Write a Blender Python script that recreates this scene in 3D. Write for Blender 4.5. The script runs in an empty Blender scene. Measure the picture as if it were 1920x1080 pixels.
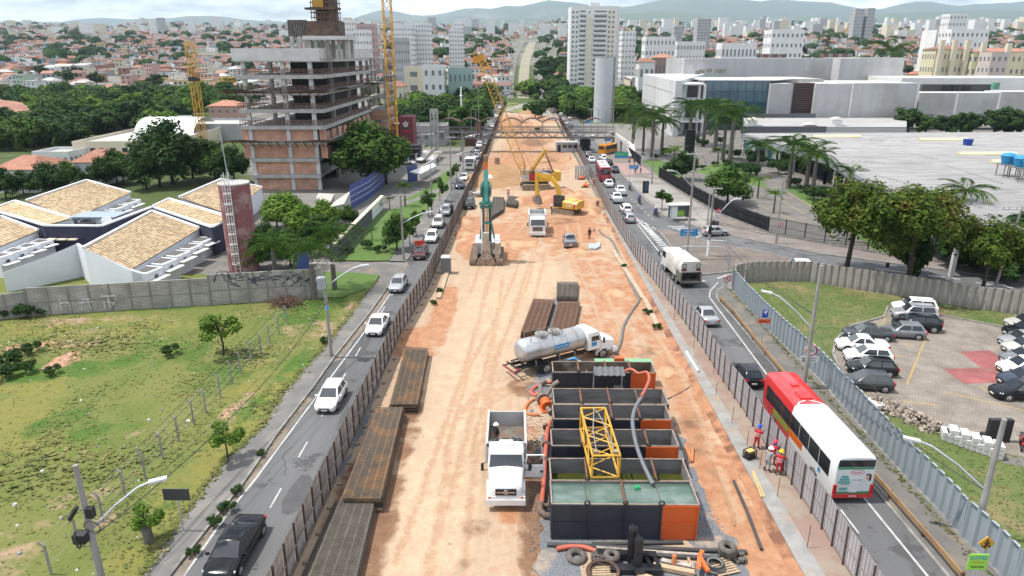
import bpy,bmesh,math,random
import numpy as np
from math import sin,cos,pi,radians,atan,tan,sqrt,atan2
from mathutils import Vector,Matrix,noise
from mathutils.geometry import tessellate_polygon
random.seed(7)
S=bpy.context.scene
COL=S.collection
# camera
HC,FP=26.0,1300.0
TH=atan(435/FP);YAW=atan(14/FP)
cam=bpy.data.cameras.new('camera');co=bpy.data.objects.new('camera',cam);COL.objects.link(co)
cam.sensor_width=36;cam.lens=36*FP/1920;cam.clip_start=.5;cam.clip_end=60000
co.location=(0,0,HC);co.rotation_euler=(pi/2-TH,0,YAW)
S.camera=co
# sky and sun
SUN_EL,SUN_AZ=radians(66),radians(-88)
w=bpy.data.worlds.new('World');S.world=w;w.use_nodes=True
wn,wl=w.node_tree.nodes,w.node_tree.links
wn.clear()
sky=wn.new('ShaderNodeTexSky');sky.sky_type='NISHITA';sky.sun_disc=False
sky.sun_elevation=SUN_EL;sky.sun_rotation=SUN_AZ;sky.dust_density=1.5;sky.air_density=1.0
tc=wn.new('ShaderNodeTexCoord');mp=wn.new('ShaderNodeMapping');mp.inputs['Scale'].default_value=(1,1,4.5)
nz=wn.new('ShaderNodeTexNoise');nz.inputs['Scale'].default_value=3.6;nz.inputs['Detail'].default_value=8;nz.inputs['Roughness'].default_value=.58
rp=wn.new('ShaderNodeValToRGB');rp.color_ramp.elements[0].position=.40;rp.color_ramp.elements[1].position=.60
mx=wn.new('ShaderNodeMix');mx.data_type='RGBA';mx.inputs['B'].default_value=(16.8,17.6,18.7,1)
bg=wn.new('ShaderNodeBackground');bg.inputs['Strength'].default_value=.09
wo=wn.new('ShaderNodeOutputWorld')
wl.new(tc.outputs['Generated'],mp.inputs['Vector']);wl.new(mp.outputs['Vector'],nz.inputs['Vector'])
wl.new(nz.outputs['Fac'],rp.inputs['Fac']);wl.new(rp.outputs['Color'],mx.inputs['Factor'])
wl.new(sky.outputs['Color'],mx.inputs['A']);wl.new(mx.outputs['Result'],bg.inputs['Color']);wl.new(bg.outputs['Background'],wo.inputs['Surface'])
sl=bpy.data.lights.new('sun','SUN');so=bpy.data.objects.new('sun',sl);COL.objects.link(so)
sl.energy=4.6;sl.angle=radians(1.2);sl.color=(1,.955,.88)
sd=Vector((sin(SUN_AZ)*cos(SUN_EL),cos(SUN_AZ)*cos(SUN_EL),sin(SUN_EL)))
so.rotation_euler=sd.to_track_quat('Z','Y').to_euler();so.location=(0,0,300)
S.view_settings.view_transform='Standard';S.view_settings.look='None';S.view_settings.gamma=1
S.view_settings.use_curve_mapping=False;S.view_settings.exposure=0.36
S.cycles.max_bounces=5;S.cycles.diffuse_bounces=2;S.cycles.glossy_bounces=2;S.cycles.transmission_bounces=2
S.cycles.volume_bounces=0;S.cycles.transparent_max_bounces=6;S.cycles.use_denoising=True
S.cycles.caustics_reflective=False;S.cycles.caustics_refractive=False
# layout: surveyed points to world coordinates
HD=Vector((-sin(YAW),cos(YAW),0));RT=Vector((cos(YAW),sin(YAW),0))
FW=HD*cos(TH)+Vector((0,0,-sin(TH)));UP=HD*sin(TH)+Vector((0,0,cos(TH)))
CP=Vector((0,0,HC))
def ray(px,py):return FW+RT*((px-960)/FP)+UP*((540-py)/FP)
def P(px,py,z=0.0):
 d=ray(px,py);t=(z-HC)/d.z
 return CP+d*t
def W(px,py,d):
 r=ray(px,py);return CP+r*(d/r.dot(HD))
def ZT(b,py):
 v=Vector((b[0],b[1],0))-CP;k=(540-py)/FP
 return(k*v.dot(FW)-v.dot(UP))/(UP.z-k*FW.z)
def dist(p):return Vector((p[0],p[1],0)).dot(HD)
TP=[(0,0),(430,0),(500,7),(570,12.5),(700,20),(900,30),(1300,50),(1800,77),(2500,114),(3300,152),(5000,160),(9000,170)]
def terr(x,y):
 d=y
 for(a,za),(b,zb)in zip(TP,TP[1:]):
  if d<=b:
   t=(d-a)/(b-a);z=za+(zb-za)*t;break
 else:z=TP[-1][1]
 if d>430:
  k=min(1,(d-430)/400)
  z+=k*(noise.noise(Vector((x/330,y/420,3)))*.009*d)
  ex=x/d
  if-.55<ex<-.28 and d<900:z-=k*3
 return z
# materials
MATS={}
def mat(name,c,c2=None,sc=1.0,rough=.75,metal=0.,bump=0.,bsc=None,det=4,st=(1,1,1),lo=.35,hi=.65,isl=0.,coat=0.,c3=None,sc3=.2,lo3=.5,hi3=.62,obj=0.,spec=.5,rgh=.6,transl=0.):
 if name in MATS:return MATS[name]
 m=bpy.data.materials.new(name);m.use_nodes=True;MATS[name]=m
 n,l=m.node_tree.nodes,m.node_tree.links
 b=n['Principled BSDF'];b.inputs['Roughness'].default_value=rough;b.inputs['Metallic'].default_value=metal
 b.inputs['Specular IOR Level'].default_value=spec
 if coat:b.inputs['Coat Weight'].default_value=coat;b.inputs['Coat Roughness'].default_value=.06
 def nz_(scale,st=(1,1,1),det=4):
  t=n.new('ShaderNodeTexCoord');q=n.new('ShaderNodeMapping');q.inputs['Scale'].default_value=st
  z=n.new('ShaderNodeTexNoise');z.inputs['Scale'].default_value=scale;z.inputs['Detail'].default_value=det;z.inputs['Roughness'].default_value=rgh
  l.new(t.outputs['Object'],q.inputs['Vector']);l.new(q.outputs['Vector'],z.inputs['Vector']);return z.outputs['Fac']
 def ramp(src,a,b_):
  r=n.new('ShaderNodeMapRange');r.inputs['From Min'].default_value=a;r.inputs['From Max'].default_value=b_
  l.new(src,r.inputs['Value']);return r.outputs['Result']
 def mixc(f,A,B):
  k=n.new('ShaderNodeMix');k.data_type='RGBA';l.new(f,k.inputs['Factor'])
  for s,v in(('A',A),('B',B)):
   if isinstance(v,tuple):k.inputs[s].default_value=(*v,1)
   else:l.new(v,k.inputs[s])
  return k.outputs['Result']
 col=tuple(c)
 if c2:col=mixc(ramp(nz_(sc,st,det),lo,hi),tuple(c),tuple(c2))
 if c3:col=mixc(ramp(nz_(sc3,(1,1,1),5),lo3,hi3),col,tuple(c3))
 if isl or obj:
  h=n.new('ShaderNodeHueSaturation')
  src=n.new('ShaderNodeNewGeometry').outputs['Random Per Island']if isl else n.new('ShaderNodeObjectInfo').outputs['Random']
  r=n.new('ShaderNodeMapRange');k=isl or obj;r.inputs['To Min'].default_value=1-k;r.inputs['To Max'].default_value=1+k
  l.new(src,r.inputs['Value']);l.new(r.outputs['Result'],h.inputs['Value'])
  if isinstance(col,tuple):h.inputs['Color'].default_value=(*col,1)
  else:l.new(col,h.inputs['Color'])
  if isl and obj:
   r2=n.new('ShaderNodeMapRange');r2.inputs['To Min'].default_value=.5-.03*obj;r2.inputs['To Max'].default_value=.5+.03*obj
   l.new(n.new('ShaderNodeObjectInfo').outputs['Random'],r2.inputs['Value']);l.new(r2.outputs['Result'],h.inputs['Hue'])
  col=h.outputs['Color']
 if isinstance(col,tuple):b.inputs['Base Color'].default_value=(*col,1)
 else:l.new(col,b.inputs['Base Color'])
 if bump:
  u=n.new('ShaderNodeBump');u.inputs['Strength'].default_value=min(1,bump*4);u.inputs['Distance'].default_value=bump
  l.new(nz_(bsc or sc*6,st,5),u.inputs['Height']);l.new(u.outputs['Normal'],b.inputs['Normal'])
 if transl:
  o=n['Material Output'];t=n.new('ShaderNodeBsdfTranslucent');a=n.new('ShaderNodeMixShader');a.inputs[0].default_value=transl
  if isinstance(col,tuple):t.inputs['Color'].default_value=(*col,1)
  else:l.new(col,t.inputs['Color'])
  l.new(b.outputs[0],a.inputs[1]);l.new(t.outputs[0],a.inputs[2]);l.new(a.outputs[0],o.inputs['Surface'])
 return m
def wavemix(m,axis,scale,depth,dark=0.):
 """fine corrugation relief across one axis"""
 n,l=m.node_tree.nodes,m.node_tree.links;b=n['Principled BSDF']
 t=n.new('ShaderNodeTexCoord');v=n.new('ShaderNodeTexWave');v.bands_direction=axis;v.inputs['Scale'].default_value=scale
 l.new(t.outputs['Object'],v.inputs['Vector']);u=n.new('ShaderNodeBump');u.inputs['Distance'].default_value=depth;u.inputs['Strength'].default_value=1
 l.new(v.outputs['Fac'],u.inputs['Height']);l.new(u.outputs['Normal'],b.inputs['Normal']);return m
def brickmix(m,c1,c2,cm,sc,bw=.5,bh=.25,rot=None,mortar=.02,off=.5,tex='Object',bump=.01):
 n,l=m.node_tree.nodes,m.node_tree.links;b=n['Principled BSDF']
 t=n.new('ShaderNodeTexCoord');q=n.new('ShaderNodeMapping')
 if rot:q.inputs['Rotation'].default_value=rot
 k=n.new('ShaderNodeTexBrick');k.inputs['Color1'].default_value=(*c1,1);k.inputs['Color2'].default_value=(*c2,1);k.inputs['Mortar'].default_value=(*cm,1)
 k.inputs['Scale'].default_value=sc;k.inputs['Brick Width'].default_value=bw;k.inputs['Row Height'].default_value=bh;k.inputs['Mortar Size'].default_value=mortar;k.offset=off
 z=n.new('ShaderNodeTexNoise');z.inputs['Scale'].default_value=.55;z.inputs['Detail'].default_value=6
 r=n.new('ShaderNodeMapRange');r.inputs['From Min'].default_value=.3;r.inputs['From Max'].default_value=.7;r.inputs['To Min'].default_value=.72;r.inputs['To Max'].default_value=1.18
 h=n.new('ShaderNodeHueSaturation')
 l.new(t.outputs[tex],q.inputs['Vector']);l.new(q.outputs['Vector'],k.inputs['Vector']);l.new(t.outputs['Object'],z.inputs['Vector']);l.new(z.outputs['Fac'],r.inputs['Value'])
 l.new(r.outputs['Result'],h.inputs['Value']);l.new(k.outputs['Color'],h.inputs['Color']);l.new(h.outputs['Color'],b.inputs['Base Color'])
 u=n.new('ShaderNodeBump');u.inputs['Distance'].default_value=bump;u.inputs['Strength'].default_value=.6;u.invert=True
 l.new(k.outputs['Fac'],u.inputs['Height']);l.new(u.outputs['Normal'],b.inputs['Normal']);return m
def paint(name,c,rough=.28,coat=.5,metal=0.):return mat('paint_'+name,c,tuple(x*.88 for x in c),.8,rough=rough,coat=coat,metal=metal,spec=.35)
GLASS=mat('window_glass',(.012,.016,.02),(.03,.036,.042),.5,rough=.06,spec=.9)
TYRE=mat('tyre_rubber',(.015,.015,.015),(.035,.033,.03),3,rough=.9)
DARK=mat('dark_plastic',(.018,.018,.02),rough=.55)
RIM=mat('rim_metal',(.45,.46,.48),(.3,.3,.32),4,rough=.35,metal=.7)
HEADL=mat('headlight_glass',(.75,.78,.8),rough=.1,spec=.9)
TAILL=mat('tail_light_lens',(.5,.012,.02),rough=.2)
PLATE=mat('number_plate',(.7,.7,.68),rough=.5)
CHROME=mat('chrome',(.6,.6,.62),rough=.2,metal=1)
STEEL=mat('weathered_steel',(.28,.27,.26),(.16,.13,.1),1.2,rough=.6,metal=.4)
RUST=mat('rusty_steel',(.17,.075,.035),(.085,.042,.025),2.2,rough=.85,bump=.01)
GALV=mat('galvanised_steel',(.42,.46,.5),(.33,.36,.39),.7,rough=.5,metal=.25)
CONC=mat('concrete',(.42,.41,.39),(.3,.295,.28),.8,rough=.9,bump=.006,bsc=8)
CONCW=mat('pale_concrete',(.56,.56,.545),(.45,.445,.43),.5,rough=.9)
POLEM=mat('pole_concrete',(.31,.295,.27),(.22,.21,.195),1.6,rough=.9,st=(1,1,.3))
WHITE=mat('white_paint',(.78,.78,.77),(.68,.68,.67),.6,rough=.55)
WOOD=mat('raw_timber',(.46,.34,.22),(.3,.215,.14),2,rough=.85,st=(1,6,6))
BARK=mat('bark',(.06,.048,.037),(.032,.027,.022),3,rough=.95,bump=.02)
PALMB=mat('palm_bark',(.15,.135,.115),(.085,.078,.068),2,rough=.95,st=(1,1,5))
# mesh building
class MB:
 def __init__(s):s.v,s.f,s.m=[],[],[]
 def add(s,vs,fs,mi=0):
  o=len(s.v);s.v+=[tuple(v)for v in vs]
  for f in fs:s.f.append(tuple(i+o for i in f));s.m.append(mi)
  return s
 def box(s,c,d,mi=0,M=None):
  x,y,z=c;a,b,e=d[0]/2,d[1]/2,d[2]/2
  vs=[Vector((x+i*a,y+j*b,z+k*e))for k in(-1,1)for j in(-1,1)for i in(-1,1)]
  if M is not None:vs=[M@v for v in vs]
  return s.add(vs,[(0,2,3,1),(4,5,7,6),(0,1,5,4),(2,6,7,3),(0,4,6,2),(1,3,7,5)],mi)
 def bar(s,p,q,a,b=None,mi=0,up=(0,0,1)):
  """square bar from p to q, a wide and b high"""
  p,q=Vector(p),Vector(q);d=q-p;b=b or a
  if d.length<1e-6:return s
  d.normalize();u=Vector(up)
  if abs(d.dot(u))>.98:u=Vector((0,1,0))
  r=d.cross(u).normalized()*(a/2);t=r.cross(d).normalized()*(b/2)
  vs=[o+i*r+j*t for o in(p,q)for i,j in((-1,-1),(1,-1),(1,1),(-1,1))]
  return s.add(vs,[(0,1,2,3),(7,6,5,4),(0,4,5,1),(1,5,6,2),(2,6,7,3),(3,7,4,0)],mi)
 def cyl(s,p,q,r,r2=None,n=10,mi=0,cap=True):
  p,q=Vector(p),Vector(q);d=(q-p).normalized();r2=r if r2 is None else r2
  u=Vector((0,0,1))if abs(d.z)<.9 else Vector((1,0,0))
  a=d.cross(u).normalized();b=d.cross(a)
  vs=[o+(a*cos(2*pi*i/n)+b*sin(2*pi*i/n))*R for o,R in((p,r),(q,r2))for i in range(n)]
  fs=[(i,(i+1)%n,n+(i+1)%n,n+i)for i in range(n)]
  if cap:fs+=[tuple(range(n))[::-1],tuple(range(n,2*n))]
  return s.add(vs,fs,mi)
 def tube(s,pts,r,n=6,mi=0):
  pts=[Vector(p)for p in pts];R=r if isinstance(r,(list,tuple))else[r]*len(pts);vs=[]
  for i,p in enumerate(pts):
   d=(pts[min(i+1,len(pts)-1)]-pts[max(i-1,0)]).normalized()
   u=Vector((0,0,1))if abs(d.z)<.92 else Vector((1,0,0))
   a=d.cross(u).normalized();b=d.cross(a)
   vs+=[p+(a*cos(2*pi*k/n)+b*sin(2*pi*k/n))*R[i]for k in range(n)]
  fs=[(i*n+k,i*n+(k+1)%n,(i+1)*n+(k+1)%n,(i+1)*n+k)for i in range(len(pts)-1)for k in range(n)]
  fs+=[tuple(range(n))[::-1],tuple(range((len(pts)-1)*n,len(pts)*n))]
  return s.add(vs,fs,mi)
 def loft(s,rings,mi=0,cap=True,closed=True):
  n=len(rings[0]);vs=[v for r in rings for v in r]
  fs=[(i*n+k,i*n+(k+1)%n,(i+1)*n+(k+1)%n,(i+1)*n+k)for i in range(len(rings)-1)for k in range(n if closed else n-1)]
  if cap:fs+=[tuple(range(n))[::-1],tuple(range((len(rings)-1)*n,len(rings)*n))]
  return s.add(vs,fs,mi)
 def torus(s,c,R,r,ax=(0,0,1),n=18,k=8,mi=0):
  ax=Vector(ax).normalized();u=Vector((0,0,1))if abs(ax.z)<.9 else Vector((1,0,0));a=ax.cross(u).normalized();b=ax.cross(a);c=Vector(c)
  rings=[]
  for i in range(n):
   t=2*pi*i/n;d=a*cos(t)+b*sin(t)
   rings.append([c+d*(R+r*cos(2*pi*j/k))+ax*(r*sin(2*pi*j/k))for j in range(k)])
  return s.loft(rings+[rings[0]],mi,cap=False)
 def poly(s,pts,mi=0):return s.add(pts,[tuple(range(len(pts)))],mi)
 def flat(s,pts,z=None,mi=0):
  vs=[Vector((p[0],p[1],p[2]if z is None else z))for p in pts]
  tr=tessellate_polygon([vs])
  fs=[]
  for t in tr:
   a,b,c=(vs[i]for i in t)
   fs.append(t if(b-a).cross(c-a).z>0 else t[::-1])
  return s.add(vs,fs,mi)
 def slab(s,pts,z0,z1,mi=0):
  vs=[Vector((p[0],p[1],z1))for p in pts];n=len(vs);area=sum(vs[i].x*vs[(i+1)%n].y-vs[(i+1)%n].x*vs[i].y for i in range(n))
  if area<0:vs.reverse()
  s.flat(vs,z1,mi);lo=[Vector((v.x,v.y,z0))for v in vs]
  return s.add(lo+vs,[(i,(i+1)%n,n+(i+1)%n,n+i)for i in range(n)],mi)
 def build(s,name,mats,parent=None,smooth=None,loc=None):
  me=bpy.data.meshes.new(name);me.from_pydata(s.v,[],s.f)
  for m in(mats if isinstance(mats,(list,tuple))else[mats]):me.materials.append(m)
  if any(s.m):me.polygons.foreach_set('material_index',s.m)
  if smooth is not None:
   me.polygons.foreach_set('use_smooth',[True]*len(me.polygons));me.update()
   me.set_sharp_from_angle(angle=radians(smooth))
  me.update()
  return put(name,me,parent,loc)
def put(name,me,parent=None,loc=None,rz=None):
 o=bpy.data.objects.new(name,me);COL.objects.link(o)
 if parent:o.parent=parent
 if loc is not None:o.location=loc
 if rz is not None:o.rotation_euler[2]=rz
 return o
def tag(o,label,cat,group=None):
 o['label']=label;o['category']=cat
 if group:o['group']=group
 return o
def thing(name,label,cat,loc=(0,0,0),rz=0,group=None):
 o=bpy.data.objects.new(name,None);COL.objects.link(o);o.location=loc;o.rotation_euler=(0,0,rz);o.empty_display_size=.3
 return tag(o,label,cat,group)
def struct(o,kind='structure'):o['kind']=kind;return o
KIDS={}
def kids(o):
 return[c for c in o.children]
def dup(root,loc,rz=0,label=None,group=None,recol=None,scale=None):
 def rec(o,par):
  c=o.copy();COL.objects.link(c);c.parent=par
  if recol and c.type=='MESH':
   for i,sl_ in enumerate(c.material_slots):
    if sl_.material in recol:
     nm=recol[sl_.material];sl_.link='OBJECT';sl_.material=nm
  for k in CH[o.as_pointer()]:rec(k,c)
  return c
 if root.as_pointer()not in CH:index(root)
 r=rec(root,None);r.location=loc;r.rotation_euler=(0,0,rz)
 if scale:r.scale=(scale,)*3 if not isinstance(scale,tuple)else scale
 if label:r['label']=label
 if group:r['group']=group
 return r
CH={}
def index(o):
 ks=list(o.children);CH[o.as_pointer()]=ks
 for k in ks:index(k)
def heading(a,b):return atan2(b[1]-a[1],b[0]-a[0])-pi/2
def text(name,body,size,mat_,parent,loc,rot,ext=.004,align='CENTER',sx=1):
 c=bpy.data.curves.new(name,'FONT');c.body=body;c.size=size;c.extrude=ext;c.align_x=align;c.align_y='CENTER';c.resolution_u=2
 c.materials.append(mat_);q=bpy.data.objects.new('t',c);me=bpy.data.meshes.new_from_object(q);bpy.data.objects.remove(q);bpy.data.curves.remove(c)
 o=bpy.data.objects.new(name,me);COL.objects.link(o);o.location=loc;o.rotation_euler=rot;o.parent=parent;o.scale=(sx,1,1)
 return o
def lerp(a,b,t):return a+(b-a)*t
def along(pts,step):
 """points every step metres along a polyline, with headings"""
 out=[];carry=0
 for a,b in zip(pts,pts[1:]):
  a,b=Vector(a),Vector(b);L=(b-a).length;t=carry
  while t<L:out.append((a.lerp(b,t/L),atan2(b.y-a.y,b.x-a.x)));t+=step
  carry=t-L
 return out
# SETTING: ground, roads, pavements
def PL(pts,z=0.0):return[P(x,y,z)for x,y in pts]
def resample(pts,ys):
 pts=sorted(pts,key=lambda p:p.y);out=[]
 for y in ys:
  if y<=pts[0].y:a,b=pts[0],pts[1]
  elif y>=pts[-1].y:a,b=pts[-2],pts[-1]
  else:
   for a,b in zip(pts,pts[1:]):
    if a.y<=y<=b.y:break
  out.append(a.x+(b.x-a.x)*(y-a.y)/max(1e-6,b.y-a.y))
 return out
def patch(name,A,B,ys,nu,blobs,m,zf,attr=('red','dark','pale','rut'),ruts=()):
 """ground sheet between two boundary lines, with painted soil types"""
 xa,xb=resample(A,ys),resample(B,ys);vs=[];at={k:[]for k in attr}
 segs=[(a,c)for l_ in ruts for a,c in zip(l_,l_[1:])]
 for j,y in enumerate(ys):
  near_=[(a,c)for a,c in segs if min(a.y,c.y)-.5<y<max(a.y,c.y)+.5]
  for i in range(nu+1):
   x=xa[j]+(xb[j]-xa[j])*i/nu
   acc=dict.fromkeys(attr,0.);dz=0
   for a,c in near_:
    t=max(0,min(1,((x-a.x)*(c.x-a.x)+(y-a.y)*(c.y-a.y))/((c.x-a.x)**2+(c.y-a.y)**2)));q=sqrt((x-a.x-t*(c.x-a.x))**2+(y-a.y-t*(c.y-a.y))**2)
    if q<.55:dz=min(dz,-.045*(1-q/.3))if q<.3 else max(dz,.04*(1-abs(q-.42)/.13));acc['rut']=max(acc.get('rut',0),.75*(1-q/.55))
   vs.append((x,y,zf(x,y)+dz))
   for(bx,by,rx,ry,k,s)in blobs:
    q=((x-bx)/rx)**2+((y-by)/ry)**2
    if q<1:acc[k]=max(acc[k],s*(1-q)**.6)
   for k in attr:at[k].append(acc[k])
 fs=[(j*(nu+1)+i,j*(nu+1)+i+1,(j+1)*(nu+1)+i+1,(j+1)*(nu+1)+i)for j in range(len(ys)-1)for i in range(nu)]
 me=bpy.data.meshes.new(name);me.from_pydata(vs,[],fs);me.materials.append(m)
 for k in attr:
  a=me.attributes.new(k,'FLOAT','POINT');a.data.foreach_set('value',at[k])
 me.polygons.foreach_set('use_smooth',[True]*len(fs))
 return struct(put(name,me))
def soilmat(name,base,streak,layers,bump=.03,st=(1,.09,1),sc=.7):
 """soil or turf: streaked base colour, and further soil types where the attributes say, broken up by noise"""
 m=bpy.data.materials.new(name);m.use_nodes=True;n,l=m.node_tree.nodes,m.node_tree.links
 b=n['Principled BSDF'];b.inputs['Roughness'].default_value=.95;b.inputs['Specular IOR Level'].default_value=.2
 t=n.new('ShaderNodeTexCoord')
 def nzz(scale,st=(1,1,1),det=6,rgh=.62):
  q=n.new('ShaderNodeMapping');q.inputs['Scale'].default_value=st;z=n.new('ShaderNodeTexNoise')
  z.inputs['Scale'].default_value=scale;z.inputs['Detail'].default_value=det;z.inputs['Roughness'].default_value=rgh
  l.new(t.outputs['Object'],q.inputs['Vector']);l.new(q.outputs['Vector'],z.inputs['Vector']);return z.outputs['Fac']
 def mr(s,a,c):
  r=n.new('ShaderNodeMapRange');r.inputs['From Min'].default_value=a;r.inputs['From Max'].default_value=c;l.new(s,r.inputs['Value']);return r.outputs['Result']
 def mth(op,a,c):
  k=n.new('ShaderNodeMath');k.operation=op
  for i,v in enumerate((a,c)):
   if isinstance(v,(int,float)):k.inputs[i].default_value=v
   else:l.new(v,k.inputs[i])
  return k.outputs[0]
 def mixc(f,A,B):
  k=n.new('ShaderNodeMix');k.data_type='RGBA';l.new(f,k.inputs['Factor'])
  for s_,v in(('A',A),('B',B)):
   if isinstance(v,tuple):k.inputs[s_].default_value=(*v,1)
   else:l.new(v,k.inputs[s_])
  return k.outputs['Result']
 col=mixc(mr(nzz(sc,st),.36,.64),base,streak)
 for(attr,c1,c2,scl)in layers:
  a=n.new('ShaderNodeAttribute');a.attribute_name=attr
  f=mr(mth('ADD',a.outputs['Fac'],mth('MULTIPLY',mth('SUBTRACT',nzz(scl,(1,1,1),7,.66),.5),1.9)),.32,.62)
  col=mixc(f,col,mixc(mr(nzz(scl*2.3),.38,.62),c1,c2))
 h=n.new('ShaderNodeHueSaturation');l.new(col,h.inputs['Color'])
 r=n.new('ShaderNodeMapRange');r.inputs['From Min'].default_value=.3;r.inputs['From Max'].default_value=.7;r.inputs['To Min'].default_value=.89;r.inputs['To Max'].default_value=1.09
 l.new(nzz(3.2,(1,1,1),8,.7),r.inputs['Value']);l.new(r.outputs['Result'],h.inputs['Value'])
 l.new(h.outputs['Color'],b.inputs['Base Color'])
 u=n.new('ShaderNodeBump');u.inputs['Distance'].default_value=bump;u.inputs['Strength'].default_value=.8
 l.new(mth('ADD',nzz(2.2,(1,.35,1),8,.7),mth('MULTIPLY',nzz(.5,(1,.2,1),4),1.5)),u.inputs['Height']);l.new(u.outputs['Normal'],b.inputs['Normal'])
 return m
def blob(px,py,rx,ry,k,s=1.0):
 p=P(px,py);return(p.x,p.y,rx,ry,k,s)
ASPH=mat('asphalt',(.085,.086,.09),(.118,.118,.12),.35,rough=.85,c3=(.06,.06,.063),sc3=.3,lo3=.56,hi3=.6,bump=.004,bsc=30,st=(1,.12,1),rgh=.7)
ASPHG=mat('worn_asphalt',(.14,.13,.118),(.105,.1,.094),.5,rough=.9,c3=(.19,.155,.12),sc3=.35,lo3=.52,hi3=.66,bump=.004,bsc=20)
PAVE=mat('worn_pavement',(.15,.145,.137),(.115,.11,.105),.6,rough=.92,c3=(.2,.18,.155),sc3=.4,lo3=.52,hi3=.68,bump=.004,bsc=15)
PLAZA=mat('pale_paving',(.27,.25,.225),(.22,.205,.185),.4,rough=.9,c3=(.18,.17,.155),sc3=.15)
PINKP=mat('pink_walkway',(.25,.165,.135),(.21,.15,.125),.7,rough=.92,c3=(.25,.205,.16),sc3=.45,lo3=.47,hi3=.6)
KERB=mat('kerb_concrete',(.26,.25,.235),(.15,.145,.135),1.2,rough=.9)
MARK=mat('road_paint',(.48,.48,.46),(.3,.3,.295),1.5,rough=.7)
MARKY=mat('yellow_road_paint',(.36,.25,.08),(.25,.19,.1),2,rough=.8)
PAVER=brickmix(mat('block_paving',(.2,.18,.16),rough=.9),(.245,.21,.175),(.2,.172,.146),(.12,.105,.09),2.4,.55,.5,mortar=.03)
PAVERR=brickmix(mat('red_block_paving',(.3,.1,.1),rough=.9),(.3,.095,.09),(.26,.085,.082),(.17,.06,.06),2.4,.55,.5,mortar=.03)
LAWN=mat('lawn',(.058,.10,.018),(.105,.12,.034),.45,rough=.95,c3=(.19,.145,.07),sc3=.16,lo3=.5,hi3=.7,bump=.08,bsc=5,det=9,rgh=.72)
LAWNG=mat('green_lawn',(.06,.12,.016),(.075,.125,.025),.4,rough=.95,bump=.04,bsc=6,det=8)
rows=[-60,-20,0,20,40,80,112,120,140,180,205,220,250,280,300,330,370,410,450,500,550,620,700,800,900,1050,1200,1400,1600,1900,2200,2600,3000,3300,4000,5000,7000,9000,13500]
vs,fs,nc,gr=[],[],170,[]
for d in rows:
 hw=max(160,d*1.1+120)
 for i in range(nc+1):
  x=-hw+2*hw*i/nc;z=terr(x,d)if d>330 else 0
  if d>4000:z=158
  vs.append((x,d,z-.03));px=960+FP*x/(d*1.02)if d>50 else 0
  gr.append(1.0 if(205<d<500 and(px<475 or 695<px<925))or(280<d<500 and 1035<px<1205)else.75 if 260<d<700 and 930<px<1070 else.42 if d>500 else.8 if 118<d<206 and px<470 else.1)
fs=[(j*(nc+1)+i,j*(nc+1)+i+1,(j+1)*(nc+1)+i+1,(j+1)*(nc+1)+i)for j in range(len(rows)-1)for i in range(nc)]
YARD=soilmat('city_ground',(.2,.19,.175),(.15,.145,.13),[('green',(.045,.07,.018),(.07,.09,.028),.05)],.02,(1,1,1),.03)
me=bpy.data.meshes.new('ground');me.from_pydata(vs,[],fs);me.materials.append(YARD);a_=me.attributes.new('green','FLOAT','POINT');a_.data.foreach_set('value',gr);me.polygons.foreach_set('use_smooth',[True]*len(fs));struct(put('ground',me))
HILLM=mat('wooded_hillside',(.05,.08,.04),(.085,.1,.06),.0012,rough=1,c3=(.16,.15,.13),sc3=.0006,lo3=.6,hi3=.7,det=8)
def ridge(name,d,prof,depth,seed):
 vs,fs=[],[];n=150;prof=[(px,W(px,py,d).z)for px,py in prof]
 for j in range(9):
  t=j/8;k=sin(pi*min(1,t*1.0)/2)if t<=1 else 1
  for i in range(n+1):
   px=lerp(prof[0][0],prof[-1][0],i/n)
   for(a,za),(b,zb)in zip(prof,prof[1:]):
    if a<=px<=b:break
   s_=(px-a)/(b-a);s_=s_*s_*(3-2*s_);z=lerp(za,zb,s_)
   dd=d-depth*(1-t);x=W(px,60,d).x
   nzv=noise.fractal(Vector((x/900,dd/900,seed)),1,2,5)
   vs.append((x,dd,90+(z-90)*k*(1+.10*nzv*(1-.6*t))+nzv*22*t))
 fs=[(j*(n+1)+i,j*(n+1)+i+1,(j+1)*(n+1)+i+1,(j+1)*(n+1)+i)for j in range(8)for i in range(n)]
 me=bpy.data.meshes.new(name);me.from_pydata(vs,[],fs);me.materials.append(HILLM);me.polygons.foreach_set('use_smooth',[True]*len(fs));struct(put(name,me))
ridge('far_hills',11500,[(-900,45),(-300,44),(0,44),(60,40),(150,40),(195,33),(260,38),(330,35),(400,31),(480,36),(600,45),(660,40),(730,22),(790,28),(840,24),(890,15),(915,19),(960,11),(1020,0),(1060,4),(1130,20),(1180,12),(1250,-3),(1340,-4),(1400,5),(1460,2),(1520,8),(1600,22),(1700,9),(1760,13),(1830,8),(1920,2),(2100,-4),(2900,5)],2600,2)
ridge('hills',8200,[(-900,50),(0,46),(40,43),(100,50),(240,49),(330,46),(420,47),(560,44),(640,50),(700,40),(800,42),(900,44),(960,34),(1010,38),(1090,30),(1220,22),(1290,30),(1400,36),(1480,28),(1560,40),(1650,30),(1740,24),(1800,19),(1860,25),(1940,16),(2100,20),(2900,30)],2200,9)
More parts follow.
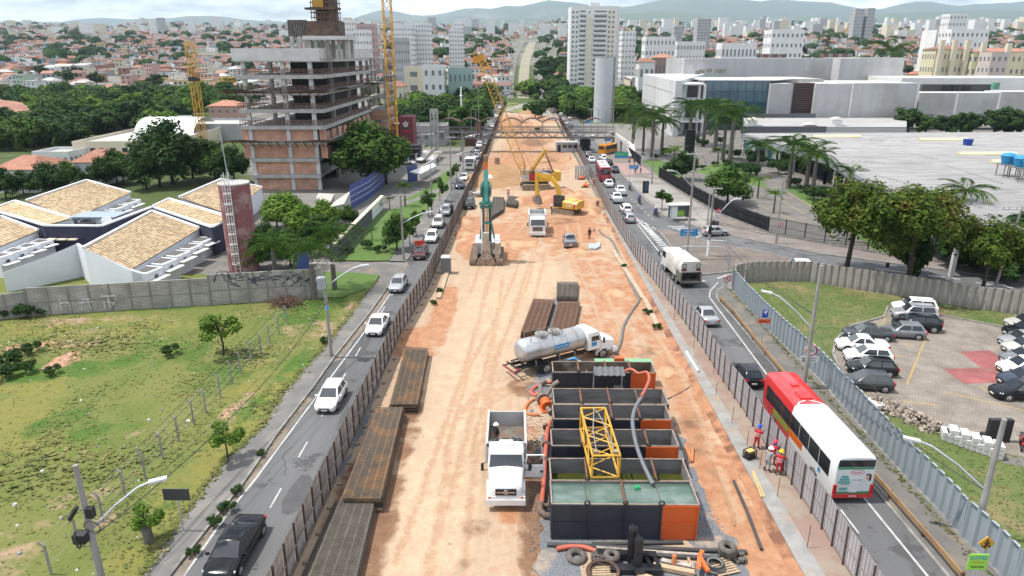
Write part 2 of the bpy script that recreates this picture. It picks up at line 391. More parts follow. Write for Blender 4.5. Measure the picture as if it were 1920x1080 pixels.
# construction corridor
fL=PL([(495,1190),(545,1080),(669,807),(750,627),(802,540),(850,430),(890,342),(915,280),(935,225),(950,185)])
fR=PL([(1655,1190),(1575,1060),(1537,996),(1486,920),(1429,835),(1395,780),(1354,720),(1316,657),(1277,601),(1234,542),(1195,492),(1160,437),(1133,388),(1107,335),(1084,290),(1055,240),(1035,200)])
bank=[Vector((14.9,y,0))for y in(20,60,78,110,150,200,420)]
cw=[Vector((x,y,0))for x,y in((16.0,20),(15.9,45),(15.75,62),(15.5,78),(15.3,110),(15.4,200),(15.6,420))]
SITE=soilmat('site_soil',(.385,.285,.2),(.345,.248,.17),[('pale',(.43,.32,.222),(.395,.282,.19),.5),('red',(.30,.142,.075),(.365,.205,.12),.45),('rut',(.335,.215,.135),(.365,.245,.16),1.2),('dark',(.15,.082,.05),(.21,.12,.072),.4)],.07)
bl=[blob(670,960,2.2,9,'dark',1),blob(700,1010,1.6,10,'dark',.8),blob(760,800,1.5,7,'dark',.7),blob(770,640,2.2,5,'red',.9),blob(820,610,2,8,'red',.55),blob(1000,1010,1.1,7,'dark',.7),blob(960,990,1.6,6,'red',.45),blob(1000,900,1.2,5,'dark',.5),blob(990,730,2,2.2,'dark',.7),blob(940,450,6,13,'red',.9),blob(930,470,5,8,'red',1),blob(905,330,6,14,'dark',.55),blob(985,340,6,9,'dark',.5),blob(1065,430,7,12,'red',.95),blob(1000,420,7,10,'red',.7),blob(1090,400,4,10,'red',.9),blob(960,400,6,14,'red',.5),blob(1120,620,4,9,'red',.55),blob(1180,520,3,10,'red',.55),blob(1160,470,3,8,'red',.4),blob(1290,740,2.2,5,'red',.6),blob(1300,850,2.2,5,'red',.75),blob(1360,940,1.6,6,'red',.7),blob(1400,1010,2,5,'red',.7),blob(1450,1050,1.1,9,'red',.8),blob(960,235,9,55,'red',1),blob(1020,215,8,50,'red',1),blob(960,310,9,40,'red',.8),blob(1000,268,5,14,'dark',.8),blob(1035,262,4,10,'dark',.7),blob(965,255,5,16,'dark',.5),blob(1020,300,5,9,'dark',.6),blob(985,235,6,20,'dark',.7),blob(1010,245,5,20,'dark',.6),blob(900,470,2.4,5,'dark',.5),blob(1060,415,5,5,'dark',.45),blob(1030,300,8,30,'red',.7),blob(990,262,9,40,'red',.8),blob(905,455,4,12,'red',1.1),blob(1060,435,4,8,'red',1.1),blob(1180,555,3.2,14,'red',.7),blob(1110,500,4,12,'red',.6),blob(1270,720,3,14,'red',.75),blob(1345,900,2.6,12,'red',.85),blob(1420,1040,2.2,9,'red',.9),blob(1200,650,2.4,6,'dark',.35),blob(1310,830,1.4,6,'dark',.45),blob(1080,660,2.4,5,'red',.6),blob(980,860,1.6,9,'red',.55),blob(890,1000,1.2,4,'dark',.3),blob(1130,560,3.5,10,'red',.6),blob(1150,640,3,6,'red',.7),blob(830,590,1.6,12,'red',.9),blob(790,660,1.5,6,'red',.9),blob(1040,470,5,9,'red',.5),blob(890,430,3,14,'red',.8),blob(1320,900,2.4,8,'red',.85),blob(1250,700,2,9,'red',.6),blob(1375,1000,2,8,'red',.8),blob(1210,600,2,10,'red',.7),blob(1330,800,1.0,9,'pale',.9),blob(1290,660,2.4,6,'pale',.7),blob(1345,890,.8,6,'pale',1),blob(1420,980,.6,6,'pale',.9),blob(860,740,4.5,24,'pale',.6),blob(800,950,4,10,'pale',.7),blob(920,580,5,22,'pale',.55),blob(1000,520,4,16,'pale',.6),blob(980,275,8,30,'red',.6),blob(1060,300,4,12,'pale',.7),blob(1030,255,8,20,'red',.5),blob(1000,215,9,60,'red',.4),blob(880,880,1.8,3,'dark',.25),blob(905,940,1.4,2.4,'dark',.3),blob(1110,700,3,4,'red',.5),blob(1240,620,1.6,6,'red',.5),blob(1210,560,1.2,8,'red',.6)]
ys=[14]
while ys[-1]<345:ys.append(ys[-1]+max(.28,ys[-1]*.0085))
def zsite(x,y):
 e=min(1,max(0,(x-13.6)/1.2))*.22 if y<120 else 0
 return.05+.05*(noise.fractal(Vector((x*.35,y*.14,1)),1,2,4)+.6)*(1 if y<150 else 2)-0*e
ruts=[]
for l_ in([(800,1100),(830,930),(850,800),(880,690),(930,600),(965,520),(985,450),(1000,380)],[(905,830),(915,740),(935,670),(960,600),(985,520),(1000,470)],[(845,810),(862,775),(885,745),(920,722),(960,708)],[(835,860),(850,800),(880,760),(925,735),(985,720)],[(740,1060),(790,930),(835,800),(870,700),(900,600),(915,520)],[(1130,650),(1120,590),(1095,530),(1070,480),(1062,420)],[(1330,980),(1290,870),(1265,780),(1235,700),(1200,640),(1160,590)],[(930,300),(945,270),(955,250)],[(1010,330),(1005,290),(1000,255)],[(880,560),(900,500),(935,450),(975,410)]):
 c_=PL(l_);ruts+=[c_,[p+Vector((1.85,.2,0))for p in c_]]
patch('site_ground',fL,bank,ys,150,bl,SITE,zsite,ruts=ruts)
BANKM=mat('cut_soil',(.36,.18,.095),(.26,.125,.07),1.1,rough=1,bump=.06,bsc=4,c3=(.15,.07,.04),sc3=.5)
b=MB();yy=[20+1.1*i for i in range(90)]
rings=[]
for y in yy:
 o=noise.noise(Vector((0,y*.5,5)))*.22
 rings.append([Vector((14.15+o,y,.0)),Vector((14.5+o*.7,y,.16+o*.2)),Vector((14.86+o*.4,y,.30)),Vector((15.02,y,.38))])
b.loft(rings,cap=False,closed=False);struct(b.build('soil_bank',BANKM,smooth=60))
def ribbon(name,A,B,z,m,z0=None,y0=16,y1=420,n=80,kind='structure'):
 ys_=[y0*(y1/y0)**(i/n)for i in range(n+1)];xa,xb=resample(A,ys_),resample(B,ys_);k=MB()
 z0=z-.3 if z0 is None else z0
 k.loft([[(xa[i],y,z0),(xa[i],y,z),(xb[i],y,z),(xb[i],y,z0)]for i,y in enumerate(ys_)],cap=True,closed=False)
 return struct(k.build(name,m),kind)
ribbon('concrete_strip',bank,cw,.40,mat('stained_concrete',(.27,.265,.255),(.2,.195,.185),1.1,rough=.95,c3=(.3,.22,.16),sc3=.6,lo3=.52,hi3=.68,bump=.012,bsc=9),0,20,120)
ribbon('pink_walkway',cw,[p+Vector((.35,0,0))for p in fR],.36,PINKP,0)
# left road
cL=PL([(230,1200),(322,1080),(462,902),(525,810),(587,730),(630,669),(695,587),(726,542),(756,499),(795,445),(835,377),(865,322),(880,290),(900,258),(921,215),(935,180),(944,150),(955,125)])
k=MB();yy=[16*(430/16)**(i/70)for i in range(71)];xa=resample(cL,yy);xb=resample(fL,yy)
k.loft([[(xa[i],y,.0),(xb[i]+.6,y,.0)]for i,y in enumerate(yy)],cap=False,closed=False);struct(k.build('left_road',ASPH))
gut=[p+Vector((.55,0,0))for p in cL]
k=MB();xg=resample(gut,yy)
k.loft([[(xa[i]+.02,y,.005),(xg[i],y,.005)]for i,y in enumerate(yy)if y<100],cap=False,closed=False);struct(k.build('road_gutter',mat('sandy_gutter',(.21,.165,.13),(.14,.12,.1),.9,rough=.95)))
def stripe(name,pts,wd,z=.008,m=None,dash=None):
 k=MB();pts=[Vector((p[0],p[1],z))for p in pts]
 if dash:
  segs=[]
  for q,h in along(pts,dash[0]+dash[1]):
   segs.append((q,q+Vector((cos(h),sin(h),0))*dash[0]))
  for a,c in segs:
   d=(c-a).normalized();nrm=Vector((-d.y,d.x,0))*wd/2;k.poly([a-nrm,c-nrm,c+nrm,a+nrm])
 else:
  L,R=[],[]
  for i,p in enumerate(pts):
   d=(pts[min(i+1,len(pts)-1)]-pts[max(0,i-1)]).normalized();nrm=Vector((-d.y,d.x,0))*wd/2;L.append(p-nrm);R.append(p+nrm)
  k.loft([[a,c]for a,c in zip(L,R)],cap=False,closed=False)
 o=k.build(name,m or MARK)
 me=o.data
 if me.polygons and me.polygons[0].normal.z<0:me.flip_normals()
 return struct(o)
stripe('road_edge_line',PL([(300,1130),(345,1080),(425,965),(480,897),(544,810),(685,620),(731,552),(757,512)]),.13)
stripe('road_lane_dashes',PL([(440,1075),(492,978),(572,836),(647,702),(700,610),(755,520)]),.11,dash=(2.0,3.6))
iL=PL([(180,1200),(272,1080),(350,965),(425,865),(490,807),(532,740),(575,690),(605,657),(640,615),(697,540),(714,517),(730,490),(752,460),(805,390),(838,345),(852,318),(866,290),(885,258)])
def gap(y):return 80.2<y<87
k=MB();yy=[16*(300/16)**(i/120)for i in range(121)];xa=resample(iL,yy);xb=resample(cL,yy);kb=MB()
run=[];runs=[]
for i,y in enumerate(yy):
 if gap(y):
  if run:runs.append(run);run=[]
 else:run.append(i)
runs.append(run)
for r in runs:
 k.loft([[(xa[i],yy[i],0),(xa[i],yy[i],.13),(xb[i]-.16,yy[i],.13)]for i in r],cap=False,closed=False)
 kb.loft([[(xb[i]-.16,yy[i],.0),(xb[i]-.16,yy[i],.145),(xb[i],yy[i],.145),(xb[i],yy[i],0)]for i in r],cap=True,closed=False)
struct(k.build('left_pavement',PAVE));struct(kb.build('kerb',KERB))
k=MB();k.flat(PL([(575,489),(640,491),(714,493),(757,500),(726,545),(700,542),(712,519),(655,512),(575,509)]),.012);struct(k.build('driveway',ASPHG))
# right road with slip roads, islands and plaza
cR=[(1800,1115),(1775,1080),(1637,915),(1440,675),(1386,610),(1344,562),(1344,547),(1365,528),(1400,517),(1480,505),(1560,512),(1690,536),(1815,556),(1990,585),(1990,537),(1920,527),(1690,497),(1540,477),(1440,457),(1370,442),(1320,430),(1290,422),(1245,405),(1212,377),(1172,334),(1147,309),(1119,267),(1097,255),(1085,225),(1060,175),(1020,160)]
pts=PL(cR)+[Vector((9.0,430,0))]+[p+Vector((-.1,0,0))for p in sorted(fR,key=lambda p:-p.y)if p.y<420]
k=MB();k.flat(pts,.004);struct(k.build('right_road',ASPH))
stripe('road_edge_line',PL([(1760,1112),(1739,1080),(1627,942),(1440,705),(1330,557),(1332,545),(1346,530)]),.14,.012)
stripe('road_lane_dashes',PL([(1610,1000),(1412,740),(1290,575),(1235,500)]),.12,.012,dash=(2.2,2.6))
stripe('road_edge_line',PL([(1258,500),(1222,455),(1180,400)]),.16,.012)
stripe('road_lane_dashes',PL([(1225,412),(1175,365),(1150,330),(1120,285)]),.12,.012,dash=(1.2,1.6))
stripe('road_edge_line',PL([(1185,404),(1230,430),(1300,452),(1345,460)]),.2,.012,dash=(2,.8))
k=MB()
for i in range(17):
 t=i/16;a=Vector((lerp(1190,1262,t),lerp(408,490,t)));c=Vector((lerp(1212,1278,t),lerp(422,486,t)))
 p,q=P(*a,),P(*c);d=(q-p);nn=Vector((-d.y,d.x,0)).normalized()*.22
 k.poly([Vector((v.x,v.y,.012))for v in(p-nn,q-nn,q+nn,p+nn)])
for(x,y)in((1268,425),(1276,428),(1285,431),(1294,434),(1303,437)):
 p=P(x,y);k.box((p.x,p.y,.012),(2.6,.45,.002))
for a,c in(((1300,447),(1318,440)),((1330,450),(1362,452)),((1300,524),(1312,519)),((1306,531),(1322,526)),((1345,522),(1368,514)),((1740,516),(1800,524)),((1830,530),(1900,540)),((1640,504),(1700,511))):
 p,q=P(*a),P(*c);d=(q-p);nn=Vector((-d.y,d.x,0)).normalized()*.15
 k.poly([Vector((v.x,v.y,.012))for v in(p-nn,q-nn,q+nn,p+nn)])
struct(k.build('road_markings',MARK))
def raised(name,pxs,h,m,kerb=True):
 pts=PL(pxs);k=MB();k.slab(pts,0,h);o=struct(k.build(name,m))
 if kerb:
  q=MB();loop=pts+[pts[0]]
  for a,c in zip(loop,loop[1:]):
   a=Vector((a.x,a.y,h/2+.006));c=Vector((c.x,c.y,h/2+.006));q.bar(a,c,.18,h+.012)
  struct(q.build('kerb',KERB))
 return o
raised('traffic_island',[(1233,432),(1246,446),(1262,470),(1278,488),(1295,508),(1310,517),(1350,513),(1440,502),(1500,499),(1480,486),(1440,475),(1335,456),(1285,442),(1250,432)],.13,mat('island_paving',(.14,.115,.098),(.11,.095,.083),.8,rough=.95,c3=(.17,.14,.115),sc3=.3))
raised('right_pavement',[(1800,1115),(1775,1080),(1637,915),(1440,675),(1386,610),(1344,562),(1344,547),(1358,536),(1374,545),(1394,570),(1440,621),(1535,712),(1622,812),(1687,885),(1752,952),(1802,1010),(1850,1055),(1905,1115)],.13,ASPHG)
raised('plaza_pavement',[(2000,540),(1920,527),(1690,497),(1540,477),(1440,457),(1370,442),(1320,430),(1290,422),(1245,405),(1212,377),(1172,334),(1147,309),(1119,267),(1108,258),(1170,285),(1201,314),(1235,332),(1287,366),(1350,402),(1440,437),(1560,460),(1655,477),(1760,492),(1920,512),(2000,522)],.13,mat('red_block_pavement',(.17,.14,.125),(.14,.12,.108),.5,rough=.95,c3=(.2,.175,.155),sc3=.2))
k=MB();k.flat(PL([(1172,333),(1235,337),(1300,378),(1342,402),(1318,428),(1288,419),(1247,402),(1214,374)]),.138);struct(k.build('pale_paving',PLAZA))
k=MB();k.flat(PL([(1152,308),(1195,305),(1222,325),(1172,330)]),.136);struct(k.build('tactile_paving',mat('pink_paving',(.3,.19,.17),(.25,.17,.155),1,rough=.9)))
# fenced lot with the car park, mall forecourt, court yard
lot=[(1905,1115),(1850,1055),(1622,812),(1440,621),(1374,545),(1378,535),(1400,530),(1450,527),(1515,527),(1600,542),(1690,555),(1815,577),(1920,591),(2300,640),(2300,1115)]
k=MB();k.flat(PL(lot),.008);struct(k.build('lawn',LAWN))
pk=[(1665,575),(1657,595),(1595,612),(1565,640),(1562,665),(1576,700),(1597,730),(1625,747),(1700,772),(1765,800),(1880,850),(2300,930),(2300,650),(1920,622),(1885,612),(1752,589)]
k=MB();k.flat(PL(pk),.02);struct(k.build('parking_lot',PAVER))
q=MB();lp=PL(pk[-1:]+pk[:7])
for a,c in zip(lp,lp[1:]):q.bar(a+Vector((0,0,.07)),c+Vector((0,0,.07)),.2,.16)
a,c=P(1752,589),P(1960,630);q.bar(a+Vector((0,0,.07)),c+Vector((0,0,.07)),.2,.16);struct(q.build('kerb',KERB))
k=MB();k.flat(PL([(1799,660),(1855,657),(1884,675),(1884,700),(1838,689)]),.026);k.flat(PL([(1768,692),(1838,690),(1876,700),(1876,718),(1807,720)]),.026);struct(k.build('red_paving',PAVERR))
for a,c in(((1735,636),(1700,722)),((1665,578),(1655,610)),((1600,730),(1650,745)),((1665,750),(1760,760)),((1770,735),(1920,770)),((1660,665),(1700,670)),((1655,685),(1690,692)),((1640,705),(1680,712)),((1690,645),(1715,650)),((1838,724),(1850,736)),((1850,736),(1875,738))):
 stripe('bay_marking',[P(*a),P(*c)],.16,.027,MARKY)
k=MB();k.flat(PL([(1880,852),(2000,875),(2000,892),(1880,868)]),.016);struct(k.build('asphalt_path',ASPHG))
k=MB();k.flat(PL([(1201,312),(1287,364),(1440,436),(1655,475),(1920,510),(2400,560),(2400,470),(1900,440),(1640,350),(1560,300),(1440,262),(1280,250),(1215,262)]),.006);struct(k.build('mall_forecourt',ASPHG))
k=MB()
for g in([(1302,322),(1340,306),(1372,303),(1410,322),(1440,350),(1425,352),(1385,338),(1340,330)],[(1470,352),(1500,350),(1600,410),(1640,440),(1660,474),(1640,470),(1590,430),(1520,385)],[(1660,440),(1700,450),(1700,480),(1655,470)],[(1205,300),(1240,300),(1290,340),(1275,350),(1235,330)]):
 k.flat(PL(g),.012)
struct(k.build('forecourt_lawn',LAWNG))
for a,c in(((1460,372),(1510,402)),((1475,360),(1560,408)),((1440,392),(1490,412)),((1400,375),(1440,392))):stripe('bay_marking',[P(*a),P(*c)],.2,.014,MARKY)
k=MB();k.flat([Vector(p)for p in((-130,69.5,0),(-24,74.2,0),(-24,112,0),(-130,112,0))],.006);struct(k.build('court_yard',ASPHG))
# vacant lot on the left, upper lawn
LOT=soilmat('rough_grass',(.098,.128,.03),(.14,.145,.044),[('lush',(.05,.105,.016),(.07,.12,.022),.35),('yellow',(.17,.16,.042),(.15,.148,.04),.5),('bare',(.30,.205,.135),(.25,.18,.12),.45),('pink',(.42,.23,.16),(.36,.2,.14),.9)],.09,(1,.6,1),.22)
rl=[p+Vector((-.02,0,0))for p in iL if p.y<81]+[P(585,509)+Vector((0,6,0))]
bl=[blob(120,677,1.3,2.6,'pink',.95),blob(60,650,5,1.2,'pink',.6),blob(20,655,3,1.5,'pink',.6),blob(120,645,5,1.5,'bare',.9),blob(185,635,8,3,'bare',.55),blob(120,605,4,2,'bare',.9),blob(230,600,5,2,'bare',.7),blob(290,600,5,3,'bare',.5),blob(650,590,1.0,7,'bare',.8),blob(600,625,2,5,'bare',.7),blob(560,620,3,3,'bare',.5),blob(440,775,1.2,4,'bare',.9),blob(430,770,.7,2,'pink',.5),blob(210,920,1.6,3.4,'bare',.6),blob(190,990,1.2,2.4,'bare',.6),blob(50,990,2,1.6,'bare',.5),blob(110,935,2,2,'bare',.45),blob(20,1060,2.5,2,'bare',.8),blob(200,870,4,5,'bare',.35),blob(520,650,3,6,'bare',.5),blob(60,740,4,4,'yellow',.7),blob(30,770,4,5,'yellow',.8),blob(60,620,8,3,'yellow',.6),blob(220,610,12,4,'yellow',.5),blob(400,880,2.5,10,'yellow',.75),blob(300,1020,3,8,'yellow',.6),blob(470,720,2,9,'yellow',.6),blob(30,840,4,3,'yellow',.6),blob(260,565,12,4,'lush',.9),blob(640,540,3,7,'lush',.9),blob(580,585,3.5,6,'lush',.9),blob(300,660,6,5,'lush',.6),blob(100,700,5,3,'lush',.9),blob(420,690,4,6,'lush',.6),blob(550,700,1.6,8,'lush',.8),blob(450,800,2,8,'lush',.8),blob(360,930,2,5,'lush',.6),blob(130,800,6,5,'lush',.5),blob(520,735,1.2,6,'yellow',.7)]
bl=[(a,b_,c,d,k_,s_*(.68 if k_=='bare' else 1))for a,b_,c,d,k_,s_ in bl]
ys=[16+.6*i for i in range(112)]
def zlot(x,y):return.01+.10*(noise.fractal(Vector((x*.16,y*.16,7)),1,2,4)+.7)
patch('vacant_lot',[Vector((-95,10,0)),Vector((-95,90,0))],rl,ys,90,bl,LOT,zlot,('lush','yellow','bare','pink'))
k=MB();k.flat(PL([(590,512),(655,512),(712,518),(697,540),(640,560),(600,560)]),.16);k.flat(PL([(628,489),(640,470),(668,440),(712,396),(740,384),(790,360),(836,322),(850,318),(838,345),(805,390),(752,460),(729,490),(690,491)]),.14);struct(k.build('lawn',LAWNG))
k=MB();k.flat(PL([(720,398),(762,386),(842,354),(836,348),(776,374),(716,388)]),.15);struct(k.build('lawn_path',PAVE))
GRAV=mat('crushed_stone',(.17,.178,.19),(.09,.095,.105),9,rough=.95,bump=.05,bsc=9,det=8,c3=(.33,.25,.18),sc3=.45,lo3=.55,hi3=.7)
def irregular(pxs,z,amp,step=.5,seed=0):
 pts=PL(pxs);out=[]
 for q,h in along(pts+[pts[0]],step):
  o=noise.noise(Vector((q.x*1.3,q.y*1.3,seed)))*amp;out.append(Vector((q.x-sin(h)*o,q.y+cos(h)*o,z)))
 return out
k=MB();k.flat(irregular([(1005,850),(1030,800),(1260,790),(1290,850),(1322,930),(1340,985),(1375,1010),(1430,1130),(1000,1130),(1012,1000),(1025,930)],.1,.5,.25),.105)
k.flat(irregular([(655,800),(700,715),(712,720),(690,790),(640,900),(600,930)],.1,.3,.5,3),.10)
k.flat(irregular([(1038,560),(1052,560),(1030,640),(1018,635)],.09,.3,.5,3),.10);k.flat(irregular([(1010,690),(1040,690),(1030,790),(1000,780),(990,740)],.09,.6,.5,4),.10)
struct(k.build('gravel',GRAV),'stuff')
k=MB();k.flat([Vector((-8.6,344,.06)),Vector((15.4,344,.06)),Vector((14,432,.06)),Vector((-6,432,.06))]);k.flat(PL([(952,204),(975,200),(992,204),(994,211),(955,212)]),.3);k.flat(PL([(950,192),(962,188),(972,196),(952,198)]),.3);struct(k.build('median_grass',mat('median_grass',(.12,.14,.035),(.17,.16,.06),.2,rough=.95)))
k=MB();k.flat(PL([(948,206),(972,198),(990,193),(1010,192),(1012,196),(985,199),(975,203),(950,211)]),.34);k.flat(PL([(1010,199),(1022,199),(1044,226),(1016,226)]),.34);struct(k.build('median_path',PLAZA))
for nm,a,c,m in(('far_road',(950,962),(966,972),ASPHG),('far_road',(1003,1022),(1000,1008),ASPHG),('far_busway',(970,992),(978,990),mat('busway_paving',(.25,.22,.15),(.19,.175,.14),.05,rough=.95))):
 k=MB();rr=[]
 for i in range(25):
  t=i/24;d=430*(1500/430)**t;o=22*t*t;rr.append([Vector((W(lerp(px0,px1,t)+o,100,d).x,d,terr(W(985,100,d).x,d)+.5))for px0,px1 in zip(a,c)])
 k.loft(rr,cap=False,closed=False);struct(k.build(nm,m))
k=MB();rg=random.Random(3)
for i in range(46):
 y=rg.uniform(24,150);x=rg.uniform(-16.5,-12.5)if i%2 else rg.uniform(18,22.5);w_,h_=rg.uniform(.3,1.2),rg.uniform(.5,3.5);k.flat([Vector((x+w_*cos(t)*(1+.25*rg.random()),y+h_*sin(t)*(1+.25*rg.random()),.0052+.00004*i))for t in[2*pi*j/9 for j in range(9)]])
struct(k.build('road_patches',mat('patched_asphalt',(.062,.062,.065),(.08,.08,.082),1.2,rough=.9)));k=MB()
for i in range(34):
 y=rg.uniform(22,120);x=rg.uniform(-17,-12.5)if i%2 else rg.uniform(18,23);p=[Vector((x,y,.0075))]
 for j in range(7):p.append(p[-1]+Vector((rg.uniform(-.35,.35),rg.uniform(.2,.9),0)))
 for a,c in zip(p,p[1:]):k.bar(a,c,.035,.004)
struct(k.build('road_cracks',mat('crack_dark',(.03,.03,.03),rough=1)))
# VEHICLES
PW=paint('white',(.78,.78,.77));PS=paint('silver',(.42,.43,.44),.3,.5,.5);PG=paint('graphite',(.055,.06,.068),.3,.4,.2);PK=mat('paint_black',(.006,.007,.009),(.01,.011,.013),.8,rough=.16,coat=.2,spec=.25);PB=paint('dark_blue',(.03,.042,.065),.3,.4,.1)
PM=paint('maroon',(.10,.03,.035));PGR=paint('grey',(.2,.21,.225),.3,.5,.3);PR=paint('red',(.5,.025,.03));PSA=paint('champagne',(.5,.49,.45),.3,.5,.2)
PORG=paint('orange',(.62,.12,.012),.5,.1);PYEL=paint('yellow',(.62,.34,.02),.4,.3)
def wheel(root,x,y,r=.32,wd=.22,name='wheel'):
 b=MB();s=1 if x>0 else-1
 b.cyl((-wd/2,0,0),(wd/2,0,0),r,n=18);o=b.build(name,TYRE,root,40,(x,y,r))
 q=MB();q.cyl((s*wd*.5,0,0),(s*(wd*.5+.012),0,0),r*.66,r*.6,n=14)
 for i in range(5):
  a=2*pi*i/5;q.bar((s*(wd*.5+.014),0,0),(s*(wd*.5+.014),cos(a)*r*.6,sin(a)*r*.6),.05,.02)
 q.build('rim',RIM,o,40);return o
def make_car(kind,paintm):
 K=dict(hatch=(4.0,1.75,1.5),sedan=(4.5,1.78,1.47),suv=(4.3,1.8,1.66),wagon=(4.2,1.7,1.5),pickup=(4.9,1.82,1.72),fastback=(4.85,1.86,1.46))[kind]
 L,Wd,H=K;hl=L/2;hw=Wd/2;belt=H*.615
 r=thing('parked_car','car','car')
 bw={'suv':.08,'pickup':.1}.get(kind,0)
 zl=.2+bw
 hood=hl-(1.12 if kind!='pickup' else 1.25);rearb={'hatch':-hl+.12,'suv':-hl+.1,'wagon':-hl+.1,'sedan':-hl+.95,'fastback':-hl+.75,'pickup':-.55}[kind]
 deck=belt+(.03 if kind in('sedan','fastback')else.02)
 st=[(hl,zl+.14,belt-.40,hw*.6),(hl-.06,zl+.04,belt-.29,hw*.8),(hl-.2,zl,belt-.21,hw*.91),(hl-.42,zl,belt-.145,hw*.96),(hl-.8,zl,belt-.06,hw*.99),(hood,zl,belt,hw),(0,zl,belt+.01,hw),(rearb*.6,zl,belt+.02,hw),(rearb,zl,deck,hw*.985),(-hl+.3,zl+.02,deck,hw*.96),(-hl+.06,zl+.08,deck-.05,hw*.86),(-hl,zl+.16,deck-.22,hw*.72)]
 if kind=='pickup':st=[s if s[0]>-.5 else(s[0],s[1],belt+.1 if s[0]>-hl+.2 else belt+.04,max(s[3],hw*.95))for s in st]
 rings=[]
 for(y,zb,zt,w_)in st:
  h=zt-zb
  half=[(0,zb),(w_*.86,zb),(w_*.985,zb+h*.18),(w_,zb+h*.5),(w_*.985,zb+h*.8),(w_*.9,zt),(w_*.55,zt+.025),(0,zt+.035)]
  rings.append([Vector((x,y,z))for x,z in half]+[Vector((-x,y,z))for x,z in half[-2:0:-1]])
 b=MB();b.loft(rings[::-1]);b.build('body',paintm,r,62)
 yf0,yr0=hood+.08,rearb
 rake={'hatch':(.72,.38),'suv':(.62,.32),'wagon':(.68,.34),'sedan':(.75,.72),'fastback':(.85,.95),'pickup':(.65,.22)}[kind]
 yf1,yr1=yf0-rake[0],yr0+rake[1]
 w0,w1=hw*.91,hw*.70;z0,z1=belt-.02,H-.05
 def ring(yf,yr,w_,z,c=.1):
  return[Vector(p)for p in((w_-c,yf,z),(w_,yf-c,z),(w_,yr+c,z),(w_-c,yr,z),(-w_+c,yr,z),(-w_,yr+c,z),(-w_,yf-c,z),(-w_+c,yf,z))][::-1]
 b=MB();b.loft([ring(yf0,yr0,w0,z0),ring(yf1,yr1,w1,z1),ring(yf1-.1,yr1+.08,w1-.07,H-.015,.14),ring(yf1-.3,yr1+.25,w1-.25,H,.14)]);b.build('roof',paintm,r,58)
 def pan(name,q,m=GLASS,off=.008):
  q=[Vector(v)for v in q];nn=(q[1]-q[0]).cross(q[-1]-q[0]).normalized()*off
  k=MB();k.add([v+nn for v in q]+[v-nn*.3 for v in q],[tuple(range(len(q)))]+[(i,i+len(q),(i+1)%len(q)+len(q),(i+1)%len(q))for i in range(len(q))]);return k.build(name,m,r)
 def fr(t,s,w_in=.12):return(s*(lerp(w0,w1,t)-w_in),lerp(yf0,yf1,t),lerp(z0,z1,t))
 pan('windshield',[fr(.06,1),fr(.95,1,.08),fr(.95,-1,.08),fr(.06,-1)][::-1])
 def rr(t,s,w_in=.13):return(s*(lerp(w0,w1,t)-w_in),lerp(yr0,yr1,t),lerp(z0,z1,t))
 lo={'sedan':.1,'fastback':.12,'pickup':.25}.get(kind,.22)
 pan('rear_window',[rr(lo,1),rr(.93,1),rr(.93,-1),rr(lo,-1)])
 mid=lerp(yf1,yr1,.44)
 for s in(1,-1):
  def sd_(y,t):return(s*lerp(w0,w1,t),y,lerp(z0,z1,t))
  A=[sd_(yf0-.24,.1),sd_(mid+.04,.1),sd_(mid+.04,.9),sd_(yf1-.05,.9)]
  Bq=[sd_(mid-.04,.1),sd_(lerp(yr0,yr1,.1)+.25,.12),sd_(yr1+.16,.9),sd_(mid-.04,.9)]
  for q in([A,Bq]if kind!='pickup' or True else[A]):pan('side_window',q if s<0 else q[::-1])
  k=MB();k.box((0,0,0),(.2,.1,.13));k.build('wing_mirror',paintm,r,loc=(s*(hw+.08),yf0-.3,belt+.04))
  k=MB();k.loft([[Vector((s*hw*.5,hl-.02,belt-.37)),Vector((s*hw*.86,hl-.14,belt-.36)),Vector((s*hw*.95,hl-.36,belt-.2)),Vector((s*hw*.58,hl-.1,belt-.27))],[Vector((s*hw*.5,hl-.09,belt-.32)),Vector((s*hw*.8,hl-.3,belt-.32)),Vector((s*hw*.8,hl-.4,belt-.18)),Vector((s*hw*.55,hl-.2,belt-.22))]]);k.build('headlight',HEADL,r)
  k=MB();tz=deck-.2 if kind not in('hatch','suv','wagon')else deck-.16
  th=.18 if kind not in('hatch','suv','wagon')else.3
  k.box((s*hw*.74,-hl+.1,tz),(.34,.16,th));k.build('tail_light',TAILL,r)
  for y in(hl-.82,-hl+.78):
   wheel(r,s*(hw-.1),y,.32+bw*.5)
   k=MB();R_=.39+bw*.5;ar=[Vector((s*(hw+.004),y+R_*cos(a),.32+bw*.5+R_*sin(a)))for a in[pi*i/10 for i in range(11)]]+[Vector((s*(hw+.004),y-R_,zl)),Vector((s*(hw+.004),y+R_,zl))]
   k.poly(ar if s>0 else ar[::-1]);k.build('wheel_arch',DARK,r)
 k=MB();k.box((0,hl-.02,belt-.42),(hw*.95,.07,.11));k.box((0,hl-.01,zl+.14),(hw*1.1,.06,.12));k.build('grille',DARK,r)
 k=MB();k.box((0,hl+.012,belt-.53),(.42,.03,.12));k.build('number_plate',PLATE,r)
 k=MB();k.box((0,-hl-.012,deck-.36),(.42,.03,.13));k.build('number_plate',PLATE,r)
 if kind in('suv','wagon'):
  for s in(1,-1):
   k=MB();k.bar((s*(w1-.06),yf1-.2,H+.04),(s*(w1-.06),yr1+.2,H+.04),.04);k.build('roof_rail',DARK,r)
 if kind=='pickup':
  k=MB();k.box((0,(rearb-hl)/2-.02,belt+.08),(Wd*.8,hl+rearb-.3,.04));k.build('cargo_bed_cover',DARK,r)
 return r
PROTO={k:make_car(k,PW)for k in('hatch','sedan','suv','wagon','pickup','fastback')}
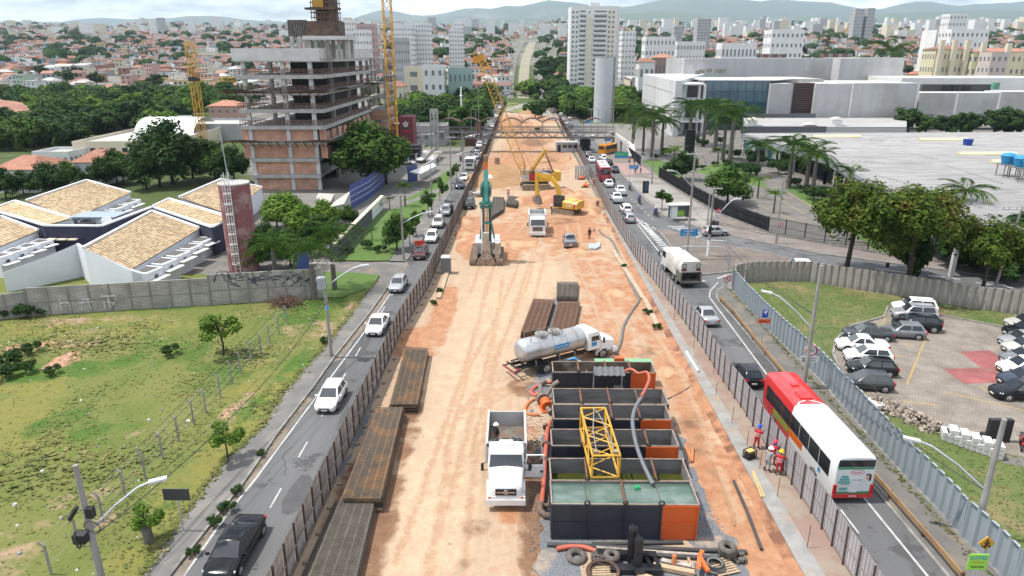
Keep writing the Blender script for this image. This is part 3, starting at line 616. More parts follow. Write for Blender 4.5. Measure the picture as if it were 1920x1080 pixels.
def car(kind,paintm,px,py,hdg=0,label='',group='cars on the road',z=0,name='car',xy=None):
 p=Vector((*xy,0))if xy else P(px,py,z)
 if len(PROTO[kind].get('used',''))==0:
  o=PROTO[kind];o['used']='y';index(o);o.location=(p.x,p.y,z);o.rotation_euler[2]=hdg;o['label']=label;o['group']=group
  for c in CH[o.as_pointer()]:
   if c.data.materials[0]==PW:
    c.material_slots[0].link='OBJECT';c.material_slots[0].material=paintm
 else:
  o=PROTO[kind];rec={PW:paintm}
  o=dup(o,(p.x,p.y,z),hdg,label,group)
  for c in o.children:
   if c.material_slots and c.data.materials[0]==PW:c.material_slots[0].link='OBJECT';c.material_slots[0].material=paintm
 o.name=name;o['category']='car' if kind!='pickup' else 'pickup'
 if 'used' in o and o is not PROTO[kind]:del o['used']
 return o
GL,GR_,GPK='cars on the left road','cars on the right road','cars in the fenced parking lot'
SOUTH=pi
car('fastback',PK,444,1040,SOUTH-.02,'black sedan nearest the camera on the road beside the vacant lot',GL,name='black_car')
car('hatch',PW,622,755,SOUTH-.02,'white hatchback with dark grille beside the grassy verge',GL)
car('sedan',PW,709,617,SOUTH-.03,'white sedan with sunroof passing the concrete lamp post',GL)
car('hatch',PS,747,541,SOUTH-.03,'silver hatchback at the mouth of the driveway',GL)
o=car('wagon',PM,789,481,SOUTH-.02,'maroon estate car with red chairs tied on its roof',GL)
car('hatch',PW,810,451,SOUTH-.02,'white hatchback just behind the maroon estate car',GL)
car('suv',PSA,822,424,SOUTH,'pale beige off-roader between the white hatchback and the silver car',GL)
car('suv',PS,836,402,SOUTH,'silver off-roader behind the pale beige one',GL)
car('hatch',PB,862,352,SOUTH,'dark blue-grey hatchback following the silver off-roaders',GL)
car('sedan',PW,870,337,SOUTH,'white sedan in front of the white lorry on the left road',GL)
for i,(px,py,kd,m,lb)in enumerate([(893,297,'hatch',PS,'silver'),(896,285,'hatch',PS,'silver'),(899,276,'suv',PW,'white'),(911,272,'hatch',PGR,'grey'),(914,263,'sedan',PG,'dark grey'),(918,255,'hatch',PSA,'beige'),(920,245,'hatch',PW,'white'),(924,239,'sedan',PW,'white'),(927,233,'hatch',PG,'dark grey'),(929,226,'hatch',PS,'silver'),(932,219,'sedan',PW,'white'),(934,213,'hatch',PGR,'grey'),(937,204,'hatch',PW,'white'),(940,196,'suv',PG,'dark grey'),(943,187,'sedan',PS,'silver'),(946,178,'hatch',PW,'white'),(948,170,'sedan',PW,'white'),(951,161,'hatch',PGR,'grey'),(953,153,'hatch',PW,'white')]):
 car(kd,m,px,py,SOUTH-.02,lb+' car in the traffic queue near the footbridge on the left road','cars queuing near the footbridge')
car('hatch',PW,828,308-13,SOUTH+1.2,'white car parked beside the flat white canopy roof','cars parked off the road',xy=(P(765,308).x,P(765,308).y))
t=thing('stacked_chairs','red plastic chairs tied upside down on the maroon estate car','chairs',(o.location.x,o.location.y-.2,1.53),.3)
for s,a in((-.28,-.35),(.2,.3),(.0,0)):
 k=MB();k.box((s,0,.12),(.42,.42,.05));k.bar((s-.15,.15,.12),(s-.25+a,.3,.75),.07);k.bar((s+.15,-.1,.12),(s+.25+a,-.2,.8),.07);k.bar((s-.15,-.15,.12),(s-.2+a,-.2,.7),.06);k.box((s+a*.6,.22,.45),(.38,.05,.5));k.build('chair',mat('red_plastic',(.5,.04,.02),rough=.45),t)
car('hatch',PK,1399,712,0,'black hatchback ahead of the red and white bus',GR_)
car('sedan',PS,1322,600,.05,'silver sedan with red tail lights beside the guard rail',GR_)
car('hatch',PS,1179,415,.02,'silver hatchback at the tip of the striped road marking',GR_)
car('suv',PW,1173,399,.02,'white car directly ahead of the silver hatchback by the hoarding',GR_)
car('pickup',PW,1156,378,.01,'white pickup next to the hoarding, ahead of the white car',GR_)
car('pickup',PW,1163,364,.01,'white pickup in the outer lane, level with the motorcycles',GR_)
car('sedan',PW,1141,349,.01,'white sedan just behind the red city bus',GR_)
car('sedan',PG,1152,322,.01,'dark grey sedan in the lane right of the red city bus',GR_)
car('hatch',PK,1141,309,.01,'black car between the red city bus and the white van',GR_)
car('suv',PW,1131,301,.01,'white van close behind the orange minibus',GR_)
car('sedan',PW,1109,304,.01,'white sedan hugging the hoarding near the green road sign',GR_)
car('hatch',PGR,1103,294,.01,'grey hatchback hugging the hoarding behind the black lorry',GR_)
car('hatch',PW,1109,262,.01,'white car beside the black lorry',GR_)
car('hatch',PW,1075,254,.01,'white car under the footbridge',GR_)
for i,(px,py,kd,m,lb)in enumerate([(1070,240,'hatch',PG,'dark grey'),(1062,233,'hatch',PW,'white'),(1058,226,'sedan',PS,'silver'),(1068,226,'hatch',PW,'white'),(1052,217,'hatch',PW,'white'),(1048,209,'suv',PGR,'grey'),(1056,208,'hatch',PG,'dark grey'),(1044,202,'sedan',PW,'white'),(1033,186,'hatch',PS,'silver'),(1027,181,'sedan',PW,'white'),(1022,176,'hatch',PG,'dark grey'),(1030,172,'hatch',PS,'silver'),(1023,165,'hatch',PW,'white'),(1019,158,'sedan',PS,'silver')]):
 car(kd,m,px,py,.02,lb+' car in the far traffic beyond the footbridge on the right road','cars beyond the footbridge')
car('hatch',PS,1340,441,-1.35,'silver hatchback turning along the slip road beside the no-entry sign',GR_)
car('hatch',PW,1492,507,1.45,'white car half hidden behind the corrugated sheet fence',GR_)
car('sedan',PS,1868,561,1.45,'silver car behind the weathered corrugated fence near the tree',GR_)
rg=random.Random(6)
for i in range(26):
 d=440*(1100/440)**rg.random();l_=i%2;q=W((955 if l_ else 1004)+rg.uniform(-4,4)+20*(math.log(d/430)/1.25)**2,100,d);car(rg.choice(('hatch','suv','sedan')),rg.choice((PW,PS,PG,PW)),0,0,SOUTH if l_ else 0,'small car on the avenue climbing towards the skyline, '+('oncoming side' if l_ else 'outgoing side'),'cars on the far avenue',terr(q.x,q.y)+.55,xy=(q.x,q.y))
for(px,py,kd,m,h,lb)in[(1622,727,'hatch',PG,1.42,'graphite hatchback beside the rubble heap, nearest of its row'),(1632,700,'hatch',PK,1.42,'black hatchback next to the graphite hatchback'),(1625,677,'hatch',PW,1.42,'white hatchback between the black one and the white coupe-like car'),(1614,656,'sedan',PW,1.4,'white sedan with a sloping tail in the row by the grass'),(1626,634,'sedan',PG,1.4,'graphite sedan between the white sedan and the grey hatchback'),(1690,631,'hatch',PGR,1.4,'grey hatchback beside the black off-roader with a spare wheel'),(1716,618,'suv',PK,1.38,'black off-roader with a spare wheel on its back door'),(1712,598,'suv',PS,1.38,'silver off-roader behind the black off-roader'),(1712,586,'suv',PW,1.35,'white off-roader at the far end of the row by the kerb'),(1906,745,'hatch',PK,-4.75,'glossy black compact car with silver wheels, nearest of the row at the photo edge'),(1919,722,'hatch',PB,-4.75,'dark blue hatchback behind the glossy black compact'),(1916,699,'hatch',PW,-4.75,'white hatchback in the row at the photo edge'),(1920,682,'hatch',PGR,-4.75,'grey hatchback facing the red paving'),(1922,661,'hatch',PSA,1.55,'pale hatchback parked tail first in the row at the photo edge'),(1920,648,'sedan',PS,-4.75,'silver sedan behind the pale hatchback'),(1922,630,'hatch',PK,-4.75,'black hatchback second from the far end at the photo edge'),(1924,615,'hatch',PSA,-4.75,'champagne car at the far end of the row at the photo edge')]:
 o=car(kd,m,px,py,h,lb,GPK,name='parked_car')
 if 'spare wheel' in lb and 'beside' not in lb:
  k=MB();k.cyl((0,-2.12,.95),(0,-2.32,.95),.33,n=16);k.build('spare_wheel',TYRE,o,40)
for(px,py)in((1402,236),(1520,905)):pass
# lorries and buses
def lorry_cab(r,m,hood,y0,wd=2.3,door_open=False):
 """conventional (hooded) or flat cab; front axle at y0, nose at y0+1.2"""
 b=MB();hw=wd/2
 if hood:
  st=[(y0+1.35,.75,1.55,hw*.72),(y0+1.25,.7,1.72,hw*.8),(y0+.5,.7,1.92,hw*.84),(y0-.15,.7,2.05,hw*.88),(y0-.3,.7,2.08,hw*.95)]
  rings=[]
  for(y,zb,zt,w_)in st:
   hf=[(0,zb),(w_,zb),(w_,zt-.16),(w_*.86,zt-.02),(0,zt+.05)];rings.append([Vector((x,y,z))for x,z in hf]+[Vector((-x,y,z))for x,z in hf[-2:0:-1]])
  b.loft(rings[::-1]);b.build('bonnet',m,r,35)
  for s in(1,-1):
   k=MB();k.loft([[Vector((s*(hw*x),y0+.72*cos(a),.52+z*sin(a)))for x,z in((.7,.78),(1,.72),(1,.56),(.7,.56))]for a in[pi*i/8 for i in range(9)]]);k.build('mudguard',m,r,40)
  k=MB();k.box((0,y0+1.38,1.38),(1.25,.08,.42));k.build('grille',DARK,r);k=MB();k.box((0,y0+1.425,1.38),(1.1,.02,.06));k.torus((0,y0+1.43,1.4),.13,.025,(0,1,0),14,6)
  for a in(90,210,330):k.bar((0,y0+1.43,1.4),(.13*cos(radians(a)),y0+1.43,1.4+.13*sin(radians(a))),.025)
  k.build('emblem',CHROME,r)
  yc0,yc1,ws=y0-.25,y0-1.75,.32
  k=MB();k.box((0,y0+1.28,.72),(wd,.45,.38));k.box((0,y0+1.2,.98),(wd*.96,.4,.14));k.build('bumper',m,r)
  fz=1.03
  for s in(1,-1):
   for dx,mm,nm in((.62,HEADL,'headlight'),(.8,HEADL,'headlight'),(.97,mat('amber_lens',(.7,.16,.02),rough=.3),'indicator')):
    k=MB();k.cyl((s*dx,y0+1.39,fz),(s*dx,y0+1.43,fz),.085,n=10);k.build(nm,mm,r,40)
  zt,zb=2.95,1.2
 else:
  yc0,yc1,ws=y0+1.25,y0-.75,.18;zt,zb=2.95,.75
  k=MB();k.box((0,y0+1.22,.62),(wd,.32,.42));k.build('bumper',m,r)
  k=MB();k.box((0,yc0+.01,1.35),(1.5,.06,.62));k.build('grille',DARK,r)
  k=MB()
  for z in(1.18,1.35,1.52):k.box((0,yc0+.045,z),(1.4,.02,.035))
  k.build('grille_bars',CHROME,r)
  for s in(1,-1):
   k=MB();k.box((s*.88,y0+1.385,.72),(.34,.03,.18));k.build('headlight',HEADL,r)
 w0=hw*.96;zm=2.02 if hood else 1.85
 ring=lambda yf,yr,w_,z,c=.12:[Vector(p)for p in((w_-c,yf,z),(w_,yf-c,z),(w_,yr+.05,z),(w_-.05,yr,z),(-w_+.05,yr,z),(-w_,yr+.05,z),(-w_,yf-c,z),(-w_+c,yf,z))][::-1]
 b=MB();b.loft([ring(yc0,yc1,w0,zb),ring(yc0,yc1,w0,zm-.02),ring(yc0-ws,yc1,w0-.06,zt-.12),ring(yc0-ws-.2,yc1+.06,w0-.22,zt)]);b.build('cab',m,r,30)
 k=MB();a,c=(w0-.1),(w0-.16);q=[Vector((a,yc0+.012,zm+.03)),Vector((-a,yc0+.012,zm+.03)),Vector((-c,yc0-ws*.9+.012,zt-.2)),Vector((c,yc0-ws*.9+.012,zt-.2))]
 k.add(q+[v-Vector((0,.02,0))for v in q],[(1,0,3,2),(0,1,5,4),(2,3,7,6)]);k.build('windshield',GLASS,r)
 for s in(1,-1):
  if not(door_open and s==door_open):
   k=MB();x=s*(w0+.006);q=[Vector((x,yc0-.25,zm)),Vector((x,yc1+.35,zm)),Vector((s*(w0-.05),yc1+.35,zt-.3)),Vector((s*(w0-.05),yc0-.38,zt-.3))];k.poly(q if s<0 else q[::-1]);k.build('side_window',GLASS,r)
  k=MB();k.box((s*(hw+.28),yc0-.02,2.05),(.18,.1,.5));k.build('wing_mirror',DARK,r)
  k=MB();k.bar((s*hw*.95,yc0-.1,2.3),(s*(hw+.28),yc0-.02,2.32),.035);k.bar((s*hw*.95,yc0-.1,1.8),(s*(hw+.28),yc0-.02,1.82),.035);k.build('mirror_arm',DARK,r)
 return yc1
def axle(r,y,R=.5,wd=2.2,double=True):
 for s in(1,-1):wheel(r,s*(wd/2-.2),y,R,.5 if double else.3)
def chassis(r,y0,y1,z=.85):
 k=MB()
 for s in(1,-1):k.bar((s*.42,y0,z),(s*.42,y1,z),.12,.28)
 n=5
 for i in range(n):y=lerp(y0,y1,(i+.5)/n);k.bar((-.42,y,z),(.42,y,z),.12,.2)
 for s in(1,-1):k.box((s*.85,lerp(y0,y1,.25),.72),(.55,1.0,.5))
 k.build('chassis',DARK,r)
def tipper_body(r,y0,y1,m,z0=1.15,h=1.3,wd=2.5,inner=None):
 k=MB();t=.07;hw=wd/2
 for s in(1,-1):
  k.box((s*(hw-t/2),(y0+y1)/2,z0+h/2),(t,y1-y0,h))
  k.bar((s*hw,y0,z0+h),(s*hw,y1,z0+h),.12,.12)
  n=6
  for i in range(n+1):y=lerp(y0+.05,y1-.05,i/n);k.bar((s*(hw+.03),y,z0),(s*(hw+.03),y,z0+h),.09)
 k.box((0,y1-t/2,z0+h/2+.08),(wd-2*t,t,h+.16));k.bar((-hw,y1,z0+h+.16),(hw,y1,z0+h+.16),.12)
 k.box((0,y0+t/2,z0+h/2-.03),(wd-2*t,t,h-.06));k.build('tipper_walls',m,r)
 k=MB();k.box((0,(y0+y1)/2,z0+.03),(wd-2*t-.01,y1-y0-2*t-.01,.06))
 for s in(1,-1):k.box((s*(hw-t-.012),(y0+y1)/2,z0+h/2),(.02,y1-y0-2*t-.02,h-.1))
 k.build('tipper_lining',inner or mat('worn_steel_lining',(.2,.18,.16),(.12,.1,.085),1.5,rough=.6,metal=.3,c3=(.2,.12,.075),sc3=.7),r)
p=P(948,962)
r=thing('tipper_lorry','white bonneted tipper lorry with an open cab door and empty steel body','lorry',(p.x,p.y+1.6,0),pi+.01)
lorry_cab(r,PW,True,.1,2.35,door_open=-1);chassis(r,-6.4,.2);axle(r,.1,double=False);axle(r,-4.3);axle(r,-5.5)
tipper_body(r,-6.6,-2.05,paint('pale_grey',(.5,.5,.5)),1.2,1.25,2.5)
k=MB();k.box((0,-1.2,3.06),(.85,.6,.2));k.build('roof_hatch',PW,r)
k=MB();k.box((0,-1.95,1.75),(2.3,.08,1.0));k.build('headboard',paint('pale_grey',(.5,.5,.5)),r)
k=MB()
hx=-1.14;yh=-.35
for a in((0,-.0,1.3,1.25,.06,.95),):k.box((hx-.62,yh-.03,1.62),(1.2,.06,.86))
k.bar((hx-.05,yh-.03,2.0),(hx-.15,yh-.03,2.72),.07);k.bar((hx-1.18,yh-.03,2.0),(hx-1.18,yh-.03,2.72),.07);k.bar((hx-.12,yh-.03,2.75),(hx-1.22,yh-.03,2.75),.07)
d=k.build('cab_door',PW,r);k=MB();k.box((hx-1.05,yh+.03,1.62),(.16,.04,.12));k.build('handle',DARK,d);k=MB();k.box((hx-.35,yh+.14,2.15),(.18,.1,.45));k.build('door_mirror',DARK,d)
k=MB()
for i in range(14):
 x=lerp(-.85,.9,i/13);k.tube([(x-.15,-2.5+.1*sin(i*2.1),2.4+.1*sin(i)),(x,-2.3+.1*sin(i*1.7),2.62+.08*cos(i*2.3)),(x+.2,-2.15,2.55+.08*sin(i*3.1)),(x+.3,-2.1,2.35)],.13,6)
t=k.build('folded_tarpaulin',mat('black_tarpaulin',(.02,.021,.022),(.045,.045,.046),4,rough=.7,bump=.03),smooth=60);t.parent=None
t.location=(p.x,p.y+1.6,0);t.rotation_euler=(0,0,pi+.01);tag(t,'black tarpaulin bunched on the front of the white tipper body','tarpaulin')
p=P(1008,446);r=thing('tipper_lorry','white flat-fronted tipper lorry driving towards us on the site','lorry',(p.x,p.y+1.4,0),pi)
lorry_cab(r,PW,False,.1,2.45);chassis(r,-5.2,.2);axle(r,.1,double=False);axle(r,-3.6);axle(r,-4.8);tipper_body(r,-5.6,-.95,PW,1.2,1.75,2.5)
p=P(880,320);r=thing('box_lorry','white lorry with dark grille driving down the left road','lorry',(p.x,p.y+1.4,0),pi)
lorry_cab(r,PW,False,.1,2.4);chassis(r,-5,.2);axle(r,.1,double=False);axle(r,-4);k=MB();k.box((0,-3.3,1.75),(2.4,4.8,1.3));k.build('cargo_box',PW,r)
p=P(899,281);
p=P(1098,283);r=thing('tipper_lorry','black tipper lorry driving away beside the hoarding','lorry',(p.x,p.y+6.2,0),.01)
PBK=paint('matt_black',(.02,.021,.023),.6,.1);lorry_cab(r,PW,False,.1,2.4);chassis(r,-5.4,.2);axle(r,.1,double=False);axle(r,-3.7);axle(r,-4.9);tipper_body(r,-6,-1,PBK,1.2,1.9,2.5,PBK)
for s in(1,-1):
 k=MB();k.box((s*.95,-6.05,.95),(.3,.06,.12));k.build('tail_light',TAILL,r)
p=P(1284,541);r=thing('refuse_lorry','dirty white refuse lorry with an open rear hopper on the slip lane','lorry',(p.x,p.y+6.9,0),.10)
lorry_cab(r,PW,False,.1,2.4);chassis(r,-6,.2);axle(r,.1,double=False);axle(r,-3.6);axle(r,-4.9)
DWH=mat('dirty_white_paint',(.62,.6,.56),(.42,.39,.34),.9,rough=.5,c3=(.3,.26,.2),sc3=.7,lo3=.55,hi3=.72)
b=MB();pr=[(1.22,.95),(1.25,2.6),(1.05,3.05),(-1.05,3.05),(-1.25,2.6),(-1.22,.95)]
b.loft([[Vector((x,y,z))for x,z in pr]for y in(-.9,-4.9)]);b.build('compactor_body',DWH,r,30)
b=MB();b.loft([[Vector((x,y,z))for x,z in((1.25,1.9),(1.25,2.75),(1.0,3.2),(-1.0,3.2),(-1.25,2.75),(-1.25,1.9))]for y in(-4.92,-6.6)]);b.build('tailgate',DWH,r,30)
k=MB()
for s in(1,-1):k.box((s*1.18,-6.1,1.35),(.12,1.5,1.2))
k.box((0,-6.0,.72),(2.4,1.7,.14));k.build('hopper',STEEL,r);k=MB();k.box((0,-5.35,1.35),(2.2,.3,1.1));k.box((0,-6.2,1.75),(2.2,.35,.25));k.build('packer_plate',mat('dark_steel',(.06,.058,.055),(.03,.03,.03),2,rough=.6,metal=.4),r)
for s in(1,-1):
 for z in(2.25,2.75):k=MB();k.box((s*.85,-6.62,z),(.5,.03,.38));k.build('warning_panel',DARK,r);k=MB();k.box((s*.85,-6.64,z),(.3,.03,.16));k.build('tail_light',TAILL if z<2.5 else PLATE,r)
k=MB();k.bar((-1.2,-6.85,.55),(1.2,-6.85,.55),.12);k.build('step',DARK,r)
a,c=P(990,703),P(1125,668);hd=heading(a,c);L=(c-a).length
r=thing('tanker_lorry','silver water tanker lorry with a white bonneted cab emptying into a tank','lorry',(c.x-.0,c.y+.5,0),hd)
lorry_cab(r,PW,True,-.4,2.3);chassis(r,-9.2,0,.95);axle(r,-.4,double=False);axle(r,-6.5);
TANKM=mat('tank_aluminium',(.5,.51,.52),(.42,.425,.43),.8,rough=.34,metal=.55,c3=(.36,.33,.29),sc3=.5,lo3=.55,hi3=.75)
prf=[(-8.75,.55),(-8.7,.75),(-8.55,.93),(-8.3,1.02),(-8.1,1.05),(-2.6,1.05),(-2.4,1.0),(-2.3,.8)]
b=MB();b.loft([[Vector((q*sin(2*pi*i/22),y,2.2+q*.95*cos(2*pi*i/22)))for i in range(22)]for y,q in prf]);b.build('tank',TANKM,r,50)
for y in(-7.0,-5.7,-4.3,-3.2):
 b=MB();b.torus((0,y,2.2),1.04,.02,(0,1,0),24,4);o=b.build('tank_band',STEEL,r);
for y in(-5.1,-6.4):
 b=MB();b.cyl((0,y,3.1),(0,y,3.42),.55,n=16);o=b.build('manhole',TANKM,r,40);k=MB();k.cyl((0,y,3.42),(0,y,3.47),.4,n=14);k.build('lid',STEEL,o,40)
k=MB();k.bar((.55,-7.8,3.55),(.55,-4.6,3.55),.04);k.bar((-.55,-7.8,3.55),(-.55,-4.6,3.55),.04)
for y in(-7.8,-6.7,-5.6,-4.6):
 for s in(1,-1):k.bar((s*.55,y,3.05),(s*.55,y,3.55),.04)
k.build('roof_rail',STEEL,r)
k=MB();k.box((1.055,-4.9,2.25),(.02,1.5,.42));o=k.build('blue_sign',mat('sign_blue',(.02,.22,.5),rough=.4),r);text('lettering','ÁGUA POTÁVEL',.2,WHITE,o,(1.07,-4.95,2.24),(pi/2,0,pi/2))
k=MB();k.box((1.128,-1.5,1.75),(.02,.55,.38));k.build('door_logo',mat('sign_blue',(.02,.22,.5)),r)
k=MB()
for s in(1,-1):
 k.bar((s*.95,-8.9,1.0),(s*.95,-2.5,1.0),.08,.1);k.loft([[Vector((s*x,-6.5+.66*cos(t_),.5+.66*sin(t_)))for x in(.75,1.2)]for t_ in[pi*i/8 for i in range(9)]],cap=False,closed=False)
k.box((0,-9.2,.95),(2.2,.12,.12));k.box((0,-9.6,.75),(2.2,.1,.1));k.bar((.9,-9.6,.75),(.8,-8.6,.9),.1);k.bar((-.9,-9.6,.75),(-.8,-8.6,.9),.1);k.build('subframe',DARK,r)
k=MB()
for i in range(8):k.box((-.95+i*.27,-9.67,.75),(.135,.03,.12))
k.build('rear_marker',mat('red_white_band',(.6,.05,.05)),r)
for s in(1,-1):k=MB();k.box((s*.9,-9.27,.98),(.3,.04,.14));k.build('tail_light',TAILL,r)
for y in(-7.6,-5.2,-3.6):k=MB();k.tube([(1.0,y,1.5),(1.15,y,1.35),(1.1,y,1.05)],.06,6);k.build('drain_pipe',STEEL,r)
PROTO['sitepk']=PROTO['pickup']
car('pickup',PGR,1068,460,0,'grey pickup with a black bed cover standing on the site','site pickups')
car('suv',PK,881,390,SOUTH,'small black vehicle parked tight behind the left hoarding','site vehicles')
def make_bus(r,L,front,rear,split,wd=2.5,h=3.2,rearglass=True,skirt=None):
 hw=wd/2
 def shell(y0,y1,m,nm):
  b=MB();pr=[(hw*.97,.38),(hw,.9),(hw,2.6),(hw-.1,h-.12),(hw-.3,h),(0,h+.05),(-hw+.3,h),(-hw+.1,h-.12),(-hw,2.6),(-hw,.9),(-hw*.97,.38)]
  ins=[(y0,1)]+[(y1,1)]
  if y0==0:ins=[(0,.94),(.08,.98),(.25,1)]+ins[1:]
  if y1==L:ins=ins[:-1]+[(L-.3,1),(L-.08,.98),(L,.93)]
  b.loft([[Vector((x*k_,y,.38+(z-.38)*(.5+k_/2)))for x,z in pr]for y,k_ in ins][::-1]);return b.build(nm,m,r,40)
 shell(0,split,rear,'rear_body');shell(split,L,front,'front_body')
 for s in(1,-1):
  n=int((L-1.4)/1.45)
  for i in range(n):
   y=.7+i*(L-1.4)/n;k=MB();w_=(L-1.4)/n-.07
   k.box((s*(hw+.004),y+w_/2,1.95),(.02,w_,1.12));k.build('side_window',GLASS,r)
  for y in(2.6,L-2.4):wheel(r,s*(hw-.17),y,.5,.3)
  k=MB()
 k=MB();k.box((0,L-.02,1.85),(wd*.86,.08,1.5));k.build('windshield',GLASS,r)
 for y in(L*.24,L*.66):k=MB();k.box((0,y,h+.09),(.85,1.1,.1));k.build('roof_hatch',rear if y<split else front,r)
 k=MB();k.box((0,L*.8,h+.09),(.5,.4,.08));k.build('roof_vent',front,r)
a=P(1597,944);c=Vector((21.2,62,0));b2=P(1437,752,.4)
hd=.03;BL=11.9
BWH=mat('bus_white',(.74,.75,.74),(.68,.69,.68),.5,rough=.3,coat=.5)
r=thing('city_bus','city bus with red front half and white rear half carrying a yogurt advert','bus',(a.x-.05,a.y+.1,0),hd)
BRED=paint('bus_red',(.58,.03,.03));make_bus(r,BL,BRED,BWH,6.6)
k=MB();pts=[(-1.24,6.6),(-1.0,6.95),(-.4,7.15),(.3,7.15),(.95,6.9),(1.24,6.6)];
k.flat([Vector((x*.77,y,3.262-.05*abs(x)*.9))for x,y in pts]);k.build('white_roof_curve',BWH,r)
GRN=mat('advert_green',(.03,.25,.12),rough=.4);k=MB();k.box((0,-.012,2.42),(2.2,.03,.12));k.build('advert_border',GRN,r);k=MB();k.box((0,-.012,.72),(2.2,.03,.14));k.build('advert_border',GRN,r)
k=MB();k.box((0,-.018,2.76),(2.2,.05,.46));k.build('rear_window',GLASS,r);k=MB();k.box((0,-.03,.52),(2.44,.12,.26));k.build('rear_bumper',BRED,r)
ad=MB();ad.box((0,-.01,1.58),(2.2,.03,1.54));ad=ad.build('advert_panel',mat('advert_white',(.7,.72,.7),(.58,.61,.6),.8,rough=.4),r)
TEAL=mat('advert_teal',(.1,.36,.34),rough=.5);PINK=mat('advert_pink',(.55,.04,.12),rough=.5)
k=MB();k.torus((.1,-.03,2.17),.01,.012,(0,1,0),6,4)
ov=[Vector((.12+.42*cos(t_),-.032,2.16+.16*sin(t_)))for t_ in[2*pi*i/20 for i in range(21)]];k.tube(ov,.018,4);k.build('oval_logo',PINK,ad)
text('lettering','Itambé',.2,PINK,ad,(.12,-.03,2.15),(pi/2,0,0));text('lettering','LA de verdade',.11,DARK,ad,(.15,-.03,1.62),(pi/2,0,0));text('fleet_number','20766',.2,WHITE,r,(0,-.095,.52),(pi/2,0,0));text('lettering','PURO • NATURAL',.07,DARK,ad,(-.55,-.03,1.3),(pi/2,0,0))
k=MB()
for j,(z,n)in enumerate(((1.85,3),(1.66,4),(1.46,5))):
 for i in range(n):k.box((-.62+(i-(n-1)/2)*.15,-.035,z),(.135,.02,.15))
k.box((-.62,-.033,1.0),(.5,.02,.2));k.build('yogurt_pots',TEAL,ad)
k=MB();k.loft([[Vector((.78+.13*cos(t_)*q,-.03-.006*j,1.8+.19*sin(t_)*q))for t_ in[2*pi*i/12 for i in range(12)]]for j,q in enumerate((1,.9))]);k.build('portrait',mat('advert_skin',(.6,.4,.32)),ad)
k=MB();k.box((.93,-.034,1.78),(.14,.02,.42));k.box((.8,-.036,2.0),(.26,.02,.1));k.build('portrait_hair',mat('advert_hair',(.08,.03,.03)),ad)
for s in(1,-1):k=MB();k.box((s*1.12,-.02,.98),(.2,.1,.62));k.build('tail_light',TAILL,r)
k=MB();k.box((0,-.03,.83),(.46,.03,.13));k.build('number_plate',PLATE,r)
k=MB();k.box((-1.258,1.9,1.1),(.01,.3,.32));k.build('wheelchair_sign',mat('sign_blue',(.02,.22,.5)),r)
k=MB();k.box((-1.258,5.6,1.1),(.012,2.2,.5));k.build('orange_band',PORG,r);k=MB();k.box((-1.258,8.2,1.1),(.012,2.8,.5));k.build('green_band',mat('band_green',(.2,.22,.03)),r)
p=P(1134.5,342);r=thing('city_bus','red city bus with white roof in the traffic by the bus shelter','bus',(p.x,p.y,0),-.02)
make_bus(r,11,paint('bus_dull_red',(.4,.035,.05)),paint('bus_dull_red',(.4,.035,.05)),5);k=MB();k.box((0,5.4,3.27),(2.0,10.2,.05));k.build('white_roof_panel',BWH,r)
k=MB();k.box((0,-.02,2.2),(2.0,.05,.95));k.build('rear_window',GLASS,r);k=MB();k.box((0,-.02,3.0),(1.8,.05,.25));k.build('route_board',DARK,r)
for s in(1,-1):k=MB();k.box((s*1.1,-.02,1.0),(.2,.08,.5));k.build('tail_light',TAILL,r)
p=P(1131,293);r=thing('minibus','orange minibus stopped at the kerb under the road sign','bus',(p.x-.3,p.y+2.2,0),-.62)
OB=paint('bus_orange',(.62,.24,.01));make_bus(r,7.4,OB,OB,3.5,2.2,2.8);k=MB();k.box((0,-.02,2.0),(1.7,.05,.7));k.build('rear_window',GLASS,r)
p=P(1030,178);r=thing('delivery_van','yellow box van in the far traffic beyond the footbridge','van',(p.x,p.y,0),0);k=MB();k.box((0,0,1.9),(2.3,5,2.6));k.build('cargo_box',PYEL,r);lorry_cab(r,PW,False,3.2,2.2)
p=P(1018,187);r=thing('delivery_van','white box van in the far traffic beside the yellow box van','van',(p.x,p.y,0),0);k=MB();k.box((0,0,1.9),(2.3,5,2.6));k.build('cargo_box',PW,r);lorry_cab(r,PW,False,3.2,2.2)
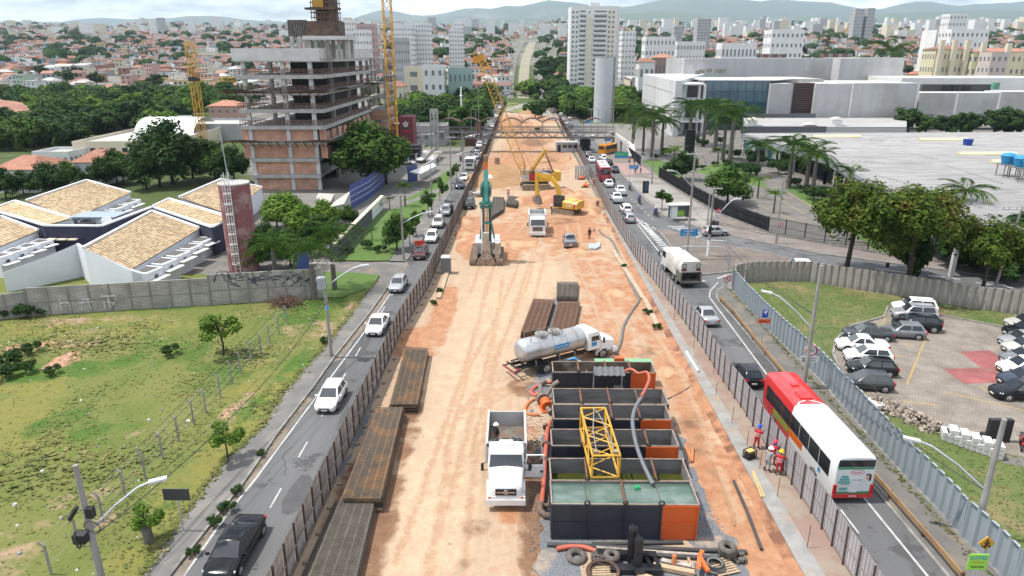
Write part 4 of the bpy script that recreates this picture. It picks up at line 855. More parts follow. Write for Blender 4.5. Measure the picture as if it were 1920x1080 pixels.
# HOARDINGS AND FENCES
HOARD=wavemix(mat('hoarding_sheet',(.50,.485,.5),(.41,.395,.41),.6,rough=.55,metal=.15,c3=(.36,.32,.3),sc3=.5,lo3=.58,hi3=.78,obj=.1),'X',4.2,.03)
HOARDI=mat('hoarding_sheet_brownish',(.37,.33,.3),(.29,.255,.235),.8,rough=.7,c3=(.2,.155,.125),sc3=.4,obj=.16)
POSTM=mat('hoarding_post',(.10,.062,.05),(.055,.038,.033),1.5,rough=.8)
RAILM=mat('hoarding_rail',(.26,.2,.16),(.17,.125,.1),1,rough=.85)
def hoarding(name,label,line,z,hgt,step,side,ptop,y1,sheetm,pw_=.1):
 """side = +1: posts stand on the +x face"""
 line=sorted([p for p in line],key=lambda p:p.y);ps=[q for q,h in along([Vector((p.x,p.y,0))for p in line],step)if q.y<y1]
 root=thing(name,label,'fence',(ps[0].x,ps[0].y,0));o0=ps[0]
 pb=MB();pb.box((0,0,(hgt+ptop)/2),(pw_,pw_*1.2,hgt+ptop));pme=None;far=MB()
 sheet=MB();n=30;x=0
 prf=[(i/n*step,.026*(1 if i%4 in(1,2)else-1))for i in range(n+1)]
 sheet.loft([[Vector((a,b_,.0)),Vector((a,b_,hgt))]for a,b_ in prf],cap=False,closed=False)
 cap=MB()
 cnt=0;sme=pm2=rme=None
 for i in range(len(ps)-1):
  a,c=ps[i],ps[i+1];h=atan2(c.y-a.y,c.x-a.x);ln=(c-a).length
  lo=Vector((a.x-o0.x,a.y-o0.y,z))
  if i<145:
   if sme is None:
    s_=sheet.build('panel',sheetm,root);sme=s_.data;q=pb.build('post',POSTM,root);pm2=q.data
    rb=MB();rb.bar((0,-.06,hgt*.5),(step,-.06,hgt*.5),.05,.08);rl_=rb.build('rail',RAILM,root);rme=rl_.data;rb=MB();rb.bar((0,-.06,hgt*.06),(step,-.06,hgt*.06),.06,.12);rl2=rb.build('bottom_rail',RAILM,root);rm2=rl2.data
   else:s_=put('panel',sme,root);q=put('post',pm2,root);rl_=put('rail',rme,root);rl2=put('bottom_rail',rm2,root)
   s_.location=lo;s_.rotation_euler[2]=h;s_.scale[0]=ln/step
   for v_ in(rl_,rl2):v_.location=lo+Vector((side*.06,0,0));v_.rotation_euler[2]=h;v_.scale[0]=ln/step
   q.location=lo+Vector((side*.09,0,0));q.rotation_euler[2]=h+pi/2
   q.rotation_euler[1]=random.uniform(-.012,.012)
   s_.rotation_euler[1]=random.uniform(-.004,.004);s_.location.z+=random.uniform(-.07,.05)
   if i%9==4:k=MB();k.box((step*.4,side*.07,hgt*.62),(.5,.01,.36));n_=k.build('paper_notice',PLATE,root);n_.location=lo;n_.rotation_euler[2]=h
  else:
   far.bar(lo+Vector((0,0,hgt/2)),Vector((c.x-o0.x,c.y-o0.y,z+hgt/2)),.05,hgt);far.box(lo+Vector((side*.08,0,hgt/2+.05)),(.1,.14,hgt+.1),1)
 if far.v:struct(far.build('distant_panels',[HOARDI,POSTM],root),'stuff')
 return root
hoarding('left_hoarding','long grey sheet hoarding with dark posts between the left road and the site',fL,0,2.5,1.62,1,.14,420,HOARDI)
hoarding('right_hoarding','long ribbed grey hoarding with brown posts between the pink walkway and the right road',[p+Vector((-.0,0,0))for p in fR],.36,2.35,1.45,-1,.06,300,HOARD,.065)
k=MB()
for q,h in along([Vector((p.x+.55,p.y,0))for p in sorted(fL,key=lambda p:p.y)],2.4):
 if q.y<110:k.cyl((q.x,q.y,0),(q.x,q.y,.22),.2,.16,7)
struct(k.build('post_footings',mat('footing_concrete',(.3,.24,.18),(.2,.15,.11),2,rough=.95)),'stuff')
for(px,py,ty)in((1300,653,625),(1264,600,571),(1338,700,678),(1342,742,718),(1372,794,763),(1400,837,807),(1424,880,848),(1457,932,895),(1513,1027,986)):
 p=P(px,py,.36);t=ZT(p,ty);k=MB();k.cyl((0,0,0),(.04,.03,max(.5,t-.36)),.022,n=5);tag(k.build('stake',RUST,loc=p),'rusty steel stake standing on the pink walkway beside the hoarding','stake','stakes along the walkway')
SHEETW=mat('blue_grey_sheet',(.31,.355,.385),(.25,.295,.325),.5,rough=.5,metal=.2,st=(1,1,.2))
SHEETO=mat('stained_sheet',(.36,.33,.295),(.17,.155,.14),1.2,rough=.8,st=(1,1,.22),c3=(.22,.13,.075),sc3=.6,lo3=.6,hi3=.75)
line=PL([(1905,1115),(1850,1055),(1802,1010),(1752,952),(1687,885),(1622,812),(1535,711),(1440,621),(1394,570),(1374,545),(1376,535),(1392,530),(1450,527),(1515,528),(1600,542),(1690,555),(1815,577),(1920,591),(2060,612)])
root=thing('sheet_fence','curved fence of upright corrugated steel sheets around the parking lot','fence',line[0])
sp=MB();prof=[(-.42,.05),(-.30,.05),(-.2,-.1),(.2,-.1),(.3,.05),(.42,.05)]
sp.loft([[Vector((a,b_,0)),Vector((a,b_,2.55))]for a,b_ in prof],cap=False,closed=False);sp.poly([Vector((a,b_,2.55))for a,b_ in prof])
so_=None
for i,(q,h)in enumerate(along(line,.80)):
 nm=SHEETW if q.x<25.9 and q.y<77.5 else SHEETO
 if so_ is None:o=sp.build('sheet',nm,root);so_=o.data
 else:o=put('sheet',so_,root)
 o.location=q-line[0]+Vector((0,0,random.uniform(-.06,.03)));o.rotation_euler=(random.uniform(-.015,.015),random.uniform(-.012,.012)if nm is SHEETW else random.uniform(-.03,.03),h)
 if nm is SHEETO:o.material_slots[0].link='OBJECT';o.material_slots[0].material=SHEETO
GRM=mat('rusty_guard_rail',(.38,.24,.12),(.27,.165,.09),1,rough=.6,metal=.2)
gl=PL([(1349,554),(1373,574),(1386,587),(1396,605),(1418,634),(1455,676),(1500,730),(1560,800),(1640,885),(1705,962),(1752,1012),(1786,1055),(1815,1095)],.72)
gl=[Vector((p.x,p.y,.74))for p in PL([(1350,566),(1374,590),(1390,611),(1420,650),(1455,692),(1500,746),(1560,818),(1640,905),(1705,980),(1752,1034),(1800,1092)],.13)]
root=thing('guard_rail','rust stained steel guard rail along the right road kerb','guard rail')
k=MB();k.tube(gl,.05,5);k.tube([p+Vector((0,0,-.16))for p in gl],.05,5)
rr_=[]
for i,p in enumerate(gl):
 d=(gl[min(i+1,len(gl)-1)]-gl[max(0,i-1)]).normalized();nn=Vector((-d.y,d.x,0));rr_.append([p+nn*o_+Vector((0,0,z))for o_,z in((-.04,.08),(.04,.04),(-.02,0),(-.02,-.12),(.04,-.16),(-.04,-.24),(-.09,-.24),(-.09,.08))])
k.loft(rr_);k.build('rail',GRM,root)
for q,h in along(gl,3.6):k=MB();k.box((q.x+.08,q.y,.42),(.16,.14,.66));k.build('post',RUST,root)
FM=mat('dark_fence_mesh',(.02,.022,.026),rough=.7);
def bar_fence(name,label,pxs,hgt,gapx,base=.25):
 ln=PL(pxs,.13);root=thing(name,label,'fence',ln[0]);k=MB();pc=MB()
 for a,c in zip(ln,ln[1:]):
  a,c=a-ln[0],c-ln[0]
  for z in(.12,hgt*.5,hgt):k.bar(a+Vector((0,0,z)),c+Vector((0,0,z)),.05)
  pc.bar(a+Vector((0,0,base/2)),c+Vector((0,0,base/2)),.16,base)
 for q,h in along(ln,gapx):q=q-ln[0];k.bar(q,q+Vector((0,0,hgt+.12)),.035)
 struct(k.build('fence_bars',FM,root),'stuff');pc.build('plinth',KERB,root);pme=None
 for q,h in along(ln,3.0):
  q=q-ln[0];m_=MB();m_.box((0,0,hgt/2+.1),(.12,.12,hgt+.2))
  if pme is None:o=m_.build('post',FM,root);pme=o.data
  else:o=put('post',pme,root)
  o.location=q
 return root
bar_fence('railing_fence','tall dark railing fence between the red pavement and the mall forecourt',[(1235,334),(1287,366),(1350,402),(1440,437),(1560,460),(1655,477),(1760,492),(1920,512),(1990,521)],2.4,.16)
bar_fence('railing_fence','short dark railing fence beside the footbridge stairs and the orange minibus',[(1178,292),(1201,312)],2.3,.16)
k=MB();ln=PL([(1236,333),(1288,365),(1350,401),(1440,436)],.13)
for a,c in zip(ln,ln[1:]):k.bar(a+Vector((.1,.15,1.2)),c+Vector((.1,.15,1.2)),.03,2.1)
tag(k.build('shade_netting',mat('black_netting',(.018,.02,.025),rough=.9)),'black netting fixed behind the railing fence next to the plaza','netting')
# SITE EQUIPMENT
NAVY=mat('navy_tank_paint',(.018,.022,.034),(.028,.032,.045),1.2,rough=.5,c3=(.06,.05,.045),sc3=.9,lo3=.66,hi3=.85,st=(1,1,.3));ORNG=mat('orange_tank_paint',(.60,.105,.015),(.52,.09,.018),.7,rough=.5)
INNER=mat('tank_inside',(.235,.24,.245),(.14,.138,.135),.8,rough=.7,metal=.15,c3=(.15,.095,.06),sc3=.5,lo3=.54,hi3=.75,st=(.4,1,2.5))
TH_=2.38
def tank(ft0,ft1,bk0,bk1,split,label,liquid=None,level=0.,inside=INNER,vis=True,struts=(.33,.66),ribs=True):
 a,c,d,e=P(*ft0,TH_),P(*ft1,TH_),P(*bk1,TH_),P(*bk0,TH_);mid=(a+c+d+e)/4;mid.z=0
 x0=(a.x+e.x)/2-mid.x;x1=(c.x+d.x)/2-mid.x;y0=(a.y+c.y)/2-mid.y+.04;y1=(d.y+e.y)/2-mid.y-.04
 r=thing('slurry_tank',label,'tank',mid,0,'open steel slurry tanks in a row');xs=P(split,ft0[1],TH_).x-mid.x if split else x1;t=.05
 k=MB();k.box(((x0+xs)/2,y0,TH_/2),(xs-x0,t,TH_));k.box((x0,(y0+y1)/2,TH_/2),(t,y1-y0-t,TH_));k.box(((x0+x1)/2,y1,TH_/2),(x1-x0,t,TH_));k.box(((x0+x1)/2,(y0+y1)/2,.06),(x1-x0-t,y1-y0-t,.1))
 k.box((x1,(y0+y1)/2,TH_/2),(t,y1-y0-t,TH_));k.build('shell',NAVY,r)
 if split:k=MB();k.box(((x1+xs)/2,y0-.004,TH_/2),(x1-xs,t,TH_));k.box((x1+.004,(y0+y1)/2,TH_/2),(t,y1-y0-t-.02,TH_-.01));k.build('orange_end',ORNG,r)
 k=MB();q=t/2+.006;k.box(((x0+x1)/2,y1-q,TH_/2),(x1-x0-2*q,.01,TH_-.04));k.box(((x0+x1)/2,y0+q,TH_/2),(x1-x0-2*q,.01,TH_-.04));k.box((x0+q,(y0+y1)/2,TH_/2),(.01,y1-y0-2*q,TH_-.04));k.box((x1-q,(y0+y1)/2,TH_/2),(.01,y1-y0-2*q,TH_-.04));k.build('lining',inside,r)
 if ribs:
  n=4
  for i in range(n+1):
   x=lerp(x0+.05,x1-.05,i/n);k=MB();k.bar((x,y0-.06,.05),(x,y0-.06,TH_-.02),.07,.09);k.build('rib',ORNG if x>xs-.02 and split else NAVY,r)
  for z in(.06,TH_*.52,TH_-.05):
   k=MB();k.bar((x0+.1,y0-.055,z),(xs-.05,y0-.055,z),.06,.08);k.build('stiffener',NAVY,r)
   if split:k=MB();k.bar((xs+.05,y0-.055,z),(x1-.05,y0-.055,z),.06,.08);k.build('stiffener',ORNG,r)
 k=MB()
 for p_,q_ in(((x0,y0),(x1,y0)),((x0,y1),(x1,y1)),((x0,y0),(x0,y1)),((x1,y0),(x1,y1))):k.bar((*p_,TH_+.035),(*q_,TH_+.035),.09,.05)
 k.build('rim',mat('rusted_rim',(.2,.14,.1),(.26,.22,.19),2,rough=.8),r)
 for f in struts:
  x=lerp(x0,x1,f);k=MB();k.cyl((x,y0-.05,TH_+.08),(x+.05,y1+.05,TH_+.08),.075,n=8);k.build('strut',RUST,r,40)
  k=MB();k.torus((x,y0-.03,TH_+.16),.12,.04,(0,1,0),12,6);k.build('lifting_lug',DARK,r,60)
 if liquid:
  k=MB();nx,ny=40,14;vs=[(lerp(x0+.04,x1-.04,i/nx),lerp(y0+.05,y1-.05,j/ny),level+.012*noise.noise(Vector((i*.4,j*.5,2))))for j in range(ny+1)for i in range(nx+1)]
  k.add(vs,[(j*(nx+1)+i,j*(nx+1)+i+1,(j+1)*(nx+1)+i+1,(j+1)*(nx+1)+i)for j in range(ny)for i in range(nx)]);k.build('slurry',liquid,r,60)
 return r,mid,x0,x1,y0,y1
SLUR=mat('green_slurry',(.062,.102,.082),(.165,.21,.185),.42,rough=.22,det=7,lo=.42,hi=.66,c3=(.06,.10,.082),sc3=.35,st=(.7,1.3,1));ALG=mat('algae_water',(.035,.042,.008),(.05,.055,.012),.5,rough=.12)
T1=tank((1034,944),(1312,951),(1032,899),(1295,906),1241,'front slurry tank, full of milky green liquid, with navy and orange front',SLUR,2.27,struts=(.5,))
k=MB()
for f in(.24,.745):k.cyl((lerp(T1[2],T1[3],f),T1[4],TH_+.05),(lerp(T1[2],T1[3],f)-.03,T1[5],TH_+.05),.015,n=4)
k.build('tie_rod',RUST,T1[0])
for f in(.24,.745):k=MB();k.torus((lerp(T1[2],T1[3],f),T1[4]-.03,TH_+.14),.14,.045,(0,1,0),12,6);k.build('lifting_lug',DARK,T1[0],60)
T2=tank((1032,899.5),(1295,906.5),(1031,858.5),(1282,863),None,'second slurry tank, holding dark green water low under pale stained walls',ALG,1.4,struts=(.26,.755),ribs=False)
T3=tank((1032,836.5),(1270,839),(1035,804),(1264,808),1211,'third slurry tank, empty, directly in front of the lattice boom middle',mat('tank_silt',(.3,.27,.23),(.22,.19,.16),.5,rough=.8),.35,struts=(.24,.76))
T4=tank((1036,784),(1257,791),(1037,756.5),(1251,763),1202,'fourth slurry tank, empty, under the far end of the yellow lattice boom',mat('tank_silt',(.3,.27,.23)),.3,struts=(.25,.5,.74))
T5=tank((1036.5,756),(1253,762),(1038,726.5),(1245,733),None,'fifth slurry tank, empty grey one behind the corroded pump frame',mat('tank_silt',(.3,.27,.23)),.3,struts=(.24,.49,.74),ribs=False)
DIRTY=mat('dirty_tank_inside',(.16,.125,.09),(.08,.055,.035),.6,rough=.8,c3=(.24,.2,.15),sc3=.8)
T6=tank((1037,699),(1230,700),(1035,678),(1221,680),1183,'rear slurry tank next to the tanker lorry, with rust brown walls',mat('tank_silt',(.3,.27,.23)),.5,DIRTY,struts=(.25,.52,.76))
k=MB();x0,x1,yb=T6[1].x+T6[2]+3.6,T6[1].x+T6[3]+.3,T6[1].y+T6[5]+.9;k.box(((x0+x1)/2,yb,1.05),(x1-x0,1.2,2.0));o=k.build('pump_container',mat('mint_green_paint',(.15,.33,.18),rough=.5));tag(o,'mint green steel box standing behind the rear slurry tank','container')
k=MB();k.box(((x0+x1)/2-.4,yb,2.25),(.8,.5,.4));o=k.build('control_box',ORNG);tag(o,'small orange box lying on top of the mint green container','box')
p=P(1140,703,2.5);r=thing('mixing_unit','pump unit with ribbed grey roof sheet and black hose drum at the rear tank','pump',(p.x,p.y-.9,0))
k=MB();prf=[(-1.15+i*.115,.03*(1 if i%4<2 else-1))for i in range(21)]
k.loft([[Vector((x,y,3.05+y*.12+z))for x,z in prf]for y in(-.3,1.0)],cap=False,closed=False);k.build('roof_sheet',mat('dark_grey_sheet',(.12,.125,.13),rough=.5,metal=.3),r)
k=MB();k.cyl((.35,-.75,1.75),(.85,-.75,1.75),.55,n=18);k.build('hose_drum',mat('black_hose',(.014,.014,.016),rough=.6),r,40)
for x in(.3,.45,.6,.75,.9):k=MB();k.torus((x,-.75,1.75),.57,.06,(1,0,0),18,6);k.build('hose_turn',mat('black_hose',(.014,.014,.016)),r,60)
k=MB();k.cyl((1.2,-.9,1.4),(2.0,-.9,1.4),.42,n=14);k.build('motor',ORNG,r,40)
k=MB();k.box((-.35,-.95,1.5),(.5,.35,.4));k.build('switch_box',GALV,r)
k=MB()
for x in(-2.3,-1.0,.2):k.bar((x,-1.0,.2),(x,-1.0,2.2),.05)
for z in(1.0,1.6,2.2):k.bar((-2.3,-1.0,z),(.2,-1.0,z),.05)
k.bar((-1.1,.9,0),(-1.1,.9,3.0),.08);k.bar((1.1,.9,0),(1.1,.9,3.0),.08);k.build('hand_rail',GALV,r)
p=P(1075,676,2.4);q=P(1104,699,1.3);r=thing('water_outlet','blue pipe spout pouring a jet of water into the rear slurry tank','pipe',(p.x,p.y,0))
k=MB();k.tube([(-.6,.3,1.6),(-.4,.15,2.4),(.05,.0,2.62),(.3,-.05,2.5)],.1,8);k.build('spout',mat('blue_pipe',(.02,.2,.45),rough=.4),r,50)
b=MB();
for i in range(7):b.tube([Vector((.3+.02*i,-.05,2.48)),Vector((.65+.03*i,-.15+.05*sin(i*2),2.2+.05*cos(i*3))),Vector((.95+.08*i*.5,-.25+.08*sin(i),1.5)),Vector((1.1+.1*sin(i*5),-.3+.1*cos(i*4),.85))],[.03,.05,.07,.09],5)
b.build('water_jet',mat('foaming_water',(.6,.63,.66),(.45,.48,.5),6,rough=.2),r,60)
YELB=mat('crane_yellow',(.62,.34,.035),(.52,.28,.03),1.5,rough=.45,c3=(.35,.2,.06),sc3=2,lo3=.62,hi3=.75)
def lattice(k,A,B,w0,w1,h0,h1,n,rc=.07,rd=.035,up=(0,0,1),mi=0,ends=True):
 """four chords and zigzag lacing from A to B; A and B are centres of the end frames"""
 A,B=Vector(A),Vector(B);d=(B-A).normalized();u=Vector(up);s=d.cross(u).normalized();u=s.cross(d).normalized()
 def cor(t):
  c=A.lerp(B,t);w_=lerp(w0,w1,t)/2;h_=lerp(h0,h1,t)/2
  return[c+s*i*w_+u*j*h_ for i,j in((-1,-1),(1,-1),(1,1),(-1,1))]
 for i in range(4):k.cyl(cor(0)[i],cor(1)[i],rc,n=6,mi=mi)
 for j in range(n):
  a,c=cor(j/n),cor((j+1)/n)
  for f in range(4):
   g=(f+1)%4
   if(j+f)%2:k.cyl(a[f],c[g],rd,n=4,cap=False,mi=mi)
   else:k.cyl(a[g],c[f],rd,n=4,cap=False,mi=mi)
 if ends:
  for t in(0,1):
   c=cor(t)
   for f in range(4):k.cyl(c[f],c[(f+1)%4],rd*1.5,n=5,mi=mi)
 return k
n0,n1=P(1137,855,4.0),P(1112,766,4.0)
A=Vector((n0.x,n0.y,3.3));B=Vector((n1.x,n1.y,3.3));r=thing('lattice_boom_section','loose yellow lattice crane boom section lying across the slurry tanks','crane section',(A+B)/2)
k=MB();lattice(k,A-(A+B)/2,B-(A+B)/2,1.6,1.6,1.45,1.45,5,.07,.045);k.build('lattice',YELB,r,60)
k=MB();d=(B-A);c0=-d/2
for s in(-.55,.5):k.tube([c0+d*.02+Vector((s,.1,.8)),c0+d*.45+Vector((s*.8,0,.95)),c0+d*.75+Vector((s*.3,0,1.1)),c0+d*.97+Vector((0,0,.8))],.03,5)
k.build('sling_cable',mat('wire_rope',(.3,.3,.29),rough=.5,metal=.4),r)
for s in(-.6,.55):k=MB();k.box(c0+d*.03+Vector((s,0,.85)),(.25,.3,.22));k.build('shackle',mat('worn_shackle',(.3,.24,.15),(.18,.13,.09),4,rough=.7),r)
def hose(name,label,pts,r_,m,cat='hose'):
 pp=[Vector(p)for p in pts];out=[]
 for i in range(len(pp)-1):
  p0,p1,p2,p3=pp[max(i-1,0)],pp[i],pp[i+1],pp[min(i+2,len(pp)-1)]
  for j in range(6):
   t=j/6;out.append(.5*((2*p1)+(p2-p0)*t+(2*p0-5*p1+4*p2-p3)*t*t+(3*p1-p0-3*p2+p3)*t**3))
 out.append(pp[-1]);o0=out[0];k=MB();k.tube([p-o0 for p in out],r_,8);o=k.build(name,m,None,60,o0);return tag(o,label,cat)
GREYH=mat('grey_hose',(.16,.155,.15),(.11,.105,.1),2,rough=.7);REDH=mat('red_hose',(.46,.10,.06),(.36,.1,.06),1.5,rough=.6);ORH=mat('orange_hose',(.48,.17,.06),(.38,.14,.055),1.5,rough=.65);BLKP=mat('black_pipe',(.03,.031,.034),(.05,.05,.052),1,rough=.5)
hose('suction_hose','long brown-grey hose lying on the soil from the hoarding foot to the tanker lorry',PL([(1113,433),(1120,427),(1130,440),(1148,452),(1160,478),(1175,515),(1192,550),(1198,563),(1186,582),(1170,610),(1164,640),(1155,662),(1140,677)],.14),.15,GREYH)
hose('delivery_hose','grey pipe hose hanging from the rear tank frame down into the front tank',[P(1205,742,4.4),P(1192,763,4.0),P(1186,790,3.6),P(1192,830,3.2),P(1205,868,2.9),P(1224,908,2.5)],.13,mat('slate_hose',(.12,.13,.145),rough=.55))
hose('red_hose','red hose arching over the orange end of the rear tank',[P(1165,700,2.6),P(1182,692,3.0),P(1197,700,2.9),P(1213,698,3.1),P(1217,712,3.6),P(1208,734,4.2),P(1202,742,4.5)],.11,REDH)
hose('red_hose','red and orange hose looping on the ground left of the rear tank',[P(1036,716,.5),P(1015,720,.3),P(999,730,.12),P(997,738,.12),P(1005,741,.14),P(1014,731,.5)],.15,REDH)
hose('orange_hose','curved orange hose on the ground left of the pump',PL([(1002,749),(990,757),(984,769),(993,777),(1011,778)],.14),.15,ORH)
hose('red_pipeline','red pipeline running along the left side of the slurry tanks',[P(1033,790,.5),P(1027,805,.5),P(1024,835,.5),P(1022,860,.5),P(1020,900,.5),P(1016,945,.5)],.16,REDH,'pipe')
for(px,py)in((1026,800),(1025,833),(1022,863),(1017,948)):
 p=P(px,py,.5);k=MB();k.cyl((-.1,-.14,0),(-.1,.14,0),.24,n=10);k.cyl((0,0,0),(.75,.05,.02),.13,n=8);k.torus((.35,.02,0),.18,.05,(1,0,0),10,5);tag(k.build('pipe_flange',mat('corroded_flange',(.16,.11,.08),(.1,.07,.055),3,rough=.85),None,50,p),'corroded flange joining the red pipeline to a slurry tank','flange','flanges on the red pipeline')
p=P(1018,962,.3);k=MB();k.tube([(-.15,.5,.3),(-.15,.1,.1),(.1,-.2,0),(.7,-.25,0)],.2,8);tag(k.build('pipe_elbow',mat('corroded_flange',(.16,.11,.08)),None,50,p),'corroded elbow ending the red pipeline at the front tank corner','pipe')
p=P(1022,765,0);r=thing('slurry_pump','orange slurry pump with corroded pipe elbows beside the tanks','pump',p,.2)
k=MB();k.cyl((0,-.7,.5),(0,.1,.55),.42,n=14);k.box((0,-.3,.12),(.9,1.5,.2));k.build('motor',ORNG,r,40)
k=MB();k.cyl((-.1,.2,.6),(-.1,.6,.6),.5,n=14);k.tube([(-.1,.4,.6),(-.2,.9,1.2),(-.1,1.3,1.5),(.4,1.4,1.6)],.2,8);k.tube([(0,.4,.6),(.5,.8,1.0),(.9,.9,1.5),(1.3,1.0,1.7)],.18,8);k.cyl((0,-.8,.4),(.1,-1.5,.4),.2,n=8);k.build('pump_casing',mat('corroded_pump',(.2,.17,.15),(.12,.09,.07),3,rough=.7),r,40)
for(a,c,m,lb)in(((1000,781),(1018,782),RUST,'short rusty pipe on the ground left of the pump'),):hose('steel_pipe',lb,PL([a,c],.08),.07,m,'pipe')
for(a,c,rr,m,lb)in[((1282,842),(1288,877),.11,BLKP,'black pipe leaning beside the orange pipe stubs'),((1287,840),(1296,862),.12,ORH,'orange pipe stub lying beside the front tanks, inner one'),((1299,840),(1297,866),.12,ORH,'orange pipe stub lying beside the front tanks, outer one'),((1376,902),(1428,1030),.1,BLKP,'long black pipe lying on the wet soil near the walkway'),((1347,888),(1377,985),.035,mat('thin_cane',(.34,.23,.14),rough=.8),'thin cane lying on the soil beside the black pipe'),((1026,1021),(1400,1035),.13,BLKP,'longest black pipe in front of the navy tank'),((1110,1020),(1280,1017),.11,BLKP,'shorter dark grey pipe against the foot of the navy tank'),((1118,1028),(1318,1042),.13,mat('chalky_pipe',(.42,.36,.31),(.2,.17,.15),2.5,rough=.8),'chalky stained pipe lying among the black pipes'),((1200,1040),(1350,1048),.14,BLKP,'thick black pipe under the chalky pipe')]:
 d_=PL([a,c],.2);hose('pipe',lb,[d_[0],d_[0].lerp(d_[1],.5)+Vector((.05 if rr<.12 else 0,0,0)),d_[1]],rr,m,'pipe')
hose('red_hose','short bent red hose in front of the navy tank',PL([(1044,1029),(1070,1025),(1095,1026),(1117,1033)],.25),.14,REDH)
for(a,c,lb)in(((1410,884),(1428,932),'outer timber batten lying on the concrete strip'),((1413,884),(1433,932),'inner timber batten lying on the concrete strip')):
 p,q=P(*a,.44),P(*c,.44);k=MB();k.bar(Vector(),q-p,.1,.08);tag(k.build('timber_batten',mat('fresh_timber',(.52,.37,.17),(.42,.29,.13),3,rough=.8),None,None,p),lb,'timber')
hose('power_cable','dark cable running from the orange tank over the soil to the walkway',PL([(1252,748),(1285,731),(1316,708),(1320,700),(1310,690)],.08),.04,BLKP,'cable')
p,q=P(1287,660,.45),P(1310,697,.45);k=MB();k.cyl(Vector(),q-p,.14,n=9);tag(k.build('concrete_pipe',CONCW,None,50,p),'pale concrete pipe lying on the edge strip of the walkway','pipe')
p=P(1190,1062,0);r=thing('lifting_frame','black steel cross frame with two upright tubes in front of the tanks','steel frame',(p.x,p.y,0));MB_=mat('black_steel',(.012,.013,.015),(.03,.03,.033),2,rough=.4,metal=.3)
for(x,y,z)in((-.18,.15,2.35),(.05,-.45,2.1)):
 k=MB();k.cyl((x,y,.2),(x,y,z),.24,n=10);k.cyl((x,y,z),(x-.05,y,z+.3),.26,.03,n=3);k.build('upright_tube',MB_,r,30)
for(a,c,w_)in(((-2.0,.55,.35),(1.2,.35,.35),.4),((-1.4,-.55,.25),(1.3,-.6,.25),.5),((-.05,.8,.3),(.1,-1.1,.3),.5),((.55,.5,.3),(.75,-.5,.3),.18),((1.0,.5,.3),(1.2,-.5,.3),.18)):k=MB();k.bar(a,c,w_,.42);k.build('beam',MB_,r)
TY=mat('dusty_tyre',(.13,.115,.1),(.075,.066,.06),2.5,rough=.95,bump=.02,bsc=12)
for(px,py,R,tz,lb)in((1081,1045,.42,.18,'large worn tyre lying flat on the crushed stone'),(1147,1049,.33,.16,'lower worn tyre of the pair beside the black frame'),(1147,1043,.3,.44,'upper worn tyre of the pair beside the black frame'),(1364,1038,.36,.16,'lowest tyre in the stack by the pipe ends'),(1364,1033,.36,.44,'middle tyre in the stack by the pipe ends'),(1364,1028,.34,.7,'top tyre in the stack by the pipe ends')):
 p=P(px,py,tz);k=MB();k.torus((0,0,0),R,.17,(.08,-.06,1),22,9);tag(k.build('tyre',TY,None,60,(p.x,p.y,tz+.05)),lb,'tyre','worn tyres on the crushed stone')
p=P(1122,1050,.2);k=MB()
for i in range(22):
 a=random.uniform(0,6.3);k.torus((.3*cos(a)*random.random(),.35*sin(a)*random.random(),.1+.22*random.random()),random.uniform(.12,.3),.035,(random.uniform(-1,1),random.uniform(-1,1),1),12,5)
tag(k.build('chain_pile',TY,None,60,p),'tangled heap of dusty chain and rope beside the tyres','chain')
p=P(1385,1050,.1);k=MB()
for i in range(9):a=i*.7;k.box((.25*cos(a),.3*sin(a),.12+.06*(i%3)),(.3,.2,.12),0,Matrix.Rotation(a,4,'Z'))
tag(k.build('scrap_pile',TY,None,None,p),'small heap of dusty scrap metal beside the tyre stack','scrap')
def pallet(px,py,rz,lb):
 p=P(px,py,0);r=thing('pallet',lb,'pallet',(p.x,p.y,.1),rz)
 for i in range(7):k=MB();k.box((0,-.55+i*.18,.13),(1.3,.11,.025));k.build('slat',WOOD,r)
 for x in(-.55,0,.55):k=MB();k.box((x,0,.055),(.1,1.2,.1));k.build('bearer',WOOD,r)
pallet(1131,1074,.05,'wooden pallet under the rusty wire coil');pallet(1355,1068,.3,'wooden pallet under the cable drum and orange clamp')
p=P(1131,1074,.3);r=thing('wire_coil','coil of rusty brown wire rope lying on a pallet','wire coil',(p.x,p.y,.3))
for i in range(9):k=MB();k.torus((random.uniform(-.05,.05),random.uniform(-.05,.05),.02*i),.78+random.uniform(-.07,.07),.04,(random.uniform(-.06,.06),random.uniform(-.06,.06),1),28,5);k.build('turn',mat('brown_wire',(.075,.04,.03),(.11,.06,.045),4,rough=.8),r,60)
p=P(1340,1062,.3);r=thing('cable_coil','coil of black and grey cable beside the orange clamp','cable coil',(p.x,p.y,.32))
for i in range(8):k=MB();k.torus((random.uniform(-.04,.04),random.uniform(-.04,.04),.035*i),.45+random.uniform(-.06,.06),.045,(random.uniform(-.1,.1),random.uniform(-.1,.1),1),22,5);k.build('turn',mat('grey_cable',(.2,.19,.18))if i%3==0 else BLKP,r,60)
p=P(1320,1062,.3);r=thing('pipe_clamp','bright orange steel clamp lying on the cable coil','clamp',(p.x,p.y,.45),.5);OC=mat('bright_orange',(.65,.12,.02),rough=.5)
for a,c in(((-.5,-.1,.1),(-.1,.3,.3)),((-.1,.3,.3),(.3,.5,.35)),((-.1,.3,.3),(-.3,-.6,.1)),((-.5,-.1,.1),(-.7,-.3,.3))):k=MB();k.bar(a,c,.2,.18);k.build('arm',OC,r)
